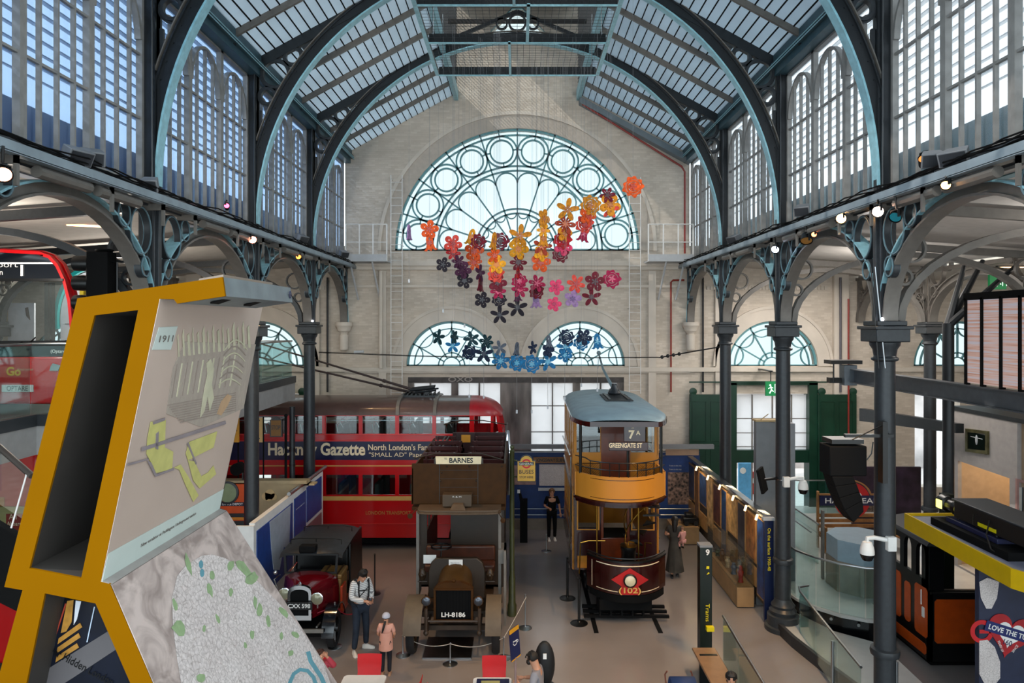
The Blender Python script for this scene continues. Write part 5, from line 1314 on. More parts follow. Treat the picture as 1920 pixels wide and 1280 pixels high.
# ---- mezzanine on the left with its balustrade
M_slab = mat('white mezzanine fascia', '#a9a7a5', .55, var=.05); M_deck = mat('mezzanine floor', '#5a5856', .5)
poly = [(-18.6, 6.4), (-8.4, 6.4), (-8.4, 12.1), (-6.75, 12.1), (-6.75, 20.9), (-18.6, 20.9)]
t = B().prism(poly, 'z', 5.16, 5.30).build('floor_mezzanine_left', M_deck, smooth=False); tag(t, kind='structure')
b = B(); b.band([(-8.38, 6.4), (-8.38, 12.05), (-6.73, 12.05), (-6.73, 20.9), (-9.5, 20.92)], 'z', 4.62, 5.12, .06); t = b.build('trim_mezzanine_fascia', M_slab, smooth=False); tag(t, kind='structure')
b = B(); b.band([(-8.36, 6.4), (-8.36, 12.03), (-6.71, 12.03), (-6.71, 20.9), (-9.5, 20.94)], 'z', 5.12, 5.32, .08); t = b.build('trim_mezzanine_edge', mat('dark edge steel', '#34373b', .4), smooth=False); tag(t, kind='structure')
def balustrade(path, h, label, step=1.1, rail=True, railm=None, name='glass_balustrade', z0s=None, post=False):
    """sheet glass panels under a round metal handrail; path is a list of (x, y, z)"""
    o = thing(name, path[0], label, 'balustrade')
    P3 = [Vector(p) for p in path]; panels = []
    for a, c in zip(P3[:-1], P3[1:]):
        n = max(1, round((c - a).length / step))
        for k in range(n): panels.append((a + (c - a) * (k / n), a + (c - a) * ((k + 1) / n)))
    for a, c in panels:
        d = (c - a).normalized() * .012; a2, c2 = a + d, c - d; b = B()
        nn = Vector((d.y, -d.x, 0)).normalized() * .006; u = Vector((0, 0, h - .03))
        b.hexa([a2 - nn, c2 - nn, c2 + nn, a2 + nn, a2 - nn + u, c2 - nn + u, c2 + nn + u, a2 + nn + u]); b.build('glass_panel', M_glassg, o, smooth=False)
    if rail: b = B(); b.tube([p + Vector((0, 0, h)) for p in P3], .024, 10); b.build('handrail', railm or M_steel, o)
    if post:
        for a, c in panels:
            b = B(); b.tube([a, a + Vector((0, 0, h))], .02, 8); b.build('post', M_steel, o)
    return o
balustrade([(-8.42, 6.4, 5.32), (-8.42, 12.0, 5.32), (-7.0, 12.0, 5.32)], 1.22, 'glass balustrade with pale metal handrail along the left mezzanine in front of the modern bus', 1.4)
balustrade([(-6.78, 15.9, 5.32), (-6.78, 20.85, 5.32), (-9.4, 20.85, 5.32)], 1.05, 'green tinted glass balustrade on the mezzanine corner above the red trolleybus', .8)
# modern single-deck bus front on the mezzanine
ob = thing('modern_bus_front', (-10.5, 13.0, 5.32), 'modern red bus front with black glass, plate OPTARE, standing on the left mezzanine', 'bus')
OY = 12.6; ox = lambda p: XX(p, OY); oz = lambda p: ZZ(p, OY)
out = [(-14, oz(756)), (ox(118), oz(756)), (ox(136), oz(690)), (ox(137), oz(620)), (ox(131), oz(560)), (ox(122), oz(525)), (ox(108), oz(495)), (ox(92), oz(478)), (ox(72), oz(471)), (ox(0), oz(467)), (-14, oz(466))]
inn = [(-13.8, oz(665)), (ox(128), oz(662)), (ox(131), oz(620)), (ox(126), oz(565)), (ox(117), oz(528)), (ox(104), oz(500)), (ox(90), oz(484)), (ox(70), oz(477)), (ox(0), oz(473)), (-13.8, oz(472))]
B().mesh(shape([out, inn], OY, OY + .12)).build('front_frame', M_red, ob, bev=.02)
b = B(); n_ = len(out); b.band(out[1:], 'y', OY + .12, OY + .22, .05); b.build('body_shell', M_red, ob)
M_bglass = mat('black bus glass', '#10151d', .06, var=0, coat=1)
up = [(-13.8, oz(521)), (ox(115), oz(523)), (ox(104), oz(500)), (ox(90), oz(484)), (ox(70), oz(477)), (ox(0), oz(473)), (-13.8, oz(472))]
g_ = B().mesh(shape([up], OY + .04, OY + .06)).build('destination_glass', M_bglass, ob, smooth=False)
lettering('Transport', (ox(-12), OY + .03, oz(497)), *FRONT, width=ox(31) - ox(-55), height=.14, m=M_white, parent=g_); lettering('London', (ox(-20), OY + .03, oz(510)), *FRONT, width=ox(3) - ox(-43), height=.10, m=M_white, parent=g_)
b = B(); b.box(ox(37), ox(41), OY + .02, OY + .035, oz(517), oz(496)); b.box(-13.5, ox(100), OY + .02, OY + .035, oz(494.5), oz(491.5)); b.build('white_marking', mat('white bus marking', '#eef2f6', .4, var=0), g_, smooth=False)
b = B(); b.box(-13.8, ox(119), OY - .02, OY + .05, oz(527), oz(522)); b.box(ox(62), ox(76), OY + .3, OY + .4, oz(662), oz(528)); b.box(ox(74), ox(76), OY + .2, OY + .25, oz(640), oz(530)); b.build('cab_pillar', M_black, ob, smooth=False)
wsg = [(-13.8, oz(640)), (ox(129), oz(640)), (ox(130), oz(600)), (ox(126), oz(565)), (ox(118), oz(528)), (-13.8, oz(527))]
B().mesh(shape([wsg], OY + .05, OY + .06)).build('windscreen', M_glass, ob, smooth=False)
bk = [(-13.8, oz(672)), (ox(132), oz(668)), (ox(134), oz(638)), (-13.8, oz(642))]
k_ = B().mesh(shape([bk], OY - .03, OY + .06)).build('black_band', M_black, ob, smooth=False)
lettering('(Optare', (ox(111), OY - .035, oz(659)), *FRONT, width=.26, height=.08, m=M_white, parent=k_)
low = [(-14, oz(756)), (ox(118), oz(756)), (ox(134), oz(700)), (ox(135), oz(668)), (-14, oz(672))]
l_ = B().mesh(shape([low], OY - .12, OY + .05)).build('bumper', M_red, ob, bev=.03)
lettering('Go', (ox(35), OY - .125, oz(695)), *FRONT, width=.26, height=.16, m=mat('yellow logo', '#d8b62c', .4), parent=l_, bold=.03); lettering('Ahead London', (ox(56), OY - .125, oz(691)), *FRONT, width=.28, height=.05, m=mat('pale gold logo', '#c99a7a', .5), parent=l_)
b = B(); b.box(ox(14), ox(72), OY - .14, OY - .12, oz(733), oz(720)); pl_ = b.build('number_plate', mat('plate white', '#d9dcd9', .4), ob); lettering('OPTARE', (ox(43), OY - .142, oz(726.5)), *FRONT, width=.38, height=.09, m=M_black, parent=pl_)
b = B(); b.prism([(ox(102), oz(694)), (ox(118), oz(694)), (ox(122), oz(684)), (ox(108), oz(680)), (ox(104), oz(686))], 'y', OY - .135, OY - .11); b.build('headlamp', mat('headlamp glass', '#9aa4a8', .1, .5), ob)
b = B(); b.tube([(ox(0), OY - .03, oz(668)), (ox(45), OY - .04, oz(640))], .012, 6); b.tube([(ox(30), OY - .03, oz(666)), (ox(70), OY - .04, oz(632))], .012, 6); b.build('wiper', M_black, ob)
b = B(); b.box(ox(109), ox(118), OY + .6, OY + .7, oz(555), oz(533)); b.build('yellow_pad', mat('yellow pad', '#d4b500', .5), ob, bev=.02)
# teal hoop display and white poster wall behind the bus
hp = thing('teal_arch_display', (-9.6, 17, 5.3), 'white display wall outlined by a thin teal hoop behind the traffic signal', 'display')
hx, hz = XX(168, 17), ZZ(600, 17); b = B(); b.band(arc(hx, hz, .78, -10, 190, 30, rz=1.25), 'y', 16.9, 17.0, .09); b.build('hoop', mat('teal hoop', '#128f92', .4), hp)
b = B(); b.mesh(shape([arc(hx, hz, .72, -8, 188, 30, rz=1.18) + [(hx - .72, 5.32), (hx + .72, 5.32)]], 17.0, 17.1)); b.build('white_board', mat('cool white board', '#c9c9d4', .6), hp, smooth=False)
b = B()
for zz in (hz - .1, hz - .5): b.box(hx - .6, hx + .5, 16.99, 17.0, zz, zz + .015)
b.build('drawn_rule', M_black, hp, smooth=False)
ps = thing('picture_screen', (-11.6, 16, 5.3), 'white partition printed with a small bird, seen through the modern bus windscreen', 'screen')
b = B(); b.box(XX(15, 16), XX(64, 16), 16, 16.05, 5.32, ZZ(568, 16)); b.build('board', mat('cool white board', '#c9c9d4', .6), ps, smooth=False)
b = B(); b.prism([(XX(48, 16), ZZ(577, 16)), (XX(53, 16), ZZ(576, 16)), (XX(55, 16), ZZ(590, 16)), (XX(57, 16), ZZ(600, 16)), (XX(50, 16), ZZ(592, 16))], 'y', 15.98, 16.0); b.build('printed_bird', mat('bird print', '#4a3a3c', .6), ps, smooth=False)
# red vehicle under the mezzanine
rv = thing('red_coach', (-11, 13.6, 0), 'dark red vehicle under the left mezzanine behind a glazed stair, with an All Aboard sign', 'bus')
b = B(); b.box(-14.5, -9.15, 13.2, 19, .4, 4.5); b.build('body', M_red, rv, bev=.08)
b = B(); b.box(-9.9, -9.75, 13.16, 13.2, 2.2, 3.6); b.build('door_handle_strip', mat('brass strip', '#b9823a', .4), rv, bev=.02)
b = B(); b.box(XX(-20, 13), XX(42, 13), 13.12, 13.16, ZZ(985, 13), ZZ(953, 13)); s_ = b.build('sign', mat('cream green sign', '#a8a36a', .5), rv, bev=.01)
b = B(); b.box(XX(4, 13), XX(34, 13), 13.10, 13.12, ZZ(1000, 13), ZZ(966, 13)); s2_ = b.build('red_sign_panel', mat('sign red', '#8c2419', .5), rv)
lettering('All', (XX(17, 13), 13.095, ZZ(971, 13)), *FRONT, width=.15, height=.10, m=M_lcream, parent=s2_); lettering('Aboard', (XX(20, 13), 13.095, ZZ(984, 13)), *FRONT, width=.28, height=.08, m=M_lcream, parent=s2_)
# glazed stair at the very left
st = thing('glazed_stair_rail', (-5, 6.5, 4.3), 'glass stair side with a sloping dark handrail at the far left edge', 'balustrade')
a_, c_ = P(-60, 786, 7), P(60, 892, 6.6); b = B(); b.tube([a_, c_], .03, 8); b.build('handrail', mat('dark bronze rail', '#5b5450', .35, .5), st)
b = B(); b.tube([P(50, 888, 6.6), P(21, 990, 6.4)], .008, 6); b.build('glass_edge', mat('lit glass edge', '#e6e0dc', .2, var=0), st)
b = B(); q = [P(-60, 786, 7), P(60, 892, 6.6), P(60, 1100, 6.6), P(-60, 990, 7)]; b.add(q, [(0, 1, 2, 3)]); b.build('glass_panel', M_glass, st, smooth=False)
b = B(); q = [P(-60, 950, 6.8), P(40, 1010, 6.5), P(40, 1150, 6.5), P(-60, 1100, 6.8)]
b.hexa([q[3], q[2], q[2] + Vector((0, .08, 0)), q[3] + Vector((0, .08, 0)), q[0], q[1], q[1] + Vector((0, .08, 0)), q[0] + Vector((0, .08, 0))]); b.build('stringer', M_blackm, st, smooth=False)

# ---- dark thin post, stop signs, partition with blue panels, orange play depot
p_ = thing('steel_post', (XX(548, 19), 19, 0), 'thin dark steel post under the mezzanine corner, beside the thicker column', 'post')
B().lathe([(.10, 0), (.075, .05), (.075, 4.62)], (XX(548, 19), 19, 0), 14).build('shaft', M_irond, p_); b = B(); b.lathe([(.085, 3.4), (.085, 3.5)], (XX(548, 19), 19, 0), 14); b.lathe([(.085, 3.0), (.085, 3.06)], (XX(548, 19), 19, 0), 14); b.build('collar', M_black, p_)
sy = 18.6; s1 = thing('stop_sign', (XX(536, sy), sy, 2.4), 'brown hanging tram stop sign reading STOP in front of the trolleybus', 'sign')
x0_, x1_, z0_, z1_ = XX(506, sy), XX(529, sy), ZZ(819, sy), ZZ(787, sy)
b = B(); b.prism([(x0_, z0_), (x1_, z0_), (x1_, z1_), (x1_ - .07, z1_ + .03), ((x0_ + x1_) / 2, z1_ + .09), (x0_ + .07, z1_ + .03), (x0_, z1_)], 'y', sy, sy + .04); b.build('sign_plate', M_black, s1)
b = B(); b.prism([(x0_ + .03, z0_ + .03), (x1_ - .03, z0_ + .03), (x1_ - .03, z1_ - .01), (x0_ + .03, z1_ - .01)], 'y', sy - .008, sy); b.build('sign_face', mat('bronze sign face', '#80561f', .5), s1)
lettering('STOP', ((x0_ + x1_) / 2, sy - .012, ZZ(801, sy)), *FRONT, width=.24, height=.12, m=M_black, parent=s1, bold=.02)
b = B(); b.tube([(XX(536, sy), sy, 0), (XX(536, sy), sy, ZZ(780, sy))], .035, 10); b.ball((XX(536, sy), sy, ZZ(779, sy)), .05, 10, 6); b.tube([(XX(536, sy), sy, ZZ(787, sy)), (x1_, sy, ZZ(787, sy))], .02, 6); b.build('post', M_blackm, s1)
s2 = thing('wall_sign', (XX(487, sy), sy, 2), 'cream enamel notice with black spots on a bracket, left of the brown STOP sign', 'sign')
x0_, x1_ = XX(470, sy), XX(493, sy); b = B(); b.box(x0_, x1_, sy, sy + .04, ZZ(829, sy), ZZ(783, sy)); b.build('sign_face', mat('cream enamel', '#c9a060', .4), s2)
b = B(); b.tube([(XX(494, sy), sy, 0), (XX(494, sy), sy, ZZ(781, sy))], .02, 8); b.build('post', M_blackm, s2)
for zz in (ZZ(788, sy), ZZ(822, sy)): b = B(); b.ball((XX(486, sy), sy - .005, zz), .02, 8, 5); b.build('bolt', M_black, s2)
s3 = thing('wall_sign', (XX(440, sy), sy, 2), 'orange yellow upright sign partly hidden behind the display unit', 'sign')
b = B(); b.box(XX(428, sy), XX(448, sy), sy, sy + .04, ZZ(829, sy), ZZ(775, sy)); b.build('sign_face', mat('orange enamel', '#dd9a1e', .4), s3); b = B(); b.tube([(XX(445, sy), sy + .06, 0), (XX(445, sy), sy + .06, ZZ(770, sy))], .02, 8); b.build('post', M_blackm, s3)
lettering('BUS', (XX(438, sy), sy - .003, ZZ(806, sy)), *FRONT, width=.2, height=.07, m=M_black, parent=s3)
# partition: runs away from the viewer at x = -5.75
PX = -5.72; pt = thing('display_partition', (PX, 16.5, 0), 'white partition with royal blue graphic panels behind the dark red taxi', 'partition')
py0, py1 = 15.1, 20.4
b = B(); b.box(PX - .12, PX, py0, py1, .0, 2.55); b.box(PX - .5, PX, py0 - .06, py0, 0, 2.5); b.build('partition_wall', M_white, pt, smooth=False)
b = B(); b.tube([(PX + .02, py0 + 2.2, 2.64), (PX + .02, 20.6, 2.64)], .05, 10); b.build('top_rail', M_steel, pt)
M_blue = mat('royal blue panel', '#1e448c', .5, var=.12); M_bl2 = mat('pale pink panel', '#c49a96', .5)
for (a, c, z0_, z1_, m_) in ((15.2, 17.6, .75, 2.35, M_blue), (17.75, 18.7, 1.2, 2.4, M_blue), (18.8, 20.2, 1.5, 2.45, M_blue), (17.75, 18.7, .3, 1.1, M_bl2), (18.8, 20.2, .3, 1.4, mat('mauve panel', '#8a6066', .5))):
    b = B(); b.box(PX, PX + .02, a, c, z0_, z1_); b.build('graphic_panel', m_, pt, smooth=False)
b = B(); b.prism([(15.95, 2.33), (17.4, 2.33), (17.3, 1.3), (16.9, 1.45), (16.6, 1.0), (16.2, 1.15), (16.05, 1.7)], 'x', PX + .02, PX + .03); b.build('printed_figure', mat('pale grey print', '#a9b0ba', .5), pt, smooth=False)
for k in range(6): lettering('a journey through the city', (PX + .022, 18.22, 2.1 - .1 * k), (0, 1, 0), (0, 0, 1), width=.7, height=.04, m=M_lgrey, parent=pt) if k < 1 else None
dp = thing('play_hut', (-7.7, 19.0, 0), 'orange and beige play hut named The Little Depot with a round window', 'playhouse')
DY = 18.2; dx_ = lambda p: XX(p, DY); dz_ = lambda p: ZZ(p, DY)
b = B(); b.box(dx_(400), dx_(482), DY, DY + .1, .2, dz_(905)); b.build('orange_front', mat('play orange', '#e2530e', .5), dp)
b = B(); b.box(dx_(482), dx_(560), DY + .05, DY + .15, 0, dz_(903)); b.box(dx_(400), dx_(575), DY, DY + .3, dz_(905) - .03, dz_(901)); b.build('beige_wall', mat('beige print board', '#b09b76', .6), dp)
b = B(); b.lathe([(.30, 0), (.30, -.04), (.25, -.05)], (dx_(427), DY, dz_(923)), 28, axis='y', cap=False); b.build('porthole_frame', M_dgrey, dp); b = B(); b.lathe([(.26, -.01), (.01, -.015)], (dx_(427), DY, dz_(923)), 28, axis='y'); b.build('porthole_glass', mat('pale green pane', '#8f9f78', .3), dp)
b = B(); b.box(dx_(400), dx_(460), DY - .02, DY, dz_(948), dz_(941)); t_ = b.build('name_board', mat('name board navy', '#16132e', .5), dp); lettering('THE LITTLE DEPOT', (dx_(430), DY - .022, dz_(944.5)), *FRONT, width=dx_(456) - dx_(404), height=.06, m=M_white, parent=t_, bold=.02)
b = B(); b.box(dx_(400), dx_(460), DY - .02, DY, dz_(972), dz_(962)); b.box(dx_(400), dx_(460), DY - .01, DY, 0.0, dz_(976)); b.build('dark_stripe', M_black, dp, smooth=False)
b = B(); b.box(dx_(400), dx_(460), DY - .025, DY, dz_(974), dz_(969)); b.build('amber_stripe', mat('amber stripe', '#e08a18', .5), dp, smooth=False)
b = B()
for (px, py, r_) in ((497, 931, .10), (505, 927, .13), (512, 932, .09), (503, 933, .10)): b.lathe([(r_, 0), (r_, -.012)], (dx_(px), DY + .05, dz_(py)), 20, axis='y')
b.build('printed_cloud', mat('cream cloud print', '#cdaf7c', .6), dp)
b = B(); 
for (a, c) in (((520, 921), (560, 905)), ((560, 905), (585, 905)), ((545, 921), (575, 917))): b.box(dx_(a[0]), dx_(c[0]), DY + .2, DY + .5, 2.60, 2.64)
b.build('top_batten', mat('pale pine', '#cbb083', .6), dp, smooth=False)
sp = thing('spotlight', (XX(447, 18), 18, 2.9), 'black theatre spotlight clamped beside the round hut window', 'lamp'); b = B(); c = P(447, 878, 18); b.lathe([(.05, .2), (.15, .15), (.16, -.15), (.14, -.15)], c, 16, axis='y'); b.build('lamp_can', M_blackm, sp); b = B(); b.tube([c + Vector((0, .1, 0)), Vector((c.x, 18.3, c.z)), Vector((c.x, 18.3, 2.6))], .03, 6); b.build('clamp', M_black, sp)
# ================================================================ RIGHT SIDE
M_plat = mat('pale terrazzo floor', '#bab8b4', .22, var=.06, scale=2)
PZ = .55
edge = [(6.35, 16.5), (6.45, 16.0), (6.7, 15.5), (7.05, 15.1), (7.5, 14.85), (8.0, 14.75), (8.05, 15.75)]
t = B().prism(edge + [(18.6, 15.8), (18.6, WY), (6.35, WY)], 'z', PZ - .06, PZ).build('floor_raised_right', M_plat, smooth=False); tag(t, kind='structure')
t = B().prism([(x + .05, y + .05) for x, y in edge] + [(18.5, 15.9), (18.5, WY - .01), (6.4, WY - .01)], 'z', 0, PZ - .06).build('floor_raised_riser', mat('black glass riser', '#0b0d0f', .15, var=0), smooth=False); tag(t, kind='structure')
for (x, y) in ((6.9, 15.22), (7.35, 14.9), (7.8, 14.77)):
    o = thing('step_light', (x, y, .3), 'small round light in the black riser of the raised floor', 'light', 'lights in the black riser'); B().lathe([(.035, 0), (.03, -.015), (.01, -.02)], (x, y + .03, .40), 12, axis='y').build('lens', mat('dull lens', '#8f9290', .3), o)
t = B().prism([(5.85, 15.45), (5.9, 14.8), (6.08, 13.8), (6.3, 12.8), (6.6, 11.2), (7.5, 11.2), (7.6, 14.5), (6.9, 15.1), (6.3, 16.4)], 'z', .16, .20).build('floor_ramp', M_plat, smooth=False); tag(t, kind='structure')
t = B().band([(5.83, 15.45), (5.88, 14.8), (6.06, 13.8), (6.28, 12.8), (6.58, 11.2)], 'z', 0, .24, .08).build('trim_ramp_kerb', mat('dark kerb steel', '#2a2a2c', .5), smooth=False); tag(t, kind='structure')
t = B().prism([(5.87, 15.43), (5.92, 14.8), (6.1, 13.8), (6.32, 12.8), (6.62, 11.22), (7.48, 11.22), (7.58, 14.45), (6.9, 15.05), (6.3, 16.35)], 'z', 0, .16).build('floor_ramp_base', M_blackm, smooth=False); tag(t, kind='structure')
g1 = balustrade([(6.42, 16.9, PZ), (6.47, 16.1, PZ), (6.72, 15.6, PZ), (7.06, 15.2, PZ), (7.5, 14.93, PZ), (7.98, 14.85, PZ)], 1.08, 'curved glass balustrade with steel handrail along the raised grey floor', .8)
g2 = balustrade([(6.45, 15.35, .1), (6.2, 15.25, .1), (6.12, 15.0, .1), (6.02, 14.0, .1), (5.9, 12.8, .1), (5.8, 11.7, .1)], 1.0, 'glass ramp side with curled steel handrail, nearest to the thick column', .9)
g3 = balustrade([(7.95, 21.6, PZ), (7.95, 18.3, PZ)], 1.05, 'straight glass screen with steel rails in front of the bright doorway', .9)
B().tube([(7.88, 21.6, PZ + .75), (7.88, 18.6, PZ + .75)], .02, 8).build('lower_rail', M_steel, g3)
g4 = balustrade([(9.2, 23.2, PZ), (12.6, 23.2, PZ)], 1.1, 'long glass screen across the green door at the end of the raised floor', 1.1)
g5 = balustrade([(4.08, 13.75, 0), (4.02, 12.6, 0), (3.96, 11.0, 0)], 1.1, 'glass screen with thin steel rail beside the low bench, right of post 9', 1.1)

# octagonal plinth with glazed top, bench and station name
pl = thing('glazed_plinth', (8.2, 16.6, PZ), 'taupe octagonal plinth with pale glazed top behind the thick column', 'display case')
def octo(cx, cy, rx, ry, n=8, o=22.5): return [(cx + rx * math.cos(math.radians(o + 360 * i / n)), cy + ry * math.sin(math.radians(o + 360 * i / n))) for i in range(n)]
B().prism(octo(8.3, 16.75, .78, .8), 'z', PZ, PZ + .72).build('plinth_base', mat('taupe stone board', '#84796b', .6, var=.08), pl)
B().prism(octo(8.3, 16.75, .76, .78), 'z', PZ + .72, PZ + 1.22).build('glazed_top', mat('pale blue sheet', '#8fa3b0', .3, var=.05), pl, smooth=False)
b = B(); b.box(7.57, 7.62, 17.2, 17.3, PZ, PZ + 1.7); b.build('end_post', M_taupe, pl)
bn_ = thing('station_bench', (9.5, 19.8, PZ), 'orange brown wooden platform bench with a red and blue name roundel on its back', 'bench')
BX0, BX1, BY = XX(1533, 19.6), XX(1533, 19.6) + 2.2, 19.6
b = B()
for k in range(3): b.box(BX0, BX1, BY - .5 + .17 * k, BY - .38 + .17 * k, PZ + .45, PZ + .49)
for k in range(3): b.box(BX0, BX1, BY + .05, BY + .08, PZ + .56 + .15 * k, PZ + .66 + .15 * k)
build_each(b, 'slat', M_wood, bn_, smooth=False, bev=.005)
for x_ in (BX0, BX1 - .06):
    b = B(); b.box(x_, x_ + .06, BY + .02, BY + .10, PZ, PZ + 1.6); b.box(x_, x_ + .06, BY - .5, BY - .42, PZ, PZ + .7); b.box(x_, x_ + .06, BY - .5, BY + .02, PZ + .66, PZ + .72); b.box(x_, x_ + .06, BY - .5, BY + .02, PZ + .36, PZ + .44); b.build('end_frame', M_wood, bn_, bev=.01)
rcx, rcz = BX0 + .98, ZZ(938, BY)
b = B(); b.mesh(shape([circ(rcx, rcz, .50, 40), circ(rcx, rcz, .31, 40)], BY, BY + .03)); b.build('roundel_ring', mat('roundel red', '#b5151b', .4, var=0), bn_)
b = B(); b.lathe([(.31, 0), (.31, .02)], (rcx, BY + .005, rcz), 32, axis='y'); b.build('roundel_ground', M_white, bn_)
b = B(); b.box(rcx - .92, rcx + .92, BY - .02, BY + .03, rcz - .14, rcz + .14); nb = b.build('name_bar', mat('name bar navy', '#0d1640', .35), bn_)
lettering('HAMPSTEAD', (rcx, BY - .022, rcz), *FRONT, width=1.55, height=.15, m=M_white, parent=nb, bold=.01)
b = B(); b.band([(rcx - .95, rcz + .17), (rcx - .52, rcz + .17)] + arc(rcx, rcz, .55, 160, 20, 16) + [(rcx + .52, rcz + .17), (rcx + .95, rcz + .17)], 'y', BY - .02, BY + .04, .04); b.build('back_frame', M_wood, bn_)

# dark purple board with framed photograph
pb = thing('purple_display_board', (11.2, 21, PZ), 'dark purple printed board standing behind the thick column with a small white framed photo', 'display board')
b = B(); b.box(XX(1598, 21), XX(1727, 21), 21, 21.08, PZ, ZZ(875, 21)); b.build('board', mat('dark purple print', '#2a1c2c', .5, var=.5, scale=3), pb)
b = B(); b.box(XX(1602, 21), XX(1640, 21), 20.94, 21, ZZ(963, 21), ZZ(929, 21)); f_ = b.build('photo_mount', M_white, pb); B().box(XX(1606, 21), XX(1636, 21), 20.93, 20.94, ZZ(958, 21), ZZ(936, 21)).build('photograph', mat('sepia photo', '#6a5c50', .5, var=.6, scale=14), f_)

# green sliding doors
M_gd = mat('door bottle green', '#0f3626', .35, var=.15, scale=2)
dn = [0]
def green_leaf(xa, xb_, nm, nheads=True):
    dn[0] += 1; o = struct('door_%d' % dn[0], (xa, WY - .2, 0)); zt_ = ZZ(738, WY)
    b = B(); b.box(xa, xb_, WY - .24, WY - .16, .05, zt_); b.build('leaf', M_gd, o, bev=.01)
    b = B(); w_ = (xb_ - xa)
    for z0_, z1_ in ((.3, 1.4), (1.55, 2.7), (2.85, 4.2)):
        for k in range(2): x_ = xa + .1 + k * (w_ / 2 - .03); b.band([(x_, z0_), (x_ + w_ / 2 - .2, z0_), (x_ + w_ / 2 - .2, z1_), (x_, z1_)], 'y', WY - .26, WY - .24, .04, True)
    b.build('panel_moulding', M_gd, o)
    for x_ in (xa + .12, xb_ - .12): b = B(); b.lathe([(.13, 0), (.13, -.05), (.03, -.07)], (x_, WY - .2, zt_ + .10), 16, axis='y'); b.box(x_ - .08, x_ + .08, WY - .26, WY - .2, zt_ - .25, zt_ + .02); b.build('hanger_wheel', M_gd, o)
green_leaf(XX(1290, WY), XX(1362, WY), 'a'); green_leaf(XX(1529, WY), XX(1600, WY), 'b')
green_leaf(XX(615, WY) - 1.9, XX(641, WY) - 1.2, 'c')
o = struct('trim_door_surround', (XX(1448, WY), WY, 0)); b = B(); zt_ = ZZ(714, WY)
b.box(XX(1363, WY), XX(1379, WY), WY - .15, WY + .3, .0, zt_); b.box(XX(1514, WY), XX(1530, WY), WY - .15, WY + .3, 0, zt_); b.box(XX(1363, WY), XX(1530, WY), WY - .15, WY + .3, zt_ - .13, zt_); b.box(XX(1377, WY), XX(1516, WY), WY - .1, WY + .2, ZZ(866, WY), ZZ(843, WY))
b.box(XX(1290, WY), XX(1600, WY), WY - .18, WY - .15, zt_ - .05, zt_)
b.build('door_frame', M_gd, o, smooth=False)
b = B()
for py in (785, 812, 838): b.box(XX(1379, WY), XX(1514, WY), WY + .1, WY + .13, ZZ(py, WY) - .012, ZZ(py, WY) + .012)
for px in (1412, 1450, 1486): b.box(XX(px, WY) - .02, XX(px, WY) + .02, WY + .08, WY + .14, PZ, ZZ(740, WY))
b.build('glazing_bar', M_taupe, o, smooth=False)
B().box(XX(1379, WY), XX(1514, WY), WY + .11, WY + .115, ZZ(843, WY), ZZ(740, WY)).build('upper_glass', M_frost, o, smooth=False)
o = thing('street_banner', (XX(1395, 27), 27, 0), 'pale blue hoarding outside the open doorway', 'hoarding'); B().box(XX(1385, 27), XX(1411, 27), 27, 27.1, 0, ZZ(868, 27)).build('panel', mat('banner blue', '#5aa0cc', .6, var=.1), o)
b = B(); b.lathe([(.12, 0), (.12, -.01)], (XX(1393, 27), 27, ZZ(882, 27)), 20, axis='y'); build_each(b, 'white_disc', M_white, o)
o = thing('street_barrier', (XX(1420, 28), 28, 0), 'red and white road barrier outside the doorway', 'barrier'); b = B(); b.box(XX(1400, 28), XX(1450, 28), 28, 28.1, .0, .9); b.build('plank', mat('barrier red', '#c2302c', .5), o); B().box(XX(1402, 28), XX(1450, 28), 27.98, 28, .45, .65).build('white_band', M_white, o)
es = thing('exit_sign', (XX(1447, 22.9), 22.9, ZZ(720, 22.9)), 'green lit exit sign with a white running figure above the doorway', 'sign')
def exitsign(o, x0_, x1_, z0_, z1_, Y):
    b = B(); b.box(x0_, x1_, Y, Y + .08, z0_, z1_); b.build('sign_box', mat('exit sign green', '#0b6b3a', .4, emit='#0b6b3a', estr=.5, var=0), o); cx_ = (x0_ + x1_) / 2; s_ = (z1_ - z0_); b = B(); mw = mat('exit sign white', '#e8fff0', .4, emit='#e8fff0', estr=.8, var=0)
    b.ball((cx_ - .05 * s_, Y - .004, z0_ + .74 * s_), .07 * s_, 8, 5); b.band([(cx_ - .02 * s_, z0_ + .66 * s_), (cx_ + .04 * s_, z0_ + .42 * s_), (cx_ - .1 * s_, z0_ + .18 * s_)], 'y', Y - .006, Y, .08 * s_); b.band([(cx_ + .04 * s_, z0_ + .42 * s_), (cx_ + .18 * s_, z0_ + .30 * s_)], 'y', Y - .006, Y, .06 * s_); b.band([(cx_ - .18 * s_, z0_ + .5 * s_), (cx_, z0_ + .62 * s_), (cx_ + .15 * s_, z0_ + .55 * s_)], 'y', Y - .006, Y, .05 * s_); b.band([(cx_ + .28 * s_, z0_ + .2 * s_), (cx_ + .28 * s_, z0_ + .82 * s_), (cx_ + .52 * s_, z0_ + .82 * s_), (cx_ + .52 * s_, z0_ + .2 * s_)], 'y', Y - .006, Y, .04 * s_); b.build('running_figure', mw, o)
exitsign(es, XX(1436, 22.9), XX(1455, 22.9), ZZ(742, 22.9), ZZ(715, 22.9), 22.9)
B().tube([(XX(1446, 22.9), 22.94, ZZ(715, 22.9)), (XX(1446, 22.9), 22.94, ZZ(697, 22.9))], .015, 6).build('hanger', M_black, es); B().box(XX(1446, 22.9) - .05, XX(1446, 22.9) + .05, 22.9, WY, ZZ(697, 22.9), ZZ(697, 22.9) + .04).build('bracket', M_black, es)

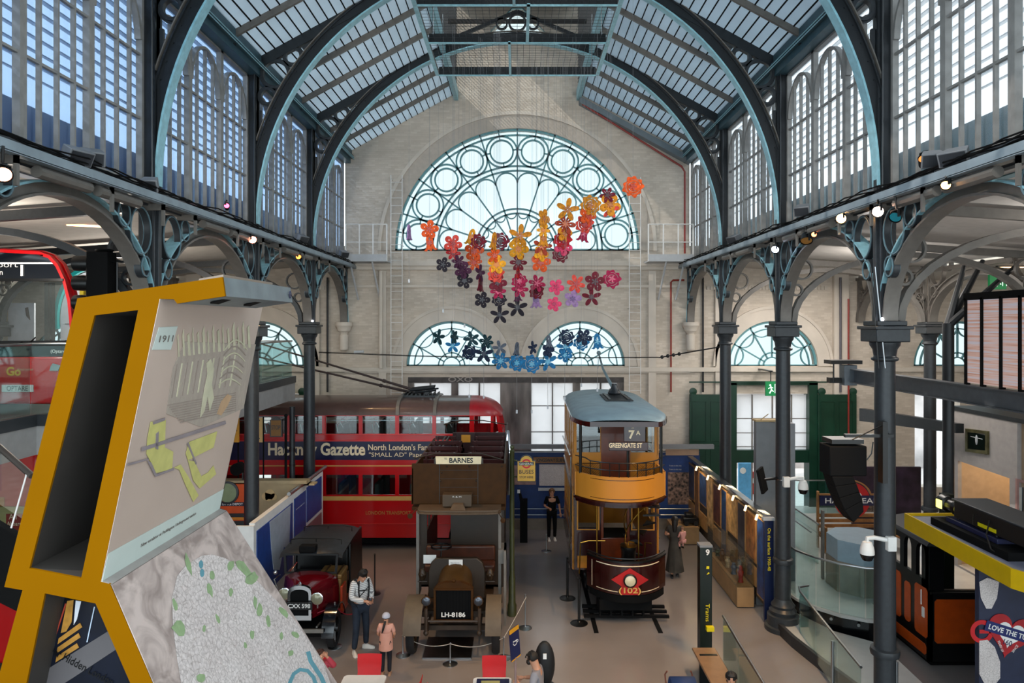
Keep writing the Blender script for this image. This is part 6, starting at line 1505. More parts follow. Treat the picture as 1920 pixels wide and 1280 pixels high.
# grey fin wall and monitor
o = thing('grey_partition_fin', (6.3, 17.1, PZ), 'tall plain grey partition fin standing behind the slim right column', 'partition')
b = B(); b.hexa([(XX(1418, 17), 17.0, 0), (XX(1458, 17), 17.0, 0), (XX(1458, 17), 17.2, 0), (XX(1418, 17), 17.2, 0), (XX(1418, 17), 17.0, ZZ(788, 17)), (XX(1458, 17), 17.0, ZZ(793, 17)), (XX(1458, 17), 17.2, ZZ(793, 17)), (XX(1418, 17), 17.2, ZZ(788, 17))]); b.build('front_board', M_grey, o); b = B(); b.box(XX(1462, 17), XX(1494, 17), 17.1, 17.5, PZ, ZZ(795, 17)); b.build('side_board', mat('grey board lit side', '#8b8d90', .55), o); b = B(); b.box(XX(1416, 17), XX(1462, 17), 16.95, 17.25, ZZ(790, 17), ZZ(787, 17)); b.tube([(XX(1426, 17), 17, ZZ(787, 17)), (XX(1438, 17), 16.9, ZZ(775, 17))], .012, 6); b.build('top_edge', mat('pale pine edge', '#b89c6e', .6), o)  # side board coloured lighter than the front to look lit
o = thing('wall_monitor', (XX(1429, 15.4), 15.4, ZZ(900, 15.4)), 'black tilted screen bracketed to the slim right column', 'monitor')
c = P(1429, 900, 15.4); b = B(); b.M = Matrix.Translation(c) @ Matrix.Rotation(-.22, 4, 'Y') @ Matrix.Rotation(.9, 4, 'Z'); b.box(-.16, .16, -.03, .03, -.27, .27); b.build('screen', M_blackm, o, bev=.01); b = B(); b.tube([c + Vector((.05, .05, 0)), (5.88, 15.62, c.z)], .03, 8); b.build('bracket', M_black, o)
def cctv(x, y, z, sx, label):
    o = thing('dome_camera', (x, y, z), label, 'camera')
    b = B(); b.box(x - .07, x + .07, y - .24, y - .12, z - .11, z + .12); b.build('junction_box', M_white, o, bev=.012)
    b = B(); b.band([(x + .165 * math.cos(a * .3), y + .165 * math.sin(a * .3)) for a in range(21)], 'z', z + .02, z + .04, .012, True); b.build('strap', M_steel, o)
    d = sx * .38; b = B(); b.tube([(x, y - .18, z + .05), (x + d * .7, y - .18, z + .10), (x + d, y - .18, z + .09), (x + d, y - .18, z + .02)], .035, 10); b.build('arm', M_white, o)
    b = B(); b.lathe([(.02, .05), (.07, .03), (.10, -.05), (.11, -.12), (.11, -.16)], (x + d, y - .18, z), 18); b.build('housing', M_white, o); b = B(); b.lathe([(.105, -.16), (.10, -.20), (.07, -.26), (.01, -.28)], (x + d, y - .18, z), 18); b.build('dome', mat('smoked dome', '#0a0a0c', .08, var=0), o)
    return o
cctv(6.0, 15.66, ZZ(903, 15.5), 1, 'white dome camera with white box strapped to the slim right column')
cctv(6.0, 11.32, ZZ(1017, 11.2), -1, 'large white dome camera with white box on the thick right column')
# line array loudspeaker
o = thing('line_array_speaker', (5.3, 11.2, 4.2), 'black hanging line array loudspeaker curving down beside the thick right column', 'loudspeaker')
sY = 11.05; b = B(); b.box(XX(1556, sY), XX(1626, sY), sY, sY + .4, ZZ(893, sY), ZZ(836, sY)); b.build('bass_cabinet', M_blackm, o, bev=.02)
b = B(); b.box(XX(1560, sY), XX(1620, sY), sY, sY + .36, ZZ(832, sY), ZZ(824, sY)); b.box(XX(1585, sY), 6.0, sY, sY + .06, ZZ(820, sY), ZZ(814, sY)); b.box(5.80, 5.88, sY - .05, sY + .1, ZZ(905, sY), ZZ(790, sY)); b.tube([(XX(1598, sY), sY, ZZ(824, sY)), (5.85, sY, ZZ(795, sY))], .01, 5); b.build('flying_frame', M_black, o)
pts = [((1560, 893), (1600, 893)), ((1566, 912), (1606, 906)), ((1574, 934), (1612, 922)), ((1584, 957), (1618, 938)), ((1601, 980), (1620, 959))]
for k in range(4):
    (a, c), (d, e) = pts[k], pts[k + 1]; q = [(XX(p[0], sY), ZZ(p[1], sY)) for p in (d, e, c, a)]
    b = B(); b.prism(q, 'y', sY, sY + .36); b.build('array_cabinet', M_blackm, o, bev=.012)
b = B(); b.tube([(XX(1625, sY), sY, ZZ(862, sY)), (XX(1634, sY), sY, ZZ(850, sY)), (XX(1637, sY), sY, ZZ(828, sY))], .01, 5); b.build('cable', M_black, o)
for k in range(2): b = B(); b.tube([P(1633 + 8 * k, 500, 11.1), P(1648 + 12 * k, 690, 11.1)], .012, 6); oo = b.build('suspension_rod', M_steel if k else M_black, o)

# crane beam with hoist end, second beam, striped screens
o = thing('crane_beam', (9, 13, 5.3), 'long dark steel crane beam with hoist end box, crossing behind the thick right column', 'beam', kind='structure')
b = B(); X_ = 9.0; yb = 18.55
for z0_, z1_, w_ in ((5.31, 5.335, .12), (5.655, 5.68, .12), (5.33, 5.66, .015)): b.box(X_ - w_, X_ + w_, 7, yb, z0_, z1_)
b.build('girder', mat('steel girder paint', '#4b4f54', .4, var=.12), o, smooth=False)
b = B(); b.box(XX(1580, 18.6), XX(1604, 18.6), 18.5, 18.8, ZZ(722, 18.6), ZZ(684, 18.6)); b.build('hoist_box', mat('galvanised box', '#6f7880', .4, .5), o, bev=.01)
b = B(); b.box(XX(1554, 18.6), XX(1612, 18.6), 18.45, 18.9, ZZ(682, 18.6), ZZ(675, 18.6)); b.box(XX(1556, 18.6), XX(1578, 18.6), 18.6, 18.8, ZZ(718, 18.6), ZZ(708, 18.6)); b.tube([(XX(1563, 18.6), 18.6, ZZ(682, 18.6)), (XX(1563, 18.6), 18.6, ZZ(718, 18.6))], .02, 6); b.build('hoist_head', M_black, o)
o = struct('beam_lower_right', (11, 20, 4.2)); b = B(); p, q = P(1617, 777, 22.0), P(1800, 803, 17.6); b.hexa([p + Vector((-.1, 0, -.2)), q + Vector((-.1, 0, -.12)), q + Vector((.1, 0, -.12)), p + Vector((.1, 0, -.2)), p + Vector((-.1, 0, .2)), q + Vector((-.1, 0, .12)), q + Vector((.1, 0, .12)), p + Vector((.1, 0, .2))]); b.build('girder', M_irond, o, smooth=False)
o = thing('striped_screen', (9, 13, 5.7), 'peach and grey striped panels in a black frame standing on the crane beam', 'screen')
def strp(nt, b):
    tc = nt.nodes.new('ShaderNodeTexCoord'); mp = nt.nodes.new('ShaderNodeMapping'); mp.inputs['Scale'].default_value = (1, .35, 16)
    n = nt.nodes.new('ShaderNodeTexNoise'); n.inputs['Scale'].default_value = 1.6; n.inputs['Detail'].default_value = 3
    nt.links.new(tc.outputs['Object'], mp.inputs[0]); nt.links.new(mp.outputs[0], n.inputs['Vector'])
    cr = nt.nodes.new('ShaderNodeValToRGB'); e = cr.color_ramp.elements; e[0].position = .34; e[0].color = srgb('#c08a76'); e[1].position = .62; e[1].color = srgb('#c9c3cc'); x = e.new(.48); x.color = srgb('#d8b3a6')
    nt.links.new(n.outputs['Fac'], cr.inputs[0]); nt.links.new(cr.outputs[0], b.inputs['Emission Color']); b.inputs['Emission Strength'].default_value = .28  # emission added so the striped sheets glow by themselves
    return cr.outputs[0]
M_strp = node_mat('glowing striped sheet', strp, .5)
ys = [XX(0, 1) * 0 + 9.0 * F / (px - 970) for px in (1814, 1844, 1880, 1916, 1960)]
for a, c in zip(ys[:-1], ys[1:]):
    B().box(8.98, 9.0, c + .03, a - .03, 5.72, 7.36).build('striped_sheet', M_strp, o, smooth=False)
b = B(); b.box(8.95, 9.05, ys[-1], ys[0] + .05, 7.36, 7.50)
for y in ys: b.box(8.95, 9.04, y - .03, y + .03, 5.68, 7.4)
b.build('black_frame', M_blackm, o, smooth=False)
# tree shaped steel post
o = thing('branching_post', (10.2, 16.4, PZ), 'dark steel post branching into slanting struts left of the striped screen', 'post')
px_, py_ = XX(1778, 16.4), 16.4; b = B(); b.tube([(px_, py_, PZ), (px_, py_, 6.9)], .125, 14); b.build('shaft', M_irond, o)
for (tx_, ty_, dy) in ((1808, 498, .0), (1843, 488, .3), (1903, 500, -.2), (1850, 545, -.6)):
    b = B(); e = P(tx_, ty_, 16.4 + dy); b.tube([(px_, py_, 6.85), e], [.10, .05], 8); b.build('strut', M_irond, o)
o = thing('exit_sign', (XX(1871, 19), 19, 7.8), 'large green exit sign high behind the slanting struts', 'sign'); exitsign(o, XX(1856, 19), XX(1887, 19), ZZ(542, 19), ZZ(512, 19), 19); B().tube([(XX(1871, 19), 19.05, ZZ(512, 19)), (XX(1871, 19), 19.05, 8.45)], .01, 5).build('hanger', M_black, o)
o = thing('ceiling_strip_light', (XX(1900, 18), 18, 8), 'dark hanging strip light with warm tube right of the large exit sign', 'light'); c = P(1886, 500, 18); b = B(); b.box(c.x - .2, c.x + .6, 18, 18.1, c.z, c.z + .08); b.build('housing', M_black, o); B().box(c.x - .1, c.x + .5, 18, 18.08, c.z - .02, c.z).build('tube', mat('warm lamp glow', '#ffd9a0', .4, emit='#ffc890', estr=3, var=0), o); B().tube([(c.x, 18.05, c.z + .08), (c.x, 18.05, 8.45)], .008, 5).build('hanger', M_black, o)
# white shop wall with framed picture and lit opening
wr_ = struct('wall_shop_right', (11.5, 17, 0)); X_ = 11.5; y0_, y1_ = 15.95, 18.3
b = B(); b.mesh(shape([[(y0_, 0), (y1_, 0), (y1_, 4.62), (y0_, 4.62)], [(y0_ + .25, 0.6), (y1_ - .2, .6), (y1_ - .2, 3.32), (y0_ + .25, 3.28)]], X_, X_ + .1, axis='x')); b.build('wall_face', mat('shop wall white', '#a6a09c', .6), wr_, smooth=False)
b = B(); b.box(X_ - .02, 16, 9, 18.4, 4.62, 4.72); b.build('deck_edge', M_irond, wr_, smooth=False)
b = B(); b.box(X_ + .1, 15, 18.3, 18.4, 0, 4.6); b.box(14.2, 14.3, 14, 18.3, 0, 4.6); b.box(X_ + .1, 15, y0_ - .1, y0_, 0, 4.6); b.build('room_wall', mat('warm cream room', '#b39a80', .7), wr_, smooth=False)
o = thing('framed_picture', (X_, 17.2, 4), 'gilt framed dark picture on the white shop wall at the right', 'picture'); ya_, yb_ = 11.5 * F / (1855 - 970), 11.5 * F / (1813 - 970)
b = B(); b.mesh(shape([[(ya_, ZZ(852, ya_)), (yb_, ZZ(846, yb_)), (yb_, ZZ(803, yb_)), (ya_, ZZ(812, ya_) + .05)], [(ya_ + .08, ZZ(852, ya_) + .08), (yb_ - .08, ZZ(846, yb_) + .08), (yb_ - .08, ZZ(803, yb_) - .08), (ya_ + .08, ZZ(812, ya_) - .03)]], X_ - .05, X_, axis='x')); b.build('frame', mat('tarnished gilt', '#6f6a48', .35, .6, var=.3), o, smooth=False)
b = B(); b.box(X_ - .03, X_ - .005, ya_ + .06, yb_ - .06, ZZ(846, yb_) + .06, ZZ(803, yb_) - .06); b.build('canvas', mat('dark glossy canvas', '#0b100e', .1, var=.3), o)
b = B(); b.ball((X_ - .035, (ya_ + yb_) / 2, (ZZ(826, 17.2))), .09, 10, 6, (.2, .5, 1.4)); b.tube([(X_ - .035, ya_ + .2, ZZ(822, 17.2)), (X_ - .035, yb_ - .2, ZZ(822, 17.2))], .01, 4); b.build('painted_figure', M_lgrey, o)
o = thing('shop_picture', (14.15, 17.5, 2.8), 'dark framed railway print inside the warm lit opening', 'picture'); b = B(); b.box(14.12, 14.18, 15.6, 16.6, 2.5, 3.1); b.build('frame', M_black, o); B().box(14.10, 14.12, 15.7, 16.5, 2.6, 3.0).build('print', mat('grey print', '#7c7474', .5, var=.4), o)
o = thing('standing_mirror', (XX(1882, 15.6), 15.6, PZ), 'tall pink framed mirror at the edge of the warm opening', 'mirror'); b = B(); x0_, x1_ = 11.42, 12.1; b.mesh(shape([[(x0_, PZ), (x1_, PZ), (x1_, 3.2), (x0_, 3.35)], [(x0_ + .05, PZ + .05), (x1_ - .05, PZ + .05), (x1_ - .05, 3.12), (x0_ + .05, 3.27)]], 15.85, 15.9)); b.build('frame', mat('pink metal', '#a8807a', .4), o, smooth=False); B().box(x0_ + .05, x1_ - .05, 15.87, 15.88, PZ, 3.15).build('mirror_glass', mat('mirror', '#c8ccd0', .05, 1, var=0), o)
area('shop_light', (13, 17.2, 4.4), (13, 17.2, 0), 1.5, 1.5, 60, (1, .78, .5))
o = thing('number_post', (XX(1778, 15.0), 15.0, 0), 'dark green post numbered 6 behind the projector', 'post'); x_ = XX(1780, 15.2); b = B(); b.box(x_ - .11, x_ + .11, 15.2, 15.4, 0, ZZ(927, 15.2)); b.build('post', mat('post black green', '#08140c', .35, var=.05), o, bev=.01); lettering('6', (x_ + .0, 15.195, ZZ(939, 15.2)), *FRONT, height=.13, m=M_white, parent=o, bold=.02)

# kiosk with yellow edged roof
kk = thing('information_kiosk', (10.5, 13.5, 0), 'navy kiosk with bold yellow roof edge and a LOVE THE TUBE heart', 'kiosk')
b = B(); b.band([(11.5, 13.56), (7.59, 13.56), (7.49, 10.5), (7.92, 9.6), (11.5, 9.56)], 'z', 2.89, 3.19, .04); b.build('yellow_fascia', mat('kiosk yellow', '#d8b000', .4, var=.04), kk, smooth=False)
b = B(); b.prism([(7.61, 13.54), (7.52, 10.52), (7.94, 9.62), (11.5, 9.6), (11.5, 13.54)], 'z', 3.09, 3.14); b.build('roof_top', mat('lavender grey board', '#7c7f92', .6), kk, smooth=False)
M_knavy = mat('kiosk navy print', '#232a42', .5, var=.1)
b = B(); b.box(7.57, 11.5, 11.37, 11.47, 0, 3.09); b.box(9.2, 11.5, 11.45, 13.3, 0, 3.09); kw = b.build('kiosk_wall', M_knavy, kk, smooth=False)
hy = 11.36; hx_, hz_ = XX(1893, 11.37), ZZ(1187, 11.37)
def heart(s_, cx_, cz_, rot=-.25, n=40):
    pts = []
    for i in range(n):
        t_ = 2 * PI * i / n; x_ = 16 * math.sin(t_) ** 3; z_ = 13 * math.cos(t_) - 5 * math.cos(2 * t_) - 2 * math.cos(3 * t_) - math.cos(4 * t_); pts.append((cx_ + s_ * (x_ * math.cos(rot) - z_ * math.sin(rot)), cz_ + s_ * (x_ * math.sin(rot) + z_ * math.cos(rot))))
    return pts
B().mesh(shape([heart(.024, hx_, hz_)], hy - .01, hy)).build('heart', mat('heart red', '#a81a22', .5, var=.1), kw, smooth=False)
B().mesh(shape([heart(.0141, hx_, hz_)], hy - .015, hy - .01)).build('heart_centre', M_white, kw, smooth=False)
b = B(); b.M = Matrix.Translation((hx_, hy - .018, hz_ + .02)) @ Matrix.Rotation(.30, 4, 'Y'); b.box(-.43, .43, -.004, .004, -.085, .085); b.build('heart_bar', mat('bar blue', '#14235e', .4), kw)
rr_ = (math.cos(.30), 0, -math.sin(.30)); uu_ = (math.sin(.30), 0, math.cos(.30))
lettering('LOVE THE TUBE', (hx_, hy - .026, hz_ + .02), rr_, uu_, width=.76, height=.085, m=M_white, parent=kw, bold=.02); lettering('160', Vector((hx_ - .05, hy - .02, hz_ - .14)), rr_, uu_, width=.14, height=.09, m=M_navy, parent=kw); lettering('YEARS OF', Vector((hx_ - .165, hy - .015, hz_ - .20)), (.35, 0, -.9), (.9, 0, .35), width=.2, height=.04, m=M_white, parent=kw); lettering('SINCE', Vector((hx_ + .07, hy - .015, hz_ - .24)), (.6, 0, .8), (-.8, 0, .6), width=.14, height=.04, m=M_white, parent=kw)
c = (XX(1840, 11.37), ZZ(1183, 11.37)); b = B(); b.mesh(shape([circ(c[0] + .0, c[1], .19, 28), circ(c[0] + .0, c[1], .12, 28)], hy - .006, hy)); b.box(c[0] - .04, c[0] + .16, hy - .006, hy, c[1] - .03, c[1] + .03); b.build('red_ring', mat('ring red', '#c01820', .5), kw)
b = B(); b.mesh(shape([[(XX(p[0], 11.37), ZZ(p[1], 11.37)) for p in ((1835, 1090), (1850, 1082), (1872, 1090), (1868, 1120), (1858, 1140), (1848, 1140), (1838, 1120))]], hy - .008, hy)); b.mesh(shape([[(XX(p[0], 11.37), ZZ(p[1], 11.37)) for p in ((1835, 1200), (1850, 1198), (1864, 1212), (1874, 1240), (1874, 1270), (1862, 1285), (1846, 1283), (1835, 1262))]], hy - .008, hy)); build_each(b, 'printed_blob', node_mat('printed map blobs', mapcol, .5), kw, smooth=False)
b = B(); b.box(7.75, 9.1, 10.95, 13.0, 3.14, 3.275); b.build('equipment_tray', M_blackm, kk, smooth=False)
pj = thing('projector', (8.1, 11.9, 3.275), 'large black projector with yellow lit lens on the kiosk roof', 'projector')
b = B(); b.box(7.87, 8.46, 11.37, 12.74, 3.275, 3.36); b.build('blue_plinth', mat('dark blue plinth', '#171d42', .5), pj, bev=.01)
b = B(); b.box(7.91, 8.51, 10.6, 12.57, 3.39, 3.70); b.build('body', mat('projector black', '#0d0d10', .5, var=.1), pj, bev=.02); b = B(); b.box(7.88, 8.53, 10.6, 12.59, 3.70, 3.73); b.build('lid', M_dgrey, pj, bev=.01)
b = B(); b.lathe([(.13, 0), (.14, .10), (.10, .12), (.10, .34), (.14, .36), (.15, .53), (.13, .53)], (8.04, 12.57, 3.53), 20, axis='y', cap=False); b.build('lens_barrel', M_black, pj)
b = B(); b.lathe([(.125, .5), (.01, .48)], (8.04, 12.57, 3.53), 20, axis='y'); b.box(7.885, 7.90, 12.90, 13.06, 3.45, 3.60); b.build('lens_glow', mat('lens yellow glow', '#f4f07a', .3, emit='#f6f06a', estr=2.5, var=0), pj)
b = B(); b.box(7.90, 7.909, 11.45, 11.9, 3.43, 3.49); b.build('yellow_sticker', mat('sticker yellow', '#d8c800', .5), pj); b = B(); b.tube([(7.9, 11.6, 3.6), (7.78, 11.5, 3.4), (7.72, 11.3, 3.22), (7.8, 11.2, 3.15)], .012, 5); b.tube([(7.9, 12.0, 3.6), (7.82, 11.9, 3.45), (7.88, 11.7, 3.4)], .01, 5); build_each(b, 'cable', M_black, pj)
for y in (11.5, 12.5):
    for x_ in (7.95, 8.42): b = B(); b.tube([(x_, y, 3.36), (x_, y, 3.40)], .025, 8); b.build('foot', M_black, pj)

# orange and black railway vehicle
lo = thing('orange_railway_carriage', (8.9, 14.6, 0), 'black and orange vintage railway vehicle with arched windows beside the navy kiosk', 'carriage')
M_or = mat('carriage orange', '#b8480a', .45, var=.1, coat=.1); LX0, LX1, LY0, LY1 = 8.25, 10.6, 13.9, 15.6
b = B(); b.mesh(shape([[(LY0, .12), (LY1, .12), (LY1, 2.5), (LY0, 2.5)], [(LY0 + .12, 1.72), (LY0 + .45, 1.72), (LY0 + .45, 2.2)] + [(LY0 + .285 + .165 * math.cos(PI * i / 8), 2.2 + .2 * math.sin(PI * i / 8)) for i in range(1, 8)] + [(LY0 + .12, 2.2)], [(LY0 + .62, 1.72), (LY0 + .90, 1.72), (LY0 + .90, 2.2)] + [(LY0 + .76 + .14 * math.cos(PI * i / 8), 2.2 + .2 * math.sin(PI * i / 8)) for i in range(1, 8)] + [(LY0 + .62, 2.2)], [(LY0 + 1.05, 1.72), (LY0 + 1.5, 1.72), (LY0 + 1.5, 2.3), (LY0 + 1.05, 2.3)]], LX0, LX0 + .08, axis='x')); b.build('side_wall', M_black, lo, smooth=False)
def cutp(y0_, y1_, z0_, z1_, c_=.05): return [(y0_ + c_, z0_), (y1_ - c_, z0_), (y1_, z0_ + c_), (y1_, z1_ - c_), (y1_ - c_, z1_), (y0_ + c_, z1_), (y0_, z1_ - c_), (y0_, z0_ + c_)]
for a, c, z0_, z1_ in ((LY0 + .04, LY0 + .48, .55, 1.55), (LY0 + .64, LY0 + .86, .62, 1.45), (LY0 + 1.0, LY0 + 1.62, .58, 1.55), (LY0 + .08, LY0 + 1.62, .20, .42)): B().prism(cutp(a, c, z0_, z1_), 'x', LX0 - .012, LX0).build('orange_panel', M_or, lo, smooth=False)
b = B(); b.box(LX0, LX1, LY0, LY0 + .08, .12, 1.55); b.tube([(LX0 + .02, LY0 - .02, 1.5), (LX1, LY0 - .02, 1.5)], .03, 8); b.box(LX0, LX0 + .3, LY0 - .01, LY0 + .25, 1.55, 2.42); b.build('end_wall', M_black, lo, smooth=False)
B().prism(cutp(XX(1752, 13.9), LX1 - .2, .49, 1.37), 'y', LY0 - .012, LY0).build('orange_panel', M_or, lo, smooth=False)
b = B(); b.hexa([(LX0 - .1, LY0 - .1, 2.46), (LX0 + .55, LY0 - .1, 2.46), (LX0 + .55, LY1, 2.5), (LX0 - .1, LY1, 2.5), (LX0 - .05, LY0 - .1, 2.54), (LX0 + .5, LY0 - .1, 2.6), (LX0 + .5, LY1, 2.64), (LX0 - .05, LY1, 2.56)]); b.build('roof', M_dgrey, lo)
b = B(); b.box(LX0 + .1, LX1, LY0 + .1, LY1, .0, .55); b.build('underframe', M_blackm, lo, smooth=False)
b = B(); b.tube([(LX0 - .05, LY0 + .18, 1.5), (LX0 - .05, LY0 + .18, 1.2)], .012, 6); b.box(LX0 - .03, LX0 - .015, LY0 + .12, LY0 + .2, .95, 1.15); b.build('door_handle', M_white, lo)
for (x_, y_, lab) in ((XX(1681, 12.2), 12.2, 'thin steel stanchion in front of the orange carriage'), (XX(1561, 13.0), 13.0, 'thin steel stanchion inside the curled glass ramp')):
    o = thing('steel_stanchion', (x_, y_, 0), lab, 'stanchion'); B().tube([(x_, y_, .02), (x_, y_, .95)], .028, 10).build('post', M_steel, o); B().lathe([(.16, 0), (.16, .02), (.04, .05)], (x_, y_, .1 if x_ < 6.9 and x_ > 5.95 else 0), 20).build('base', M_steel, o)

# ---- gallery of framed panels on the right of the tramcar
gp = thing('exhibition_partition', (5.55, 19, 0), 'long timber framed partition of posters and blue panels, right of the tramcar', 'partition')
GX = 5.78; M_tim = mat('pale timber frame', '#a17a4c', .5, var=.15)
b = B(); b.box(GX, GX + .10, 16.1, 23.0, .3, 2.36); b.build('backing', mat('gallery dark backing', '#2a2522', .6), gp, smooth=False)
b = B(); b.box(GX - .08, GX + .10, 16.1, 23.2, 2.38, 2.46); b.build('top_rail', M_steel, gp, smooth=False)
y = 16.15; pal = ['#1d3f78', '#8a5a30', '#2b2f3d', '#b08e5c', '#17345f', '#5a3326', '#c0a070', '#213a66', '#6a4a30', '#2c3f5f']; k = 0
while y < 22.8:
    w_ = (.55, .8, .65, .9)[k % 4]; z0_, z1_ = ((.4, 2.3), (1.1, 2.25), (.8, 2.3), (1.25, 2.25))[k % 4]
    b = B(); b.box(GX - .03, GX, y, y + w_ - .05, z0_, z1_); b.build('timber_frame', M_tim, gp, smooth=False)
    b = B(); b.box(GX - .04, GX - .03, y + .05, y + w_ - .1, z0_ + .05, z1_ - .05); q = b.build('poster', mat('gallery print %d' % (k % 10), pal[k % 10], .4, var=.45, scale=5), gp, smooth=False)
    if k % 4 in (1, 3):
        b = B(); b.box(GX - .04, GX, y, y + w_ - .05, .55, 1.0); b.build('small_frame', M_tim, gp, smooth=False)
    y += w_; k += 1
for j, y in enumerate((16.4, 17.2, 18.2, 19.4, 20.6, 21.9)):
    b = B(); b.tube([(GX - .1, y, 2.38), (GX - .16, y - .06, 2.27)], .03, 8); b.build('lamp', mat('lamp cream glow', '#ffe2b0', .4, emit='#ffd9a0', estr=2.5, var=0), gp)
for y in (16.5, 19.0, 21.5): area('gallery_lamp', (GX - .45, y, 2.3), (GX, y, 1.2), .08, 1.6, 9, (1, .75, .45))
eb = thing('blue_title_board', (5.8, 16.0, 0), 'tall navy board with yellow vertical writing at the near end of the timber partition', 'sign')
b = B(); b.box(XX(1433, 16.0), XX(1450, 16.0), 15.98, 16.05, 0, ZZ(975, 16.0)); b.build('board', mat('title navy', '#0f1c40', .4), eb); b = B(); b.box(XX(1430, 16.0), XX(1452, 16.0), 15.96, 16.08, ZZ(975, 16.0), ZZ(970, 16.0)); b.build('cap', M_lgrey, eb)
lettering('On the surface 1900-48', (XX(1442.5, 15.97), 15.975, ZZ(1030, 15.97)), (0, 0, -1), (1, 0, 0), width=.98, height=.075, m=mat('sign yellow', '#d8c400', .5, var=0), parent=eb, bold=.01)
vt = thing('glass_display_case', (5.35, 18.3, 0), 'low oak plinth with long glass case of ornaments in front of the timber partition', 'display case')
M_oakp = mat('light oak plinth', '#a17f57', .5, var=.12, scale=3)
vx0, vx1, vy0, vy1 = 4.92, 5.50, 16.8, 19.4; vx0 = XX(1382, 16.8)
B().box(vx0, vx0 + .42, vy0, vy1, .02, .50).build('plinth', M_oakp, vt, bev=.01)
b = B(); b.box(vx0, vx0 + .40, vy0, vy1, .50, 1.18); b.build('glass_hood', glass_mat('case glass', (.86, .9, .9), .10), vt, smooth=False)
b = B(); b.box(vx0 + .02, vx0 + .10, vy0 + .3, vy1 - .3, .5, .52); b.build('case_floor', M_oakp, vt)
orn = [('figurine', 'red and gold standing figurine at the near end inside the glass case', 17.15, '#8f2a18', .42), ('vase', 'dull blue vase in the middle of the glass case', 17.7, '#455a70', .30), ('clock', 'small pale mantel clock inside the glass case', 18.2, '#b0a080', .28), ('jug', 'brown jug towards the far end of the glass case', 18.7, '#6a4a2a', .32), ('bowl', 'green bowl at the far end of the glass case', 19.1, '#40503a', .18)]
for nm, lab, y, col, h_ in orn:
    o = B().lathe([(.03, 0), (.07, .01), (.05, h_ * .3), (.08, h_ * .6), (.04, h_ * .85), (.05, h_ * .95), (.01, h_)], (vx0 + .2, y, .50), 14).build(nm, mat(nm + ' glaze', col, .3, var=.3, scale=20)); tag(o, lab, nm)
fp = thing('oak_plinth', (5.2, 21.9, 0), 'square oak plinth holding a dark vehicle model at the far end of the aisle', 'plinth'); B().box(XX(1262, 21.6), XX(1311, 21.6), 21.6, 22.5, .02, .55).build('block', M_oakp, fp, bev=.01)
o = thing('model_vehicle', (XX(1298, 21.8), 21.9, .55), 'dark model vehicle on the far oak plinth', 'model'); b = B(); b.box(5.2, 5.7, 21.75, 22.1, .62, .80); b.box(5.3, 5.55, 21.78, 22.07, .80, .92); b.build('body', M_black, o, bev=.03); b = B()
for x_ in (5.3, 5.6): b.lathe([(.07, -.02), (.07, .02)], (x_, 21.74, .62), 12, axis='y'); b.lathe([(.07, -.02), (.07, .02)], (x_, 22.1, .62), 12, axis='y')
build_each(b, 'wheel', M_rubber, o)
# post 9, bench
p9 = thing('number_post', (3.87, 14.3, 0), 'near black post with white number 9 and yellow arrows, right of the tramcar', 'post')
x_ = XX(1324, 14.2); b = B(); b.box(x_ - .125, x_ + .125, 14.2, 14.42, 0, ZZ(1026, 14.2)); b.build('shaft', mat('post black green', '#08140c', .35), p9, bev=.01); b = B(); b.box(x_ - .13, x_ + .13, 14.19, 14.43, ZZ(1026, 14.2), ZZ(1022, 14.2)); b.build('cap', M_grey, p9)
M_syel = mat('sign yellow', '#d8c400', .5, var=0)
lettering('9', (x_ + .03, 14.195, ZZ(1035, 14.2)), *FRONT, height=.125, m=M_white, parent=p9, bold=.03)
lettering('Trams', (x_ + .03, 14.195, ZZ(1148, 14.2)), (0, 0, -1), (1, 0, 0), width=.36, height=.08, m=M_syel, parent=p9)
b = B(); b.prism([(x_ + .0, ZZ(1066, 14.2)), (x_ + .06, ZZ(1066, 14.2)), (x_ + .06, ZZ(1061, 14.2)), (x_ + .01, ZZ(1061, 14.2))], 'y', 14.19, 14.2); b.prism([(x_ + .01, ZZ(1077, 14.2)), (x_ + .07, ZZ(1074, 14.2)), (x_ + .05, ZZ(1072, 14.2))], 'y', 14.19, 14.2); b.box(x_ - .01, x_ + .14, 14.1, 14.2, ZZ(1180, 14.2), ZZ(1172, 14.2)); build_each(b, 'yellow_mark', M_syel, p9, smooth=False)
be = thing('low_bench', (3.9, 12.8, 0), 'low polished wooden bench with dark stripe beside the glass screen', 'bench')
b = B(); b.box(3.45, 3.90, 10.2, 13.7, .45, .50); b.build('seat', mat('polished beech', '#8a6a4c', .3, var=.1), be, bev=.01); b = B(); b.box(3.52, 3.86, 13.35, 13.42, .50, .505); b.build('dark_inlay', M_black, be)
for y in (11.4, 13.3):
    b = B(); b.box(3.5, 3.85, y, y + .06, .0, .45); b.build('leg', M_black, be)
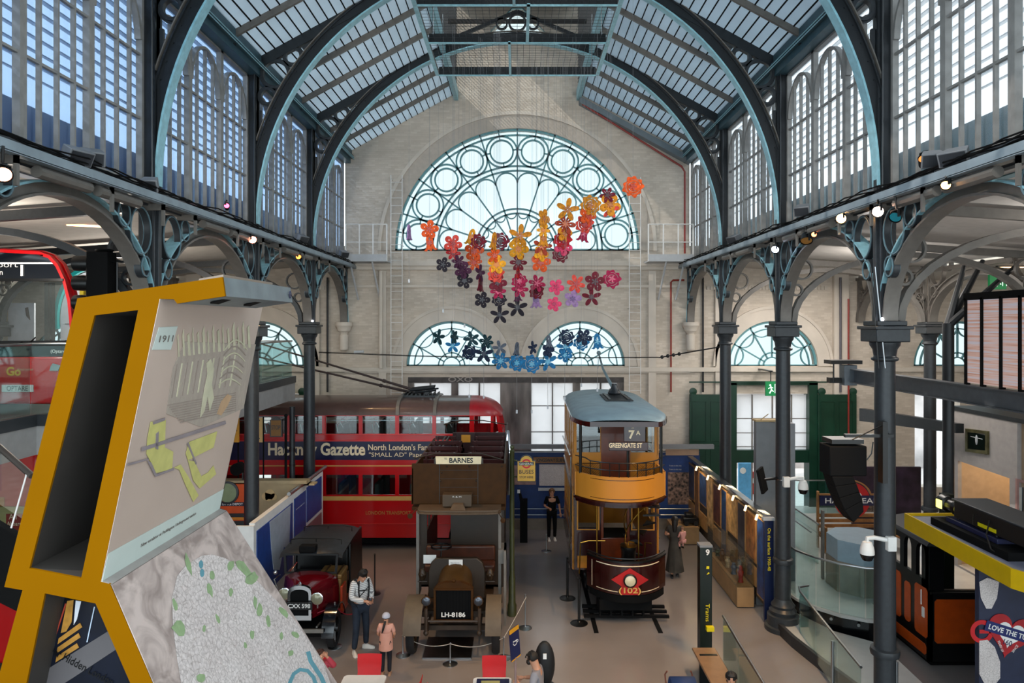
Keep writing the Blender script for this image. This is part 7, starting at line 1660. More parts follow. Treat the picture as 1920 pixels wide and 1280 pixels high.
# ================================================================ END WALL FITTINGS, LAMPS, FLOWERS
# display wall below the street windows
dw = thing('blue_display_wall', (1.5, 23.3, 0), 'low royal blue display wall with maps across the end of the hall', 'display board')
DY = 23.3; M_dblue = mat('display blue', '#16376f', .5, var=.12)
b = B(); b.box(XX(948, DY), XX(1312, DY), DY, DY + .1, .35, ZZ(846, DY)); b.build('blue_panel', M_dblue, dw, smooth=False)
b = B(); b.box(XX(948, DY), XX(1312, DY), DY - .1, DY + .1, .0, .35); b.build('kick_plinth', mat('warm grey plinth', '#7a6f62', .6), dw, smooth=False)
b = B(); b.box(XX(956, DY), XX(1335, DY), DY - .25, DY - .1, ZZ(839, DY), ZZ(831, DY)); b.build('light_rail', M_grey, dw, smooth=False)
b = B(); b.box(XX(958, DY), XX(1310, DY), DY - .02, DY + .1, ZZ(848, DY), ZZ(846, DY)); b.build('pale_edge', M_lgrey, dw, smooth=False)
b = B(); b.box(XX(1011, DY), XX(1062, DY), DY - .03, DY, ZZ(910, DY), ZZ(870, DY)); b.build('route_map', node_mat('warm printed map', lambda nt, b_: mapcol(nt, b_), .5), dw, smooth=False)
b = B(); b.box(XX(959, DY), XX(1005, DY), DY - .03, DY, ZZ(908, DY), ZZ(872, DY)); b.build('pink_panel', mat('pink grey print', '#a08078', .5, var=.2), dw, smooth=False)
b = B(); b.box(XX(1009, DY), XX(1064, DY), DY - .05, DY, ZZ(919, DY), ZZ(914, DY)); b.build('shelf', M_lgrey, dw, smooth=False)
b = B(); b.box(XX(1252, DY), XX(1306, DY), DY - .03, DY, ZZ(945, DY), ZZ(885, DY)); b.build('crowd_photo', mat('sepia crowd print', '#84695c', .5, var=.7, scale=10), dw, smooth=False)
b = B(); b.box(XX(1248, DY), XX(1310, DY), DY - .03, DY, ZZ(853, DY), ZZ(842, DY)); b.build('cream_header', mat('cream header', '#b8957a', .6), dw, smooth=False)
for k in range(2): lettering('Trams in the city', (XX(1266, DY), DY - .005, ZZ(873 + 7 * k, DY)), *FRONT, width=.42, height=.06, m=M_lgrey, parent=dw)
b = B(); b.box(XX(1000, DY), XX(1066, DY), DY - .08, DY - .03, ZZ(867, DY), ZZ(856, DY)); q = b.build('wooden_name_sign', mat('sign oak', '#8a5a24', .4, var=.2), dw)
lettering('KINGSWAY SUBWAY', (XX(1038, DY), DY - .082, ZZ(861.5, DY)), *FRONT, width=XX(1072, DY) - XX(1008, DY), height=.12, m=M_black, parent=q, bold=.03)
b = B()
for z in (.55, .75): b.tube([(XX(965, 23), 23, z), (XX(1310, 23), 23, z)], .02, 6)
b.build('barrier_rail', M_steel, dw)
bs = thing('bus_stop', (-.1, 16.4, 0), 'yellow GENERAL BUSES STOP HERE flag on a tall green post beside the khaki bus', 'sign')
M_pg = mat('lamp post green', '#3b3f22', .4, var=.15)
b = B(); b.lathe([(.11, 0), (.11, .25), (.085, .3), (.075, .9), (.06, .95), (.055, 3.85), (.07, 3.88), (.03, 3.92)], (XX(960, 16.4), 16.4, 0), 16); b.ball((XX(960, 16.4), 16.4, 3.97), .055, 10, 6); b.build('post', M_pg, bs)
x0_, x1_, z0_, z1_ = XX(970, 16.3), XX(1004, 16.3), ZZ(902, 16.3), ZZ(864, 16.3); cx_ = (x0_ + x1_) / 2
b = B(); b.prism([(x0_, z0_), (x1_, z0_), (x1_, z1_), (x1_ - .06, z1_)] + arc(cx_, z1_ - .02, .15, 10, 170, 12) + [(x0_ + .06, z1_), (x0_, z1_)], 'y', 16.3, 16.34); fl_ = b.build('flag', mat('flag yellow enamel', '#cf9d33', .35, var=.06), bs)
b = B(); b.band([(x0_, z0_), (x1_, z0_), (x1_, z1_), (x1_ - .06, z1_)] + arc(cx_, z1_ - .02, .15, 10, 170, 12) + [(x0_ + .06, z1_), (x0_, z1_)], 'y', 16.285, 16.35, .015, True); b.build('flag_rim', M_black, fl_)
b = B(); b.mesh(shape([circ(cx_, ZZ(869, 16.3), .11, 28), circ(cx_, ZZ(869, 16.3), .075, 28)], 16.29, 16.30)); b.build('red_ring', mat('ring red', '#c01820', .5), fl_)
b = B(); b.box(x0_ + .04, x1_ - .04, 16.286, 16.30, ZZ(872, 16.3), ZZ(866, 16.3)); b.build('name_bar', M_black, fl_); lettering('GENERAL', (cx_, 16.284, ZZ(869, 16.3)), *FRONT, width=.33, height=.055, m=mat('grey enamel', '#b9b6a6', .4), parent=fl_, bold=.02)
lettering('BUSES', (cx_, 16.29, ZZ(884, 16.3)), *FRONT, width=.34, height=.09, m=M_black, parent=fl_); lettering('STOP HERE', (cx_, 16.29, ZZ(894, 16.3)), *FRONT, width=.32, height=.055, m=M_black, parent=fl_)
b = B(); b.tube([(XX(960, 16.4), 16.4, z1_), (x0_, 16.32, z1_)], .02, 6); b.tube([(XX(960, 16.4), 16.4, z0_ + .1), (x0_, 16.32, z0_ + .1)], .02, 6); b.build('bracket', M_pg, bs)
o = thing('audio_post', (XX(983, 21.8), 21.8, 0), 'black listening post with tilted head left of the woman in black', 'post'); b = B(); b.box(XX(975, 21.8), XX(989, 21.8), 21.8, 21.9, 0, ZZ(935, 21.8)); b.hexa([(XX(975, 21.8), 21.7, 1.3), (XX(982, 21.8), 21.7, 1.3), (XX(982, 21.8), 21.8, 1.3), (XX(975, 21.8), 21.8, 1.3), (XX(971, 21.8), 21.7, 1.7), (XX(975, 21.8), 21.7, 1.7), (XX(975, 21.8), 21.8, 1.7), (XX(971, 21.8), 21.8, 1.7)]); b.build('stand', M_blackm, o); b = B(); b.box(XX(970, 21.8), XX(975, 21.8), 21.65, 21.7, 1.6, 1.7); b.build('white_label', M_white, o)

# long floor-trailing ladders on the end wall
def ladder(px0, px1, ytop, ybot, label):
    Y = WY - .35; o = thing('wall_ladder', (XX(px0, Y), Y, ZZ(ybot, Y)), label, 'ladder')
    for px in (px0, px1): b = B(); b.tube([(XX(px, Y), Y, ZZ(ybot, Y)), (XX(px, Y), Y, ZZ(ytop, Y))], .016, 6); b.build('stile', M_white, o)
    b = B(); n = int((ybot - ytop) / 14.6)
    for k in range(n): z = ZZ(ybot - 6 - 14.6 * k, Y); b.tube([(XX(px0, Y), Y, z), (XX(px1, Y), Y, z)], .01, 5)
    build_each(b, 'rung', M_white, o)
    for py in (ytop + 6, 578, 460): b = B(); b.tube([(XX(px0, Y), Y, ZZ(py, Y)), (XX(px0, Y), WY, ZZ(py, Y))], .012, 5); b.tube([(XX(px1, Y), Y, ZZ(py, Y)), (XX(px1, Y), WY, ZZ(py, Y))], .012, 5); build_each(b, 'wall_bracket', M_white, o)
ladder(733, 754, 328, 742, 'tall thin white ladder fixed to the wall left of the great fan window')
ladder(1180, 1201, 332, 738, 'tall thin white ladder fixed to the wall right of the great fan window')
def catwalk(sx, label):
    a, c = (648, 725) if sx < 0 else (1216, 1300); Y0, Y1 = WY - .9, WY
    xa_, xc_ = XX(a, Y0), XX(c, Y0); z = ZZ(490, Y0)
    o = thing('maintenance_platform', ((xa_ + xc_) / 2, Y0, z), label, 'platform')
    b = B(); b.box(xa_, xc_, Y0, Y1 - .02, z, z + .05); b.box(xa_, xc_, Y0 - .02, Y0, z, z + .24); b.build('deck', M_lgrey, o, smooth=False)
    b = B()
    for k in range(4): x_ = xa_ + (xc_ - xa_) * k / 3; b.box(x_ - .02, x_ + .02, Y0, Y0 + .04, z, z + 1.25)
    build_each(b, 'rail_post', M_white, o, smooth=False)
    b = B()
    for h_ in (.65, 1.25): b.tube([(xa_, Y0 + .02, z + h_), (xc_, Y0 + .02, z + h_)], .018, 6)
    build_each(b, 'guard_rail', M_white, o)
    for px in ((655, 697) if sx < 0 else (1250, 1284)): x_ = XX(px, Y0); b = B(); b.tube([(x_, Y0 + .05, z), (x_ + .1 * (1 if sx < 0 else -1), WY - .02, z - 1.25)], .035, 6); b.build('brace', M_lgrey, o)
catwalk(-1, 'white railed platform high on the wall, left of the fan window'); catwalk(1, 'white railed platform high on the wall, right of the fan window')
# pipes
M_redp = mat('red pipe paint', '#8a2418', .45, var=.1); M_bpipe = mat('black pipe', '#201e20', .5)
def pipe(pts, r, m, label, nm='pipe'):
    o = B().tube([P(px, py, WY - d) for px, py, d in pts], r, 8).build(nm, m); tag(o, label, 'pipe'); return o
pipe([(1258, 735, .08), (1258, 529, .08), (1262, 525, .08), (1283, 525, .08)], .03, M_redp, 'red pipe with an elbow running down the wall below the right platform')
pipe([(1284, 475, .3), (1284, 322, .3), (1278, 312, .3), (1092, 195, .3)], .035, M_redp, 'long red pipe following the gable slope down to the right platform')
pipe([(1591, 830, .25), (1591, 560, .25)], .03, M_redp, 'thin red pipe beside the right green door leaf')
pipe([(1318, 735, .08), (1318, 520, .08)], .035, M_bpipe, 'black downpipe left of the first right column')
pipe([(614, 735, .08), (614, 520, .08)], .035, M_bpipe, 'black downpipe right of the first left column')
pipe([(1576, 735, .25), (1576, 520, .25)], .04, mat('grey pipe', '#55535a', .5), 'grey downpipe left of the thin red pipe at the green door')
pipe([(714, 690, .2), (714, 508, .2)], .07, M_trim, 'cream downpipe beside the left ladder')
# overhead wires
o = thing('tram_overhead_wire', (0, 21.8, 6), 'thin overhead tram wires strung across the hall between the columns', 'wire')
b = B(); Yw = 20.6; lz = lambda x_, s_: 5.93 + s_ - .0 * x_
for dz in (0, .02): b.tube([(-5.9, Yw, 6.03 + dz), (-3, Yw, 5.92 + dz), (0, Yw, 5.86 + dz), (4.2, Yw, 5.88 + dz)], .009, 5)
b.tube([(4.2, Yw, 5.88), (5.3, Yw, 6.08), (5.9, 20.1, 6.22)], .02, 6); build_each(b, 'wire', M_black, o)
b = B(); 
for k in range(4): b.ball((4.3 + .17 * k, Yw, 5.90 + .03 * k), .055, 10, 6)
build_each(b, 'insulator', M_black, o)
b = B(); b.tube([P(664, 660, 20.6), P(682, 659, 20.6)], .04, 8); b.build('strainer', M_lgrey, o)

# suspended steel grid below the lantern, with mesh
gd = thing('suspended_grid', (0, 16.5, 13.5), 'pale blue steel frame with fine wire mesh hung beneath the roof lantern', 'frame')
GZ = H + 6.64; gx = 2.1; gy = [18.6, 16.45, 14.5, 12.4]
b = B()
for sx in (-1, 1): b.box(*sorted((gx * sx, (gx + .09) * sx)), gy[-1], gy[0], GZ, GZ + .03)
for y in gy: b.box(-gx, gx, y, y + .05, GZ, GZ + .03)
build_each(b, 'bottom_flange', M_ironb, gd, smooth=False)
b = B()
for sx in (-1, 1): b.box(*sorted(((gx + .03) * sx, (gx + .06) * sx)), gy[-1], gy[0], GZ + .03, GZ + .22)
for y in gy: b.box(-gx, gx, y + .015, y + .035, GZ + .03, GZ + .24)
build_each(b, 'web_plate', M_irond, gd, smooth=False)
b = B(); b.box(-.22, -.16, gy[1], gy[0], GZ, GZ + .05); b.box(.20, .27, gy[2], gy[1], GZ, GZ + .05); b.box(-.1, -.04, gy[3], gy[2], GZ, GZ + .05); build_each(b, 'joist', M_ironb, gd, smooth=False)
b = B()
for k in range(1, 28): x_ = -gx + 2 * gx * k / 28; b.tube([(x_, gy[-1], GZ + .06), (x_, gy[0], GZ + .06)], .004, 4, False)
for k in range(40): y = gy[-1] + (gy[0] - gy[-1]) * k / 40; b.tube([(-gx, y, GZ + .065), (gx, y, GZ + .065)], .004, 4, False)
q = b.build('wire_mesh', M_iron, gd); q['kind'] = 'stuff'
b = B()
for sx in (-1, 1):
    for y in gy: b.tube([((gx - .1) * sx, y, GZ + .2), ((gx - .1) * sx, y, 15.2)], .012, 5)
build_each(b, 'hanger', M_steel, gd)

# ---- hanging cut-out flowers
FC = {'o': ('orange', '#e0551a'), 'r': ('red', '#b81c22'), 'c': ('coral', '#e04a3c'), 'y': ('ochre', '#d98a1c'), 'Y': ('yellow', '#eda21e'), 'm': ('maroon', '#6e1226'), 'p': ('purple', '#4a1d3c'), 'k': ('black plum', '#1c1420'), 'P': ('hot pink', '#e0406a'), 'M': ('magenta', '#a81548'), 'l': ('lilac', '#a07cac'), 'b': ('blue', '#1f6c9c'), 'n': ('navy', '#15243e'), 't': ('dark teal', '#123840'), 'g': ('grey', '#555c68'), 'u': ('rust', '#a33a20')}
def petals(kind):
    """outline lists (outer first, then holes) of the cut-out shapes, about one unit across"""
    out = []
    if kind == 'hibiscus':
        pts = []
        for i in range(100):
            a = 2 * PI * i / 100; f = abs(math.cos(2.5 * a)); pts.append(((.20 + .31 * f ** .55) * math.cos(a), (.20 + .31 * f ** .55) * math.sin(a)))
        out = [pts]
        for k in range(5): a = 2 * PI * k / 5; out.append([(.28 * math.cos(a) + .03 * math.cos(t_), .28 * math.sin(a) + .03 * math.sin(t_)) for t_ in [2 * PI * j / 8 for j in range(8)]])
    elif kind == 'orchid':
        pts = []
        for i in range(120):
            a = 2 * PI * i / 120 + PI / 2; f = abs(math.cos(2.5 * (a - PI / 2))); pts.append(((.10 + .46 * f ** 1.3) * math.cos(a), (.10 + .46 * f ** 1.3) * math.sin(a)))
        out = [pts, circ(0, 0, .045, 8)]
    elif kind == 'rose':
        pts = [((.46 + .045 * math.sin(9 * a) + .03 * math.sin(4 * a)) * math.cos(a), (.46 + .045 * math.sin(9 * a) + .03 * math.sin(4 * a)) * math.sin(a)) for a in [2 * PI * i / 90 for i in range(90)]]
        out = [pts]
        for (r_, a0_, a1_) in ((.34, 20, 110), (.33, 150, 240), (.34, 270, 340), (.22, 60, 170), (.21, 210, 320), (.10, 0, 150)):
            o1 = arc(0, 0, r_ + .014, a0_, a1_, 12); o2 = arc(0, 0, r_ - .014, a1_, a0_, 12); out.append(o1 + o2)
    elif kind == 'lily':
        pts = []
        for i in range(120):
            a = 2 * PI * i / 120; f = abs(math.cos(3 * a)); pts.append(((.14 + .36 * f ** .8) * math.cos(a), (.14 + .36 * f ** .8) * math.sin(a)))
        out = [pts]
        for k in range(6): a = 2 * PI * k / 6; out.append([(.25 * math.cos(a) + .06 * math.cos(t_) * math.cos(a) - .015 * math.sin(t_) * math.sin(a), .25 * math.sin(a) + .06 * math.cos(t_) * math.sin(a) + .015 * math.sin(t_) * math.cos(a)) for t_ in [2 * PI * j / 10 for j in range(10)]])
    else:   # tulip
        out = [[(-.05, .5), (.05, .5), (.14, .4), (.2, .2), (.2, -.1), (.27, -.32), (.4, -.42), (.24, -.46), (.12, -.36), (0, -.5), (-.12, -.36), (-.24, -.46), (-.4, -.42), (-.27, -.32), (-.2, -.1), (-.2, .2), (-.14, .4)], [(-.03, .3), (.03, .3), (.02, -.1), (-.02, -.1)]]
    return out
KM = {}
for kd_ in ('hibiscus', 'orchid', 'rose', 'lily', 'tulip'):
    KM[kd_] = shape(petals(kd_), -.012, .012)
KN = {'h': 'hibiscus', 'o': 'orchid', 'r': 'rose', 'l': 'lily', 't': 'tulip'}
# strands from left to right: (x, y, size in pixels, colour, kind, turn)
ST = [
 [(767, 436, 26, 'l', 't', 80)],
 [(805, 430, 30, 'o', 'h', 10), (806, 455, 28, 'o', 't', 0)],
 [(822, 632, 24, 't', 'o', 40)],
 [(831, 496, 24, 'k', 'h', 0)],
 [(849, 457, 30, 'c', 'h', 20), (850, 474, 24, 'r', 'l', 0)],
 [(852, 632, 24, 't', 'l', 60), (849, 648, 22, 'b', 'o', 0)],
 [(860, 491, 24, 'p', 'l', 30), (868, 506, 28, 'p', 'h', -20), (871, 526, 26, 'k', 'h', 0)],
 [(884, 445, 28, 'Y', 't', 20), (889, 471, 32, 'o', 'h', 0), (889, 492, 26, 'o', 'l', 0)],
 [(897, 453, 26, 'm', 'r', 20), (900, 512, 26, 'p', 'o', 50), (901, 530, 30, 'm', 't', 70), (904, 562, 26, 'k', 'h', 0)],
 [(884, 636, 24, 't', 'o', 0), (880, 660, 26, 'n', 'r', 30)],
 [(926, 452, 30, 'y', 't', 60), (927, 479, 26, 'o', 'l', 20), (931, 496, 30, 'Y', 'h', 0), (930, 514, 28, 'c', 'r', 20), (933, 530, 30, 'm', 'h', 0), (934, 546, 26, 'M', 'l', 0), (936, 562, 24, 'k', 'r', 0), (937, 590, 28, 'k', 'o', 10)],
 [(939, 452, 28, 'm', 'r', 0)],
 [(912, 640, 24, 't', 'l', 20), (907, 663, 28, 'n', 'o', 0)],
 [(937, 652, 22, 'g', 'o', 0), (939, 676, 30, 'b', 'l', 0)],
 [(975, 442, 34, 'y', 'o', 0), (972, 467, 34, 'Y', 'h', 10), (972, 492, 28, 'm', 'l', 0), (971, 511, 20, 'r', 't', 50), (974, 527, 26, 'M', 'r', 0), (975, 542, 28, 'M', 'l', 20), (970, 554, 20, 'p', 't', 0), (970, 576, 30, 'k', 'o', 0)],
 [(969, 654, 22, 'g', 't', 40), (969, 680, 28, 'b', 'r', 20)],
 [(1020, 410, 32, 'y', 'h', 55), (1019, 432, 22, 'Y', 'l', 0), (1019, 447, 28, 'y', 't', 20), (1017, 462, 28, 'u', 'o', 0), (1015, 475, 26, 'Y', 'h', 10), (1014, 492, 32, 'o', 'h', 0)],
 [(1007, 531, 28, 'M', 'l', 0), (1006, 546, 26, 'm', 'r', 30), (1005, 563, 26, 'l', 't', 0)],
 [(999, 652, 20, 'n', 'o', 60), (997, 682, 30, 'b', 'r', 0)],
 [(1064, 393, 34, 'y', 'o', 0), (1060, 420, 34, 'u', 'l', 0), (1059, 438, 28, 'y', 'h', 20), (1055, 449, 30, 'r', 'r', 0), (1056, 462, 30, 'P', 'h', 10), (1051, 476, 28, 'm', 'r', 0)],
 [(1043, 538, 26, 'P', 'h', 20), (1039, 570, 24, 'P', 'h', 10)],
 [(1029, 640, 20, 'g', 't', 30), (1028, 656, 24, 'n', 'h', 30), (1027, 678, 28, 'b', 'o', 0)],
 [(1107, 385, 34, 'y', 'r', 0), (1102, 405, 30, 'o', 'h', 20), (1096, 420, 30, 'c', 'r', 0), (1095, 438, 28, 'M', 't', 0)],
 [(1080, 532, 30, 'c', 'l', 0), (1074, 560, 28, 'l', 'h', 10)],
 [(1062, 632, 26, 'n', 'r', 0), (1060, 650, 26, 'b', 'o', 0), (1059, 665, 24, 'b', 'h', 0)],
 [(1139, 366, 26, 'm', 'l', 0), (1144, 384, 36, 'y', 'h', 10), (1144, 393, 26, 'c', 'o', 0)],
 [(1115, 528, 32, 'm', 'h', 0), (1109, 557, 28, 'm', 'o', 0)],
 [(1095, 632, 26, 'n', 'h', 0), (1090, 642, 26, 'b', 'r', 0)],
 [(1187, 350, 34, 'o', 'r', 0)],
 [(1147, 523, 30, 'M', 'r', 0)],
 [(1120, 640, 26, 'b', 't', 0)],
]
ORD = ['topmost', 'second from top', 'third from top', 'fourth from top', 'fifth from top', 'sixth from top', 'seventh from top', 'lowest']
def nth(i): return ['leftmost', '2nd', '3rd'][i] if i < 3 else '%dth' % (i + 1) if (i + 1) % 10 not in (1, 2, 3) or 10 < i + 1 < 20 else '%d%s' % (i + 1, {1: 'st', 2: 'nd', 3: 'rd'}[(i + 1) % 10])
for si, stn in enumerate(ST):
    Ys = 15.6 + 2.4 * ((si * 7) % 5) / 4.0
    for fi, (px, py, sz, col, kind, turn) in enumerate(stn):
        Y = Ys + .04 * fi; c = P(px, py, Y); s_ = sz * 1.18 * Y / F
        kn = KN[kind]; cname, chex = FC[col]
        pos = ORD[fi] if len(stn) > 1 and fi < len(stn) - 1 else ('lowest' if len(stn) > 1 else 'single')
        sn = ('%s strand from left' % nth(si)) if si else 'leftmost strand'
        lab = '%s cut-out %s flower, %s on the %s' % (cname, kn, pos, sn)
        o = thing('hanging_flower', c, lab, 'hanging flower', 'cut-out flowers hanging from the roof grid')
        me = KM[kn].copy(); me.transform(Matrix.Diagonal((s_, 1, s_, 1))); 
        if not me.materials: me.materials.append(mat('acrylic ' + cname, chex, .55, var=.25, scale=14, spec=.2))
        q = bpy.data.objects.new('petals', me); COL.objects.link(q); q.parent = o; q.rotation_euler = (0, random.uniform(-.25, .25), math.radians(turn + random.uniform(-12, 12)))
        me2 = KM[['orchid', 'lily', 'hibiscus'][fi % 3]].copy(); me2.transform(Matrix.Diagonal((s_ * .34, 1, s_ * .34, 1))); me2.materials.append(mat('acrylic dark ' + cname, chex if col in 'kntpg' else {'y': '#b5641a', 'Y': '#d97a16', 'o': '#b8351a', 'r': '#7a1020', 'c': '#a82028', 'P': '#b02050', 'M': '#d84a70', 'm': '#40101c', 'l': '#6a4a80', 'b': '#5aa6c4', 'u': '#d86a30'}.get(col, chex), .3, var=.08))
        q = bpy.data.objects.new('centre', me2); COL.objects.link(q); q.parent = o; q.location = (0, -.02, 0); q.rotation_euler = (0, .4, math.radians(turn))
        b = B(); xw = c.x; b.tube([(xw, Y, c.z + s_ * .35), (xw, Y, min(99, roofz(xw) + .01) if abs(xw) > gx else GZ + .06)], .0022, 4); b.build('hanging_wire', mat('fine steel wire', '#9a9a9c', .4, .6, var=0), o)
        if fi == len(stn) - 1 and si % 3 == 0: b = B(); b.tube([(xw, Y, c.z - s_ * .4), (xw, Y, c.z - s_ * .4 - .9)], .004, 4); b.box(xw - .02, xw + .02, Y - .01, Y + .01, c.z - s_ * .4 - .98, c.z - s_ * .4 - .9); b.build('tail_wire', mat('fine steel wire', '#9a9a9c', .4, .6, var=0), o)

# ---- lamps on the two walkways
def can(px, py, X, aim, col, glow, es, label, power=0, ang=50, r=.085, tgt=None, nm='spotlight'):
    """a theatre lamp clamped under the walkway at x = X"""
    Y = abs(X) * F / abs(px - 970); c = P(px, py, Y); c.x = X
    o = thing(nm, c, label, 'lamp'); d = Vector(aim).normalized()
    q = d.to_track_quat('-Z', 'Y').to_matrix().to_4x4()
    b = B(); b.M = Matrix.Translation(c) @ q; b.lathe([(r * .5, .20), (r * .8, .16), (r, .04), (r * 1.1, 0), (r * 1.0, .0)], (0, 0, 0), 18, cap=False); b.lathe([(.01, .2), (r * .5, .2)], (0, 0, 0), 18, cap=False); b.build('housing', M_black, o)
    b = B(); b.M = Matrix.Translation(c) @ q; b.lathe([(r * .92, .015), (.005, .015)], (0, 0, 0), 18); b.build('lens', mat('lens ' + glow, glow, .3, emit=glow, estr=es, var=0), o)
    b = B(); z1_ = 8.80; b.tube([c - d * .08 + Vector((0, 0, r)), (c.x, c.y, max(z1_, c.z + .1))], .015, 6); b.band([(c.y - r * 1.15, c.z), (c.y - r * 1.15, c.z + r * 1.3), (c.y + r * 1.15, c.z + r * 1.3), (c.y + r * 1.15, c.z)], 'x', c.x - .015, c.x + .015, .012); b.build('yoke', M_black, o)
    if power: spot('lamp_beam', tuple(c + d * .06), tgt or tuple(c + d * 5), power, ang, col)
    return o
am = (1, .62, .30)
can(1773, 348, 5.55, (-.5, -.6, -.5), am, '#ffc26a', 14, 'glowing amber spotlight, highest of the lamps on the right walkway', 500, 60, r=.06, tgt=(1.5, 11, 0))
can(1646, 397, 5.55, (-.5, -.8, -.35), am, '#ffd9c0', 18, 'bright pink white spotlight at the top of the thick right column', 700, 55, tgt=(2.5, 14, 0))
can(1577, 410, 5.60, (-.5, -.8, -.35), am, '#ffc880', 18, 'bright amber spotlight left of the thick right column', 700, 55, tgt=(3.2, 15, 1))
can(1678, 408, 5.60, (-.6, -.5, -.6), (1, .9, .8), '#1d6f7c', .35, 'dark spotlight with teal rim right of the thick right column')
can(1526, 440, 5.65, (-.5, -.8, -.4), am, '#ff9a60', 4, 'small dim orange spotlight midway along the right walkway', r=.05)
can(1453, 468, 5.65, (-.5, -.7, -.5), (.8, .9, 1), '#dfe8ff', 10, 'cold white spotlight beside the slim right column', 300, 60, tgt=(.5, 18, 3))
can(1512, 452, 5.62, (-.2, -.5, -.8), am, '#6a4a20', .5, 'unlit brass coloured spotlight hanging midway on the right walkway', r=.11)
can(6, 328, -5.5, (.5, -.6, -.5), am, '#ffb080', 14, 'amber spotlight at the far left edge of the left walkway', 500, 60, tgt=(-2.5, 10, 0))
can(425, 385, -5.6, (.3, -.8, .2), am, '#ff5a80', 4, 'small pink lit lamp on top of the left walkway', r=.05)
can(474, 450, -5.6, (.5, -.7, -.5), am, '#ffb090', 12, 'pink amber spotlight beside the dark left column', 600, 60, tgt=(-3.5, 16, 1))
can(560, 482, -5.65, (.4, -.7, -.6), am, '#e08a40', 3, 'small brass glowing lamp near the far end of the left walkway', 300, 50, r=.07, tgt=(-2.5, 20, 2))
def flood(px, py, X, label, w_=.34, rot=.4):
    Y = abs(X) * F / abs(px - 970); c = P(px, py, Y); c.x = X
    o = thing('floodlight', c, label, 'lamp'); b = B(); b.M = Matrix.Translation(c) @ Matrix.Rotation(rot, 4, 'Z') @ Matrix.Rotation(.5, 4, 'X'); b.hexa([(-w_ / 2, -.12, -.10), (w_ / 2, -.12, -.10), (w_ / 2 * .7, .12, -.08), (-w_ / 2 * .7, .12, -.08), (-w_ / 2, -.12, .10), (w_ / 2, -.12, .10), (w_ / 2 * .7, .12, .08), (-w_ / 2 * .7, .12, .08)]); b.build('housing', M_grey, o, bev=.01)
    b = B(); b.M = Matrix.Translation(c) @ Matrix.Rotation(rot, 4, 'Z') @ Matrix.Rotation(.5, 4, 'X'); b.box(-w_ / 2 * .85, w_ / 2 * .85, -.13, -.12, -.08, .08); b.build('glass', M_dgrey, o); b = B(); b.tube([(c.x, c.y, c.z - .08), (c.x, c.y, 8.92)], .02, 6); b.build('bracket', M_black, o)
    spot('flood_beam', (c.x * .93, c.y + .3, c.z + .25), (-c.x * .2, 24.15, 12.0), 120 * ((24.5 - c.y) / 12) ** 1.6 + 25, 80, (1, .93, .84), .2, .9)
flood(142, 290, -5.72, 'grey floodlight on the left walkway, left one of the near pair', rot=1.2); flood(170, 293, -5.72, 'dark grey floodlight on the left walkway, right one of the near pair', rot=.6)
flood(281, 345, -5.72, 'grey floodlight on the left walkway next to the thick column', .28, .2); flood(564, 446, -5.75, 'far grey floodlight on the left walkway', .36, 1.2); flood(644, 475, -5.8, 'farthest grey floodlight on the left walkway by the end wall', .3, .8)
flood(1748, 297, 5.72, 'grey floodlight on the right walkway, left one of the near pair', .3, -.4); flood(1792, 292, 5.72, 'larger grey floodlight on the right walkway, right one of the near pair', .36, -.9)
flood(1505, 393, 5.72, 'grey floodlight on the right walkway between the two nearer columns', .3, -.6); flood(1378, 447, 5.75, 'far grey floodlight on the right walkway', .38, -1.2)
o = can(1732, 297, 5.72, (-.3, -.6, .3), am, '#e09a50', .8, 'round chrome lamp on a white stand above the right walkway', r=.07)
for px, X, lab in ((582, -5.85, 'tiny white lamp on the capital of the first left column'), (1660, 5.85, 'tiny white lamp on the capital of the thick right column')):
    c = Vector((X, (20.0 if X < 0 else 11.32) - .2, 6.965)); o = B().ball(c, .03, 10, 6).build('capital_lamp', mat('lens cool', '#f0f4ff', .3, emit='#f0f4ff', estr=12, var=0)); tag(o, lab, 'lamp')
# strip lights of the left aisle
def strip(px, py, Y, w_, label):
    c = P(px, py, Y); o = thing('strip_light', c, label, 'light'); d = Vector((.9, .43, 0)).normalized() * w_ / 2; n = Vector((-d.y, d.x, 0)).normalized() * .06
    a, e = c - d, c + d; u = Vector((0, 0, .09)); b = B(); b.hexa([a - n, e - n, e + n, a + n, a - n + u, e - n + u, e + n + u, a + n + u]); b.build('housing', M_lgrey, o); b = B(); v = Vector((0, 0, -.03)); n2 = n * .6; b.hexa([a - n2 + v, e - n2 + v, e + n2 + v, a + n2 + v, a - n2, e - n2, e + n2, a + n2]); b.build('tube', mat('warm tube glow', '#ffd0a0', .4, emit='#ffb27a', estr=6, var=0), o)
    b = B(); b.tube([c + u, (c.x, c.y, 8.8)], .01, 5); b.build('hanger', M_lgrey, o)
strip(34, 393, 12.0, .95, 'hanging strip light with warm tube, nearer of the two in the left aisle'); strip(168, 422, 13.4, .75, 'hanging strip light with warm tube, farther of the two in the left aisle')
area('aisle_light', (-10.5, 19, 8.2), (-10.5, 19, 0), 3, 4, 160, (1, .88, .74)); point('aisle_fill', (-8.6, 11.2, 7.9), 110); point('aisle_fill', (-9.5, 16.5, 7.7), 120); point('aisle_fill', (9.2, 17.5, 7.8), 110, (1, .95, .9)); point('aisle_fill', (9.0, 11.0, 8.0), 60, (1, .95, .9)); point('aisle_fill', (14.5, 15.0, 7.6), 120)  # point lights are added fill to brighten the aisle ceilings
area('aisle_light', (9.0, 20, 8.3), (9.0, 20, 0), 3, 5, 260, (1, .93, .86))
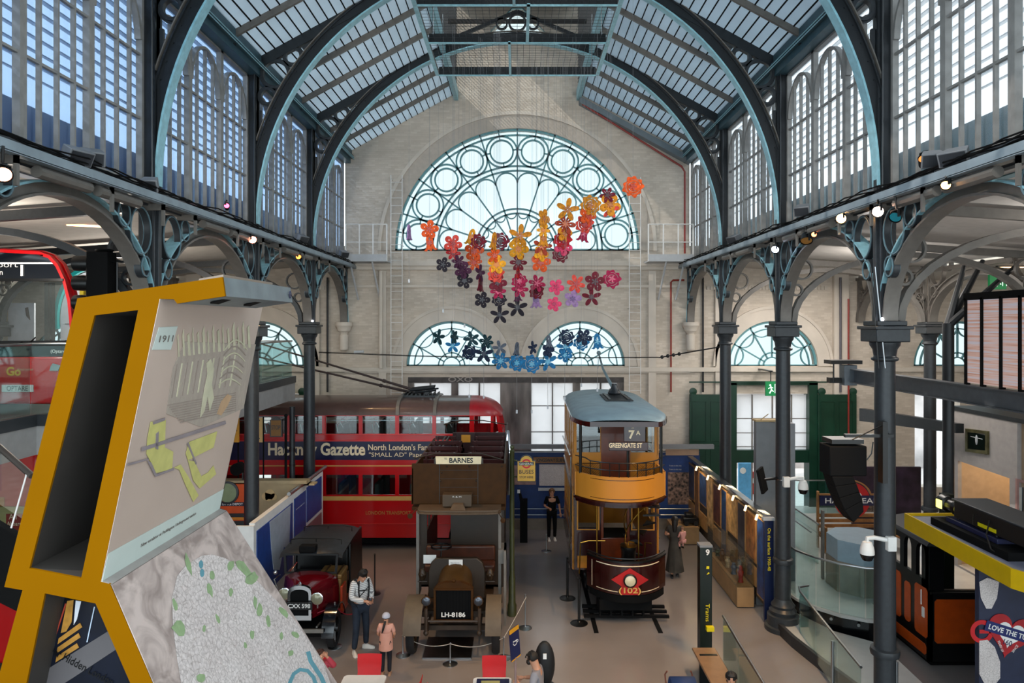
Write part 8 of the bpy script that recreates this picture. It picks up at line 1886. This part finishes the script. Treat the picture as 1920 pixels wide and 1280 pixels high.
# ================================================================ CAFE CORNER, BARRIERS, PEOPLE
M_credc = mat('cafe chair red', '#c40d12', .35, var=.04)
def cafe_chair(x, y, rot, label):
    o = thing('cafe_chair', (x, y, 0), label, 'chair', 'red moulded cafe chairs'); M = Matrix.Translation((x, y, 0)) @ Matrix.Rotation(rot, 4, 'Z')
    b = B(); b.M = M; n = 8; rows_ = []   # bent shell: seat then back
    for (yy, zz) in ((-.22, .44), (-.1, .45), (.10, .44), (.19, .47), (.22, .56), (.24, .70), (.26, .86)):
        w_ = .21 if zz < .6 else .22; rows_.append([(-w_ + 2 * w_ * i / n, yy + .02 * (1 - (2 * i / n - 1) ** 2) * (1 if zz > .5 else 0), zz) for i in range(n + 1)])
    m_ = n + 1; v = [p for r_ in rows_ for p in r_]; v2 = [(p[0], p[1] + .012, p[2] - .012) for p in v]; N_ = len(v)
    fs = [(j * m_ + i, j * m_ + i + 1, (j + 1) * m_ + i + 1, (j + 1) * m_ + i) for j in range(len(rows_) - 1) for i in range(n)]
    per = [i for i in range(m_)] + [j * m_ + n for j in range(1, len(rows_))] + [(len(rows_) - 1) * m_ + i for i in range(n - 1, -1, -1)] + [j * m_ for j in range(len(rows_) - 2, 0, -1)]
    b.add(v + v2, fs + [tuple(i + N_ for i in reversed(f)) for f in fs] + [(per[i], per[(i + 1) % len(per)], per[(i + 1) % len(per)] + N_, per[i] + N_) for i in range(len(per))]); b.build('seat_shell', M_credc, o)
    for sx in (-1, 1):
        for sy in (-1, 1): b = B(); b.M = M; b.tube([(sx * .16, sy * .14, .44), (sx * .21, sy * .2, 0)], .012, 8); b.build('leg', M_chrome, o)
    return o
cafe_chair(-2.70, 12.42, 0, 'red moulded chair behind the plain white cafe table')
cafe_chair(-.42, 12.35, 0, 'red moulded chair behind the cafe table printed with a picture')
cafe_chair(-1.92, 11.75, -PI / 2 - .1, 'red chair seen edge-on at the right side of the plain white table')
cafe_chair(-1.22, 11.5, PI / 2 + .15, 'red chair seen edge-on left of the printed cafe table')
cafe_chair(-3.55, 12.35, .5, 'red chair under the person in pink beside the display unit')
def cafe_table(x0_, x1_, y0_, y1_, label, top):
    o = thing('cafe_table', ((x0_ + x1_) / 2, (y0_ + y1_) / 2, 0), label, 'table'); r_ = .07
    pts = []
    for cx_, cy_, a in ((x1_ - r_, y1_ - r_, 0), (x0_ + r_, y1_ - r_, 90), (x0_ + r_, y0_ + r_, 180), (x1_ - r_, y0_ + r_, 270)): pts += arc(cx_, cy_, r_, a, a + 90, 5)
    b = B(); b.prism(pts, 'z', .72, .75); b.build('table_top', top, o, smooth=False); b = B(); cx_, cy_ = (x0_ + x1_) / 2, (y0_ + y1_) / 2; b.lathe([(.22, 0), (.22, .015), (.03, .04), (.03, .72)], (cx_, cy_, 0), 20); b.build('pedestal', M_chrome, o); return o
cafe_table(-3.02, -2.28, 11.4, 12.13, 'plain white cafe table with rounded corners at the bottom edge', M_white)
t_ = cafe_table(-.76, -.10, 11.3, 12.05, 'white cafe table with a navy printed sheet, bottom edge by the cafe sign', M_white)
b = B(); b.box(-.70, -.14, 11.4, 12.0, .75, .753); q = b.build('printed_sheet', mat('sheet navy', '#1d2148', .4), t_, smooth=False); b = B(); b.box(-.62, -.3, 11.5, 11.93, .753, .755); b.build('printed_shape', mat('sheet olive', '#a8a36a', .5), q, smooth=False)
cs = thing('cafe_sign', (-.05, 11.5, 0), 'navy and yellow cafe sign with a cup symbol on a slim post', 'sign')
b = B(); b.M = Matrix.Translation((-.045, 11.5, 1.6)) @ Matrix.Rotation(.9, 4, 'Z') @ Matrix.Rotation(-.12, 4, 'Y'); b.box(-.12, .12, -.01, .01, -.27, .27); q = b.build('sign_plate', M_navy, cs)
b = B(); b.M = Matrix.Translation((-.045, 11.5, 1.6)) @ Matrix.Rotation(.9, 4, 'Z') @ Matrix.Rotation(-.12, 4, 'Y'); b.box(-.12, .12, -.014, .0, .20, .27); b.box(-.12, .12, -.014, .0, -.27, -.25); build_each(b, 'yellow_stripe', mat('sign orange', '#d8961c', .5), q, smooth=False)
b = B(); b.M = Matrix.Translation((-.045, 11.5, 1.6)) @ Matrix.Rotation(.9, 4, 'Z') @ Matrix.Rotation(-.12, 4, 'Y'); b.band(arc(0, .02, .05, 180, 360, 10) + [(-.05, .05)], 'y', -.014, -.011, .012); b.band([(-.05, .04), (.05, .04), (.05, .02)], 'y', -.014, -.011, .012); b.band(arc(.06, .015, .02, -90, 90, 8), 'y', -.014, -.011, .008); b.build('cup_symbol', M_white, q)
b = B(); b.lathe([(.15, 0), (.15, .02), (.02, .04), (.02, 1.36)], (-.03, 11.52, 0), 16); b.build('post', mat('sign post pink grey', '#8c7470', .5), cs)
# barriers
def stanchion(x, y, h, m, label, r=.014, rb=.15, group=None):
    o = thing('barrier_post', (x, y, 0), label, 'barrier post', group); B().lathe([(rb, 0), (rb, .012), (rb * .6, .03), (r * 1.5, .04), (r, .06), (r, h), (r * 1.8, h + .01), (.003, h + .03)], (x, y, 0), 22).build('post', m, o); return o
def rope(pts, m, label, r=.008, sag=.12):
    a, c = Vector(pts[0]), Vector(pts[1]); P_ = [a + (c - a) * (i / 14) - Vector((0, 0, sag * 4 * (i / 14) * (1 - i / 14))) for i in range(15)]
    o = B().tube(P_, r, 6).build('barrier_rope', m); tag(o, label, 'rope'); return o
s1_ = stanchion(-2.38, 14.42, .40, M_steel, 'short silver barrier post left of the khaki bus front'); stanchion(-1.36, 14.05, .41, M_steel, 'short silver barrier post in the middle before the khaki bus'); stanchion(-.28, 14.3, .42, M_steel, 'short silver barrier post right of the khaki bus front')
M_rope = mat('white rope', '#b5b0a8', .8)
rope([(-2.38, 14.42, .41), (-1.36, 14.05, .41)], M_rope, 'pale rope from the left to the middle short silver post'); rope([(-1.36, 14.05, .41), (-.28, 14.3, .42)], M_rope, 'pale rope from the middle to the right short silver post')
rope([(-.28, 14.3, .42), (.2, 15.6, .75)], M_rope, 'pale rope rising from the right short post towards the tramcar', sag=.02)
stanchion(.18, 15.7, .75, M_steel, 'slim silver barrier post between the khaki bus and the tramcar')
stanchion(1.26, 17.4, 1.02, M_black, 'tall black barrier post left of the tramcar, farther one', .03, .2); stanchion(1.42, 15.95, 1.03, M_black, 'tall black barrier post left of the tramcar, nearer one', .03, .2)
rope([(1.26, 17.4, 1.0), (1.42, 15.95, 1.0)], M_black, 'dark belt between the two black posts beside the tramcar', .015, .05)
stanchion(-3.89, 14.78, .94, M_steel, 'silver barrier post in front of the taxi wheel'); M_rrope = mat('crimson rope', '#8c1028', .6)
rope([(-3.89, 14.78, .88), (-5.1, 14.2, .86)], M_rrope, 'crimson rope across the front of the dark red taxi', .012, .1); rope([(-3.89, 14.78, .9), (-3.35, 15.4, .8)], M_rrope, 'crimson rope drooping from the silver post towards the man with backpack', .012, .28)
stanchion(-3.64, 17.7, 1.0, M_black, 'thin black barrier post behind the man with backpack', .018); stanchion(.88, 21.0, .5, M_steel, 'tiny white based stand on the floor near the woman in black', .012)
o = thing('drip_tray', (-1.35, 14.2, 0), 'silver drip tray lying under the khaki bus front', 'tray'); B().box(-1.95, -.95, 14.25, 15.2, .0, .03).build('tray', M_steel, o)

# ---- people

def skin(V, E, R, root=0, sub=2):
    me = bpy.data.meshes.new('s'); me.from_pydata(V, E, []); ob = bpy.data.objects.new('s', me); COL.objects.link(ob)
    m1 = ob.modifiers.new('k', 'SKIN'); m1.use_smooth_shade = True
    if not me.skin_vertices: me.skin_vertices.new() if hasattr(me.skin_vertices, 'new') else None
    for i, r_ in enumerate(R):
        sv = me.skin_vertices[0].data[i]; sv.radius = (r_, r_) if not isinstance(r_, tuple) else r_; sv.use_root = (i == root)
    m2 = ob.modifiers.new('d', 'SUBSURF'); m2.levels = sub; m2.render_levels = sub
    dg = bpy.context.evaluated_depsgraph_get(); dg.update(); out = bpy.data.meshes.new_from_object(ob.evaluated_get(dg)); bpy.data.objects.remove(ob)
    return out
def person(loc, rot, height, label, J, top, bottom, hair, cat='person', sleeves=1.0, shoes=None, bald=False, skirt=False, hairlen=0, extra=None, stripes=None, group=None, hat=None):
    """J: joints in metres for a 1.75 m figure facing -Y; missing ones keep the standing pose"""
    s = height / 1.75
    D = dict(pelvis=(0, 0, .95), waist=(0, 0, 1.10), chest=(0, -.01, 1.32), neck=(0, 0, 1.47), head0=(0, -.015, 1.56), head1=(0, -.02, 1.66), top_=(0, -.01, 1.715),
             shl=(-.17, 0, 1.42), shr=(.17, 0, 1.42), ell=(-.23, .02, 1.14), elr=(.23, .02, 1.14), wrl=(-.25, -.05, .90), wrr=(.25, -.05, .90),
             hil=(-.09, 0, .92), hir=(.09, 0, .92), knl=(-.10, -.03, .50), knr=(.10, -.03, .50), anl=(-.10, .02, .09), anr=(.10, .02, .09))
    D.update(J); D = {k: Vector(v) * s for k, v in D.items()}
    o = thing('person', loc, label, cat, group); o.rotation_euler[2] = rot
    order = ['pelvis', 'waist', 'chest', 'neck', 'head0', 'head1', 'top_', 'shl', 'shr', 'ell', 'elr', 'wrl', 'wrr', 'hil', 'hir', 'knl', 'knr', 'anl', 'anr']
    ix = {k: i for i, k in enumerate(order)}
    R = dict(pelvis=(.125, .10), waist=(.115, .085), chest=(.135, .095), neck=.052, head0=(.072, .085), head1=(.078, .092), top_=(.05, .06), shl=.055, shr=.055, ell=.042, elr=.042, wrl=.028, wrr=.028, hil=.085, hir=.085, knl=.055, knr=.055, anl=.036, anr=.036)
    E = [('pelvis', 'waist'), ('waist', 'chest'), ('chest', 'neck'), ('neck', 'head0'), ('head0', 'head1'), ('head1', 'top_'), ('chest', 'shl'), ('chest', 'shr'), ('shl', 'ell'), ('shr', 'elr'), ('ell', 'wrl'), ('elr', 'wrr'), ('pelvis', 'hil'), ('pelvis', 'hir'), ('hil', 'knl'), ('hir', 'knr'), ('knl', 'anl'), ('knr', 'anr')]
    sc = lambda r_, k=1.0, g=0.: tuple((q * k + g) * s for q in r_) if isinstance(r_, tuple) else (r_ * k + g) * s
    me = skin([tuple(D[k]) for k in order], [(ix[a], ix[c]) for a, c in E], [sc(R[k]) for k in order])
    b = B(); b.mesh(me); hd = (D['head0'] + D['head1']) / 2; hu = (D['top_'] - D['neck']).normalized(); fw = Vector((0, -1, 0)); fw = (fw - hu * fw.dot(hu)).normalized(); rt = fw.cross(hu)
    if 'face' in (extra or {}): f2 = Vector(extra['face']); fw = (f2 - hu * f2.dot(hu)).normalized(); rt = fw.cross(hu)
    hc = D['head1'] - hu * .035 * s
    n0 = len(b.v)
    def face(c, r_, scx): b.ball(tuple(c), r_ * s, 10, 6, scx)
    face(hc + fw * .092 * s - hu * .02 * s, .016, (.8, 1, 1.5)); face(hc + fw * .055 * s - hu * .075 * s, .035, (1.1, .9, .7))     # nose, chin
    for k in (-1, 1): face(hc + rt * .078 * k * s - hu * .01 * s, .022, (.5, .8, 1.3))
    for w_, e_ in (('wrl', 'ell'), ('wrr', 'elr')):      # palm, four fingers and a thumb
        d = (D[w_] - D[e_]).normalized(); side = d.cross(Vector((0, 1, 0))); side = side.normalized() if side.length > .1 else Vector((1, 0, 0)); nrm = d.cross(side)
        p0 = D[w_]; b.tube([p0, p0 + d * .05 * s, p0 + d * .09 * s], [.026 * s, .036 * s, .03 * s], 8)
        for k in range(4):
            q0 = p0 + d * .085 * s + side * (k - 1.5) * .018 * s; L_ = (.055, .068, .064, .048)[k] * s; b.tube([q0, q0 + d * L_ * .5 + nrm * .006 * s, q0 + d * L_ * .85 + nrm * .025 * s], [.009 * s, .0085 * s, .007 * s], 6)
        q0 = p0 + d * .03 * s - side * .03 * s; b.tube([q0, q0 + d * .03 * s - side * .02 * s, q0 + d * .06 * s - side * .022 * s + nrm * .01 * s], [.012 * s, .010 * s, .008 * s], 6)
    M_loc = Matrix.Translation(loc) if not isinstance(loc, Matrix) else loc
    def put(bb, nm, m, **kw):
        q = bb.build(nm, m, None, **kw); q.parent = o; return q
    body = put(b, 'body', M_skin)
    # face marks
    b2 = B()
    for k in (-1, 1): b2.ball(tuple(hc + fw * .083 * s + rt * .03 * k * s + hu * .012 * s), .008 * s, 8, 5)
    put(b2, 'eyes', M_black); b2 = B(); b2.ball(tuple(hc + fw * .086 * s - hu * .052 * s), .016 * s, 8, 5, (1, .4, .3)); put(b2, 'mouth', mat('lips', '#8c4038', .5))
    # top
    ks = ['pelvis', 'waist', 'chest', 'neck', 'shl', 'shr', 'ell', 'elr'] + (['wrl', 'wrr'] if sleeves >= 1 else []); D2 = dict(D)
    if sleeves < 1:
        for a, c in (('shl', 'ell'), ('shr', 'elr')): D2[c] = D[a] + (D[c] - D[a]) * sleeves * 1.2
    else:
        for a, c in (('ell', 'wrl'), ('elr', 'wrr')): D2[c] = D[a] + (D[c] - D[a]) * .95
    D2['neck'] = D['chest'] + (D['neck'] - D['chest']) * .78; kx = {k: i for i, k in enumerate(ks)}
    me = skin([tuple(D2[k]) for k in ks], [(kx[a], kx[c]) for a, c in E if a in kx and c in kx], [sc(R[k], 1.10, .016) for k in ks]); put(B().mesh(me), 'top', top)
    if skirt:
        b2 = B(); zb = .18 * s; c0 = D['waist']; b2.lathe([(.13 * s, c0.z + .05 * s), (.16 * s, D['pelvis'].z), (.21 * s, .55 * s), (.26 * s, zb), (.24 * s, zb)], (c0.x, c0.y, 0), 28, cap=False)
        n = len(b2.v); b2.v = [(x + .015 * s * math.sin(8 * math.atan2(y - c0.y, x - c0.x)) * max(0, 1 - z / s), y + .015 * s * math.cos(8 * math.atan2(y - c0.y, x - c0.x)) * max(0, 1 - z / s), z) for x, y, z in b2.v]; put(b2, 'skirt', bottom)
    else:
        ks = ['pelvis', 'hil', 'hir', 'knl', 'knr', 'anl', 'anr']; kx = {k: i for i, k in enumerate(ks)}; D2 = dict(D)
        me = skin([tuple(D2[k]) for k in ks], [(kx[a], kx[c]) for a, c in E if a in kx and c in kx], [sc(R[k], 1.05, .014 if k != 'anl' and k != 'anr' else .022) for k in ks]); put(B().mesh(me), 'trousers', bottom)
    # shoes
    for a in ('anl', 'anr'):
        b2 = B(); c = D[a]; fd = (extra or {}).get('feet', {}).get(a, (0, -1, 0)); fd = Vector(fd).normalized(); sd = Vector((-fd.y, fd.x, 0)); rows_ = []
        for t_, w_, h_ in ((-.07, .030, .07), (-.03, .042, .09), (.04, .040, .085), (.10, .047, .06), (.16, .045, .045), (.19, .025, .025)):
            cc = Vector((c.x, c.y, 0)) + fd * t_ * s + Vector((0, 0, c.z - .09 * s)); rows_.append([tuple(cc + sd * w_ * s * math.cos(PI * i / 6) + Vector((0, 0, h_ * s * math.sin(PI * i / 6)))) for i in range(7)])
        b2.add([p for r_ in rows_ for p in r_], [(j * 7 + i, j * 7 + i + 1, (j + 1) * 7 + i + 1, (j + 1) * 7 + i) for j in range(5) for i in range(6)] + [tuple(range(7)), tuple(range(35, 42))] + [(j * 7, j * 7 + 6, (j + 1) * 7 + 6, (j + 1) * 7) for j in range(5)]); put(b2, 'shoe', shoes or M_black)
    # hair
    if not bald:
        b2 = B(); rh = .100 * s; n = 16
        for i in range(9):
            pass
        vs = []; fs = []
        for i in range(9):
            th = (PI * .62) * i / 8
            for k in range(n):
                an = 2 * PI * k / n; dirv = hu * math.cos(th) + (rt * math.cos(an) - fw * math.sin(an)) * math.sin(th)
                f_ = dirv.dot(fw); r_ = rh * (1.0 + .05 * math.sin(5 * an) + (.06 if f_ < 0 else 0)); 
                if f_ > .35 and th > 1.0: r_ *= .78
                vs.append(tuple(hc + hu * .012 * s + dirv * r_))
        fs = [(i * n + k, i * n + (k + 1) % n, (i + 1) * n + (k + 1) % n, (i + 1) * n + k) for i in range(8) for k in range(n)]; b2.add(vs, fs)
        if hairlen: b2.tube([hc - fw * .06 * s, hc - fw * .085 * s - hu * .10 * s, hc - fw * .09 * s - hu * (.10 + hairlen) * s], [.085 * s, .085 * s, .05 * s], 12)
        put(b2, 'hair', hair)
    if hat:
        b2 = B(); vs = []; n = 16
        for i in range(8):
            th = (PI * .56) * i / 7
            for k in range(n): an = 2 * PI * k / n; dirv = hu * math.cos(th) + (rt * math.cos(an) - fw * math.sin(an)) * math.sin(th); vs.append(tuple(hc + hu * .02 * s + dirv * .118 * s))
        b2.add(vs, [(i * n + k, i * n + (k + 1) % n, (i + 1) * n + (k + 1) % n, (i + 1) * n + k) for i in range(7) for k in range(n)]); put(b2, 'cap', hat)
    return o, D, put, s
def knit(nt, b):
    tc = nt.nodes.new('ShaderNodeTexCoord'); w = nt.nodes.new('ShaderNodeTexWave'); w.bands_direction = 'Z'; w.inputs['Scale'].default_value = 9; w.inputs['Distortion'].default_value = .3
    nt.links.new(tc.outputs['Object'], w.inputs['Vector']); cr = nt.nodes.new('ShaderNodeValToRGB'); e = cr.color_ramp.elements; e[0].position = .2; e[0].color = srgb('#8f8f92'); e[1].position = .45; e[1].color = srgb('#e0dedb')
    nt.links.new(w.outputs['Fac'], cr.inputs[0]); return cr.outputs[0]
M_knit = node_mat('white striped knit', knit, .8); M_jean = mat('blue jeans', '#1a2636', .8, var=.3, scale=5)
man, D, put, s = person((-3.30, 14.6, 0), .75, 1.80, 'man in white striped jumper and jeans with black backpack, looking down at a phone', dict(neck=(0, -.02, 1.47), head0=(0, -.07, 1.55), head1=(0, -.12, 1.63), top_=(0, -.11, 1.70), ell=(-.25, -.05, 1.16), elr=(.24, -.02, 1.15), wrl=(-.06, -.29, 1.12), wrr=(.09, -.28, 1.12), anl=(-.16, -.02, .09), anr=(.16, .06, .09), knl=(-.13, -.05, .5), knr=(.13, -.0, .5)), M_knit, M_jean, M_hair, shoes=mat('white trainers', '#d6d2cc', .6), extra={'feet': {'anl': (-.3, -1, 0), 'anr': (.7, -.7, 0)}})
b = B(); b.M = Matrix.Scale(s, 4); b.hexa([(-.16, .12, .92), (.16, .12, .92), (.15, .30, .95), (-.15, .30, .95), (-.14, .10, 1.44), (.14, .10, 1.44), (.12, .24, 1.40), (-.12, .24, 1.40)]); put(b, 'backpack', mat('backpack black', '#101217', .7), bev=.03)
b = B(); b.M = Matrix.Scale(s, 4)
for k in (-1, 1): b.band([(k * .11, 1.50), (k * .12, 1.30), (k * .10, 1.12)], 'y', -.135, -.125, .03); b.tube([(k * .11, .10, 1.44), (k * .12, 0, 1.50), (k * .115, -.115, 1.42)], .018, 6)
b.band([(-.12, 1.30), (.12, 1.26)], 'y', -.135, -.125, .015); b.band([(-.12, 1.16), (.12, 1.34)], 'y', -.135, -.125, .012); b.tube([(-.14, -.02, 1.06), (0, -.12, 1.04), (.14, -.02, 1.06)], .02, 6); put(b, 'backpack_strap', mat('backpack black', '#101217', .7))
o = thing('mobile_phone', (-3.0, 14.4, 2.0)); tag(o, 'small dark phone held in the hands of the man in the striped jumper', 'phone'); o.location = (-3.30 + .02, 14.6, 0); c_ = Vector((math.sin(.75) * .37 * s + .0, -math.cos(.75) * .37 * s, 1.17 * s)); b = B(); cc = man.location + c_; b.box(cc.x - .035, cc.x + .04, cc.y - .06, cc.y + .06, cc.z - .008, cc.z + .004); b.build('case', M_black, o, bev=.004); b = B(); b.box(cc.x - .03, cc.x + .035, cc.y - .055, cc.y + .055, cc.z + .004, cc.z + .006); b.build('screen', mat('phone screen', '#30384a', .1), o)
kid, D, put, s = person((-2.58, 13.62, 0), PI, 1.20, 'small child in pink shirt, dark leggings and pale cap, seen from behind', dict(ell=(-.24, -.02, 1.16), elr=(.24, -.02, 1.16), wrl=(-.18, -.18, 1.02), wrr=(.18, -.18, 1.02), head1=(0, -.02, 1.68), top_=(0, -.01, 1.76)), mat('child pink shirt', '#d39a88', .8), mat('navy leggings', '#12141f', .8), M_hair, sleeves=.7, shoes=mat('tan sandals', '#b08a70', .6), hat=mat('pale grey cap', '#b4b6c4', .7))
b = B(); b.M = Matrix.Scale(s, 4); b.band([(-.17, 1.0), (-.17, .72), (.17, .72), (.17, 1.0)], 'y', -.0, .0, .0) if False else b.lathe([(.17, 1.25), (.19, 1.0), (.205, .75), (.19, .75)], (0, 0, 0), 20, cap=False); put(b, 'shirt_hem', mat('child pink shirt', '#d39a88', .8))
b = B(); b.M = Matrix.Scale(s, 4); b.tube([(0, .10, 1.58), (.02, .15, 1.5), (.06, .15, 1.35), (.09, .14, 1.25)], [.03, .035, .03, .015], 8); put(b, 'ponytail', M_hair)
seat = dict(pelvis=(0, 0, .56), waist=(0, -.01, .72), chest=(0, -.03, .94), neck=(0, -.03, 1.09), head0=(0, -.05, 1.18), head1=(0, -.06, 1.28), top_=(0, -.05, 1.335), shl=(-.17, -.03, 1.04), shr=(.17, -.03, 1.04), ell=(-.24, -.08, .80), elr=(.24, -.08, .80), wrl=(-.15, -.28, .72), wrr=(.15, -.28, .72), hil=(-.09, 0, .54), hir=(.09, 0, .54), knl=(-.12, -.42, .54), knr=(.12, -.42, .54), anl=(-.12, -.40, .09), anr=(.12, -.40, .09))
def seated(**k): d = dict(seat); d.update(k); return d
person((-3.50, 12.25, 0), .6, 1.5, 'person in a pink red top crouching on a chair, raising hands to face', seated(ell=(-.26, -.2, 1.0), elr=(.26, -.2, 1.0), wrl=(-.07, -.2, 1.22), wrr=(.09, -.2, 1.24)), mat('rose top', '#b03a48', .7), mat('dark skirt cloth', '#40141c', .8), mat('brown hair', '#3a1d14', .6), hairlen=.1)
mn, D, put, s = person((.36, 11.75, 0), -PI / 2 - .25, 1.72, 'bearded man in grey T-shirt with glasses, seated in profile at the bottom', seated(wrl=(-.12, -.3, .82), wrr=(.12, -.3, .82), head0=(0, -.08, 1.18), head1=(0, -.12, 1.28), top_=(0, -.10, 1.335)), mat('grey T-shirt', '#8d8a90', .8), M_jean, M_hair, sleeves=.6)
b = B(); b.M = Matrix.Scale(s, 4); b.ball((0, -.17, 1.17), .055, 12, 8, (1.1, .9, .9)); put(b, 'beard', M_hair); b = B(); b.M = Matrix.Scale(s, 4)
for k in (-1, 1): b.band([(k * .035 + .025 * math.cos(2 * PI * i / 14), 1.265 + .02 * math.sin(2 * PI * i / 14)) for i in range(14)], 'y', -.225, -.215, .005, True); b.tube([(k * .06, -.22, 1.27), (k * .085, -.10, 1.27)], .003, 5)
put(b, 'glasses', M_black)
o = thing('stool', (.36, 11.75, 0), 'plain dark stool under the man in the grey T-shirt', 'stool'); B().lathe([(.17, .42), (.18, .44), (.17, .46)], (.36, 11.75, 0), 20).build('seat', M_black, o); B().lathe([(.15, 0), (.03, .03), (.03, .42)], (.36, 11.75, 0), 16).build('pedestal', M_chrome, o)
o = thing('backpack', (.55, 11.95, .8), 'black rucksack with white tag behind the head of the man in grey', 'bag'); b = B(); b.ball((.47, 11.98, 1.02), .19, 16, 12, (.95, .6, 2.1)); b.build('bag', mat('rucksack black', '#0d0d10', .6, var=.2), o); b = B(); b.box(.44, .50, 11.855, 11.87, 1.16, 1.25); b.build('white_tag', M_white, o); b = B(); b.lathe([(.2, .45), (.2, .62)], (.47, 12.02, 0), 16); b.tube([(.47, 12.02, .6), (.47, 12.02, 0)], .04, 8); b.build('stand', M_black, o)
person((1.10, 22.1, 0), .1, 1.66, 'woman in black with long fair hair walking towards the viewer at the far end', dict(ell=(-.25, 0, 1.15), elr=(.25, .0, 1.15), wrl=(-.12, -.22, 1.12), wrr=(.28, -.05, .92)), M_blackm, M_blackm, mat('fair hair', '#7a5636', .6), sleeves=.7, shoes=M_white, hairlen=.12)
wm, D, put, s = person((4.29, 18.9, 0), PI - .2, 1.66, 'woman in long grey dress seen from behind, carrying a child, right of the tramcar', dict(ell=(-.26, -.05, 1.18), elr=(.26, -.05, 1.18), wrl=(-.2, -.25, 1.12), wrr=(.05, -.28, 1.15), knl=(-.08, -.1, .5), anl=(-.08, -.08, .09), anr=(.08, .12, .09)), mat('grey dress cloth', '#3c3934', .85, var=.3, scale=4), mat('grey dress cloth', '#3c3934', .85), M_hair, sleeves=.5, skirt=True, hairlen=.22)
person((4.47, 18.72, .78), PI + .4, .80, 'toddler in pink held on the hip of the woman in the grey dress', seated(knl=(-.12, -.2, .4), knr=(.12, -.2, .4), anl=(-.12, -.15, .16), anr=(.12, -.15, .16)), mat('toddler pink', '#c08880', .8), mat('toddler pink', '#c08880', .8), mat('light brown hair', '#6a4630', .6), sleeves=1)
person((3.47, 11.25, .02), -.25, 1.62, 'dark haired woman in black seated on the low bench at the bottom', seated(), mat('black blouse', '#111116', .8), M_blackm, M_hair, sleeves=.6, hairlen=.02)
person((3.72, 10.72, .06), .2, 1.62, 'person with reddish hair at the bottom edge behind the glass screen', seated(), mat('plum top', '#3a1a22', .8), M_blackm, mat('reddish hair', '#7a3428', .6), sleeves=1)
pc = thing('pushchair', (2.7, 11.6, 0), 'blue folding pushchair with brown handles at the bottom edge', 'pushchair')
x_, y_ = 2.72, 11.45
b = B(); vs = []
for i in range(7):
    a = PI * i / 6 * .8; 
    for k in range(2): vs.append((x_ + (-.2 if k == 0 else .2), y_ + .0 + .22 * math.cos(a) - .05, .82 + .26 * math.sin(a)))
b.add(vs, [(2 * i, 2 * i + 1, 2 * i + 3, 2 * i + 2) for i in range(6)]); q = b.build('hood', mat('pushchair blue', '#17305c', .7), pc); q.modifiers.new('thick', 'SOLIDIFY').thickness = .02
b = B(); b.hexa([(x_ - .19, y_ - .2, .42), (x_ + .19, y_ - .2, .42), (x_ + .19, y_ + .15, .36), (x_ - .19, y_ + .15, .36), (x_ - .19, y_ - .2, .48), (x_ + .19, y_ - .2, .48), (x_ + .19, y_ + .2, .9), (x_ - .19, y_ + .2, .9)]); b.build('seat', mat('pushchair blue', '#17305c', .7), pc, bev=.02)
for k in (-1, 1):
    b = B(); b.tube([(x_ + k * .21, y_ - .3, .1), (x_ + k * .21, y_ + .1, .6), (x_ + k * .23, y_ + .25, .98), (x_ + k * .20, y_ + .22, 1.05)], .014, 8); b.build('frame_tube', mat('handle brown', '#6a3a2a', .5), pc)
    b = B(); b.tube([(x_ + k * .21, y_ + .3, .1), (x_ + k * .21, y_ - .1, .5)], .012, 6); b.build('frame_tube', M_black, pc)
    for yy in (y_ - .3, y_ + .3): b = B(); b.lathe([(.03, -.02), (.08, -.02), (.09, 0), (.08, .02), (.03, .02)], (x_ + k * .21, yy, .09), 16, axis='x'); b.build('wheel', M_rubber, pc)
b = B(); b.ball((x_ + .02, y_ - .05, .92), .13, 12, 8, (1.1, .8, .5)); b.build('grey_cushion', mat('grey cushion', '#77737c', .8), pc)
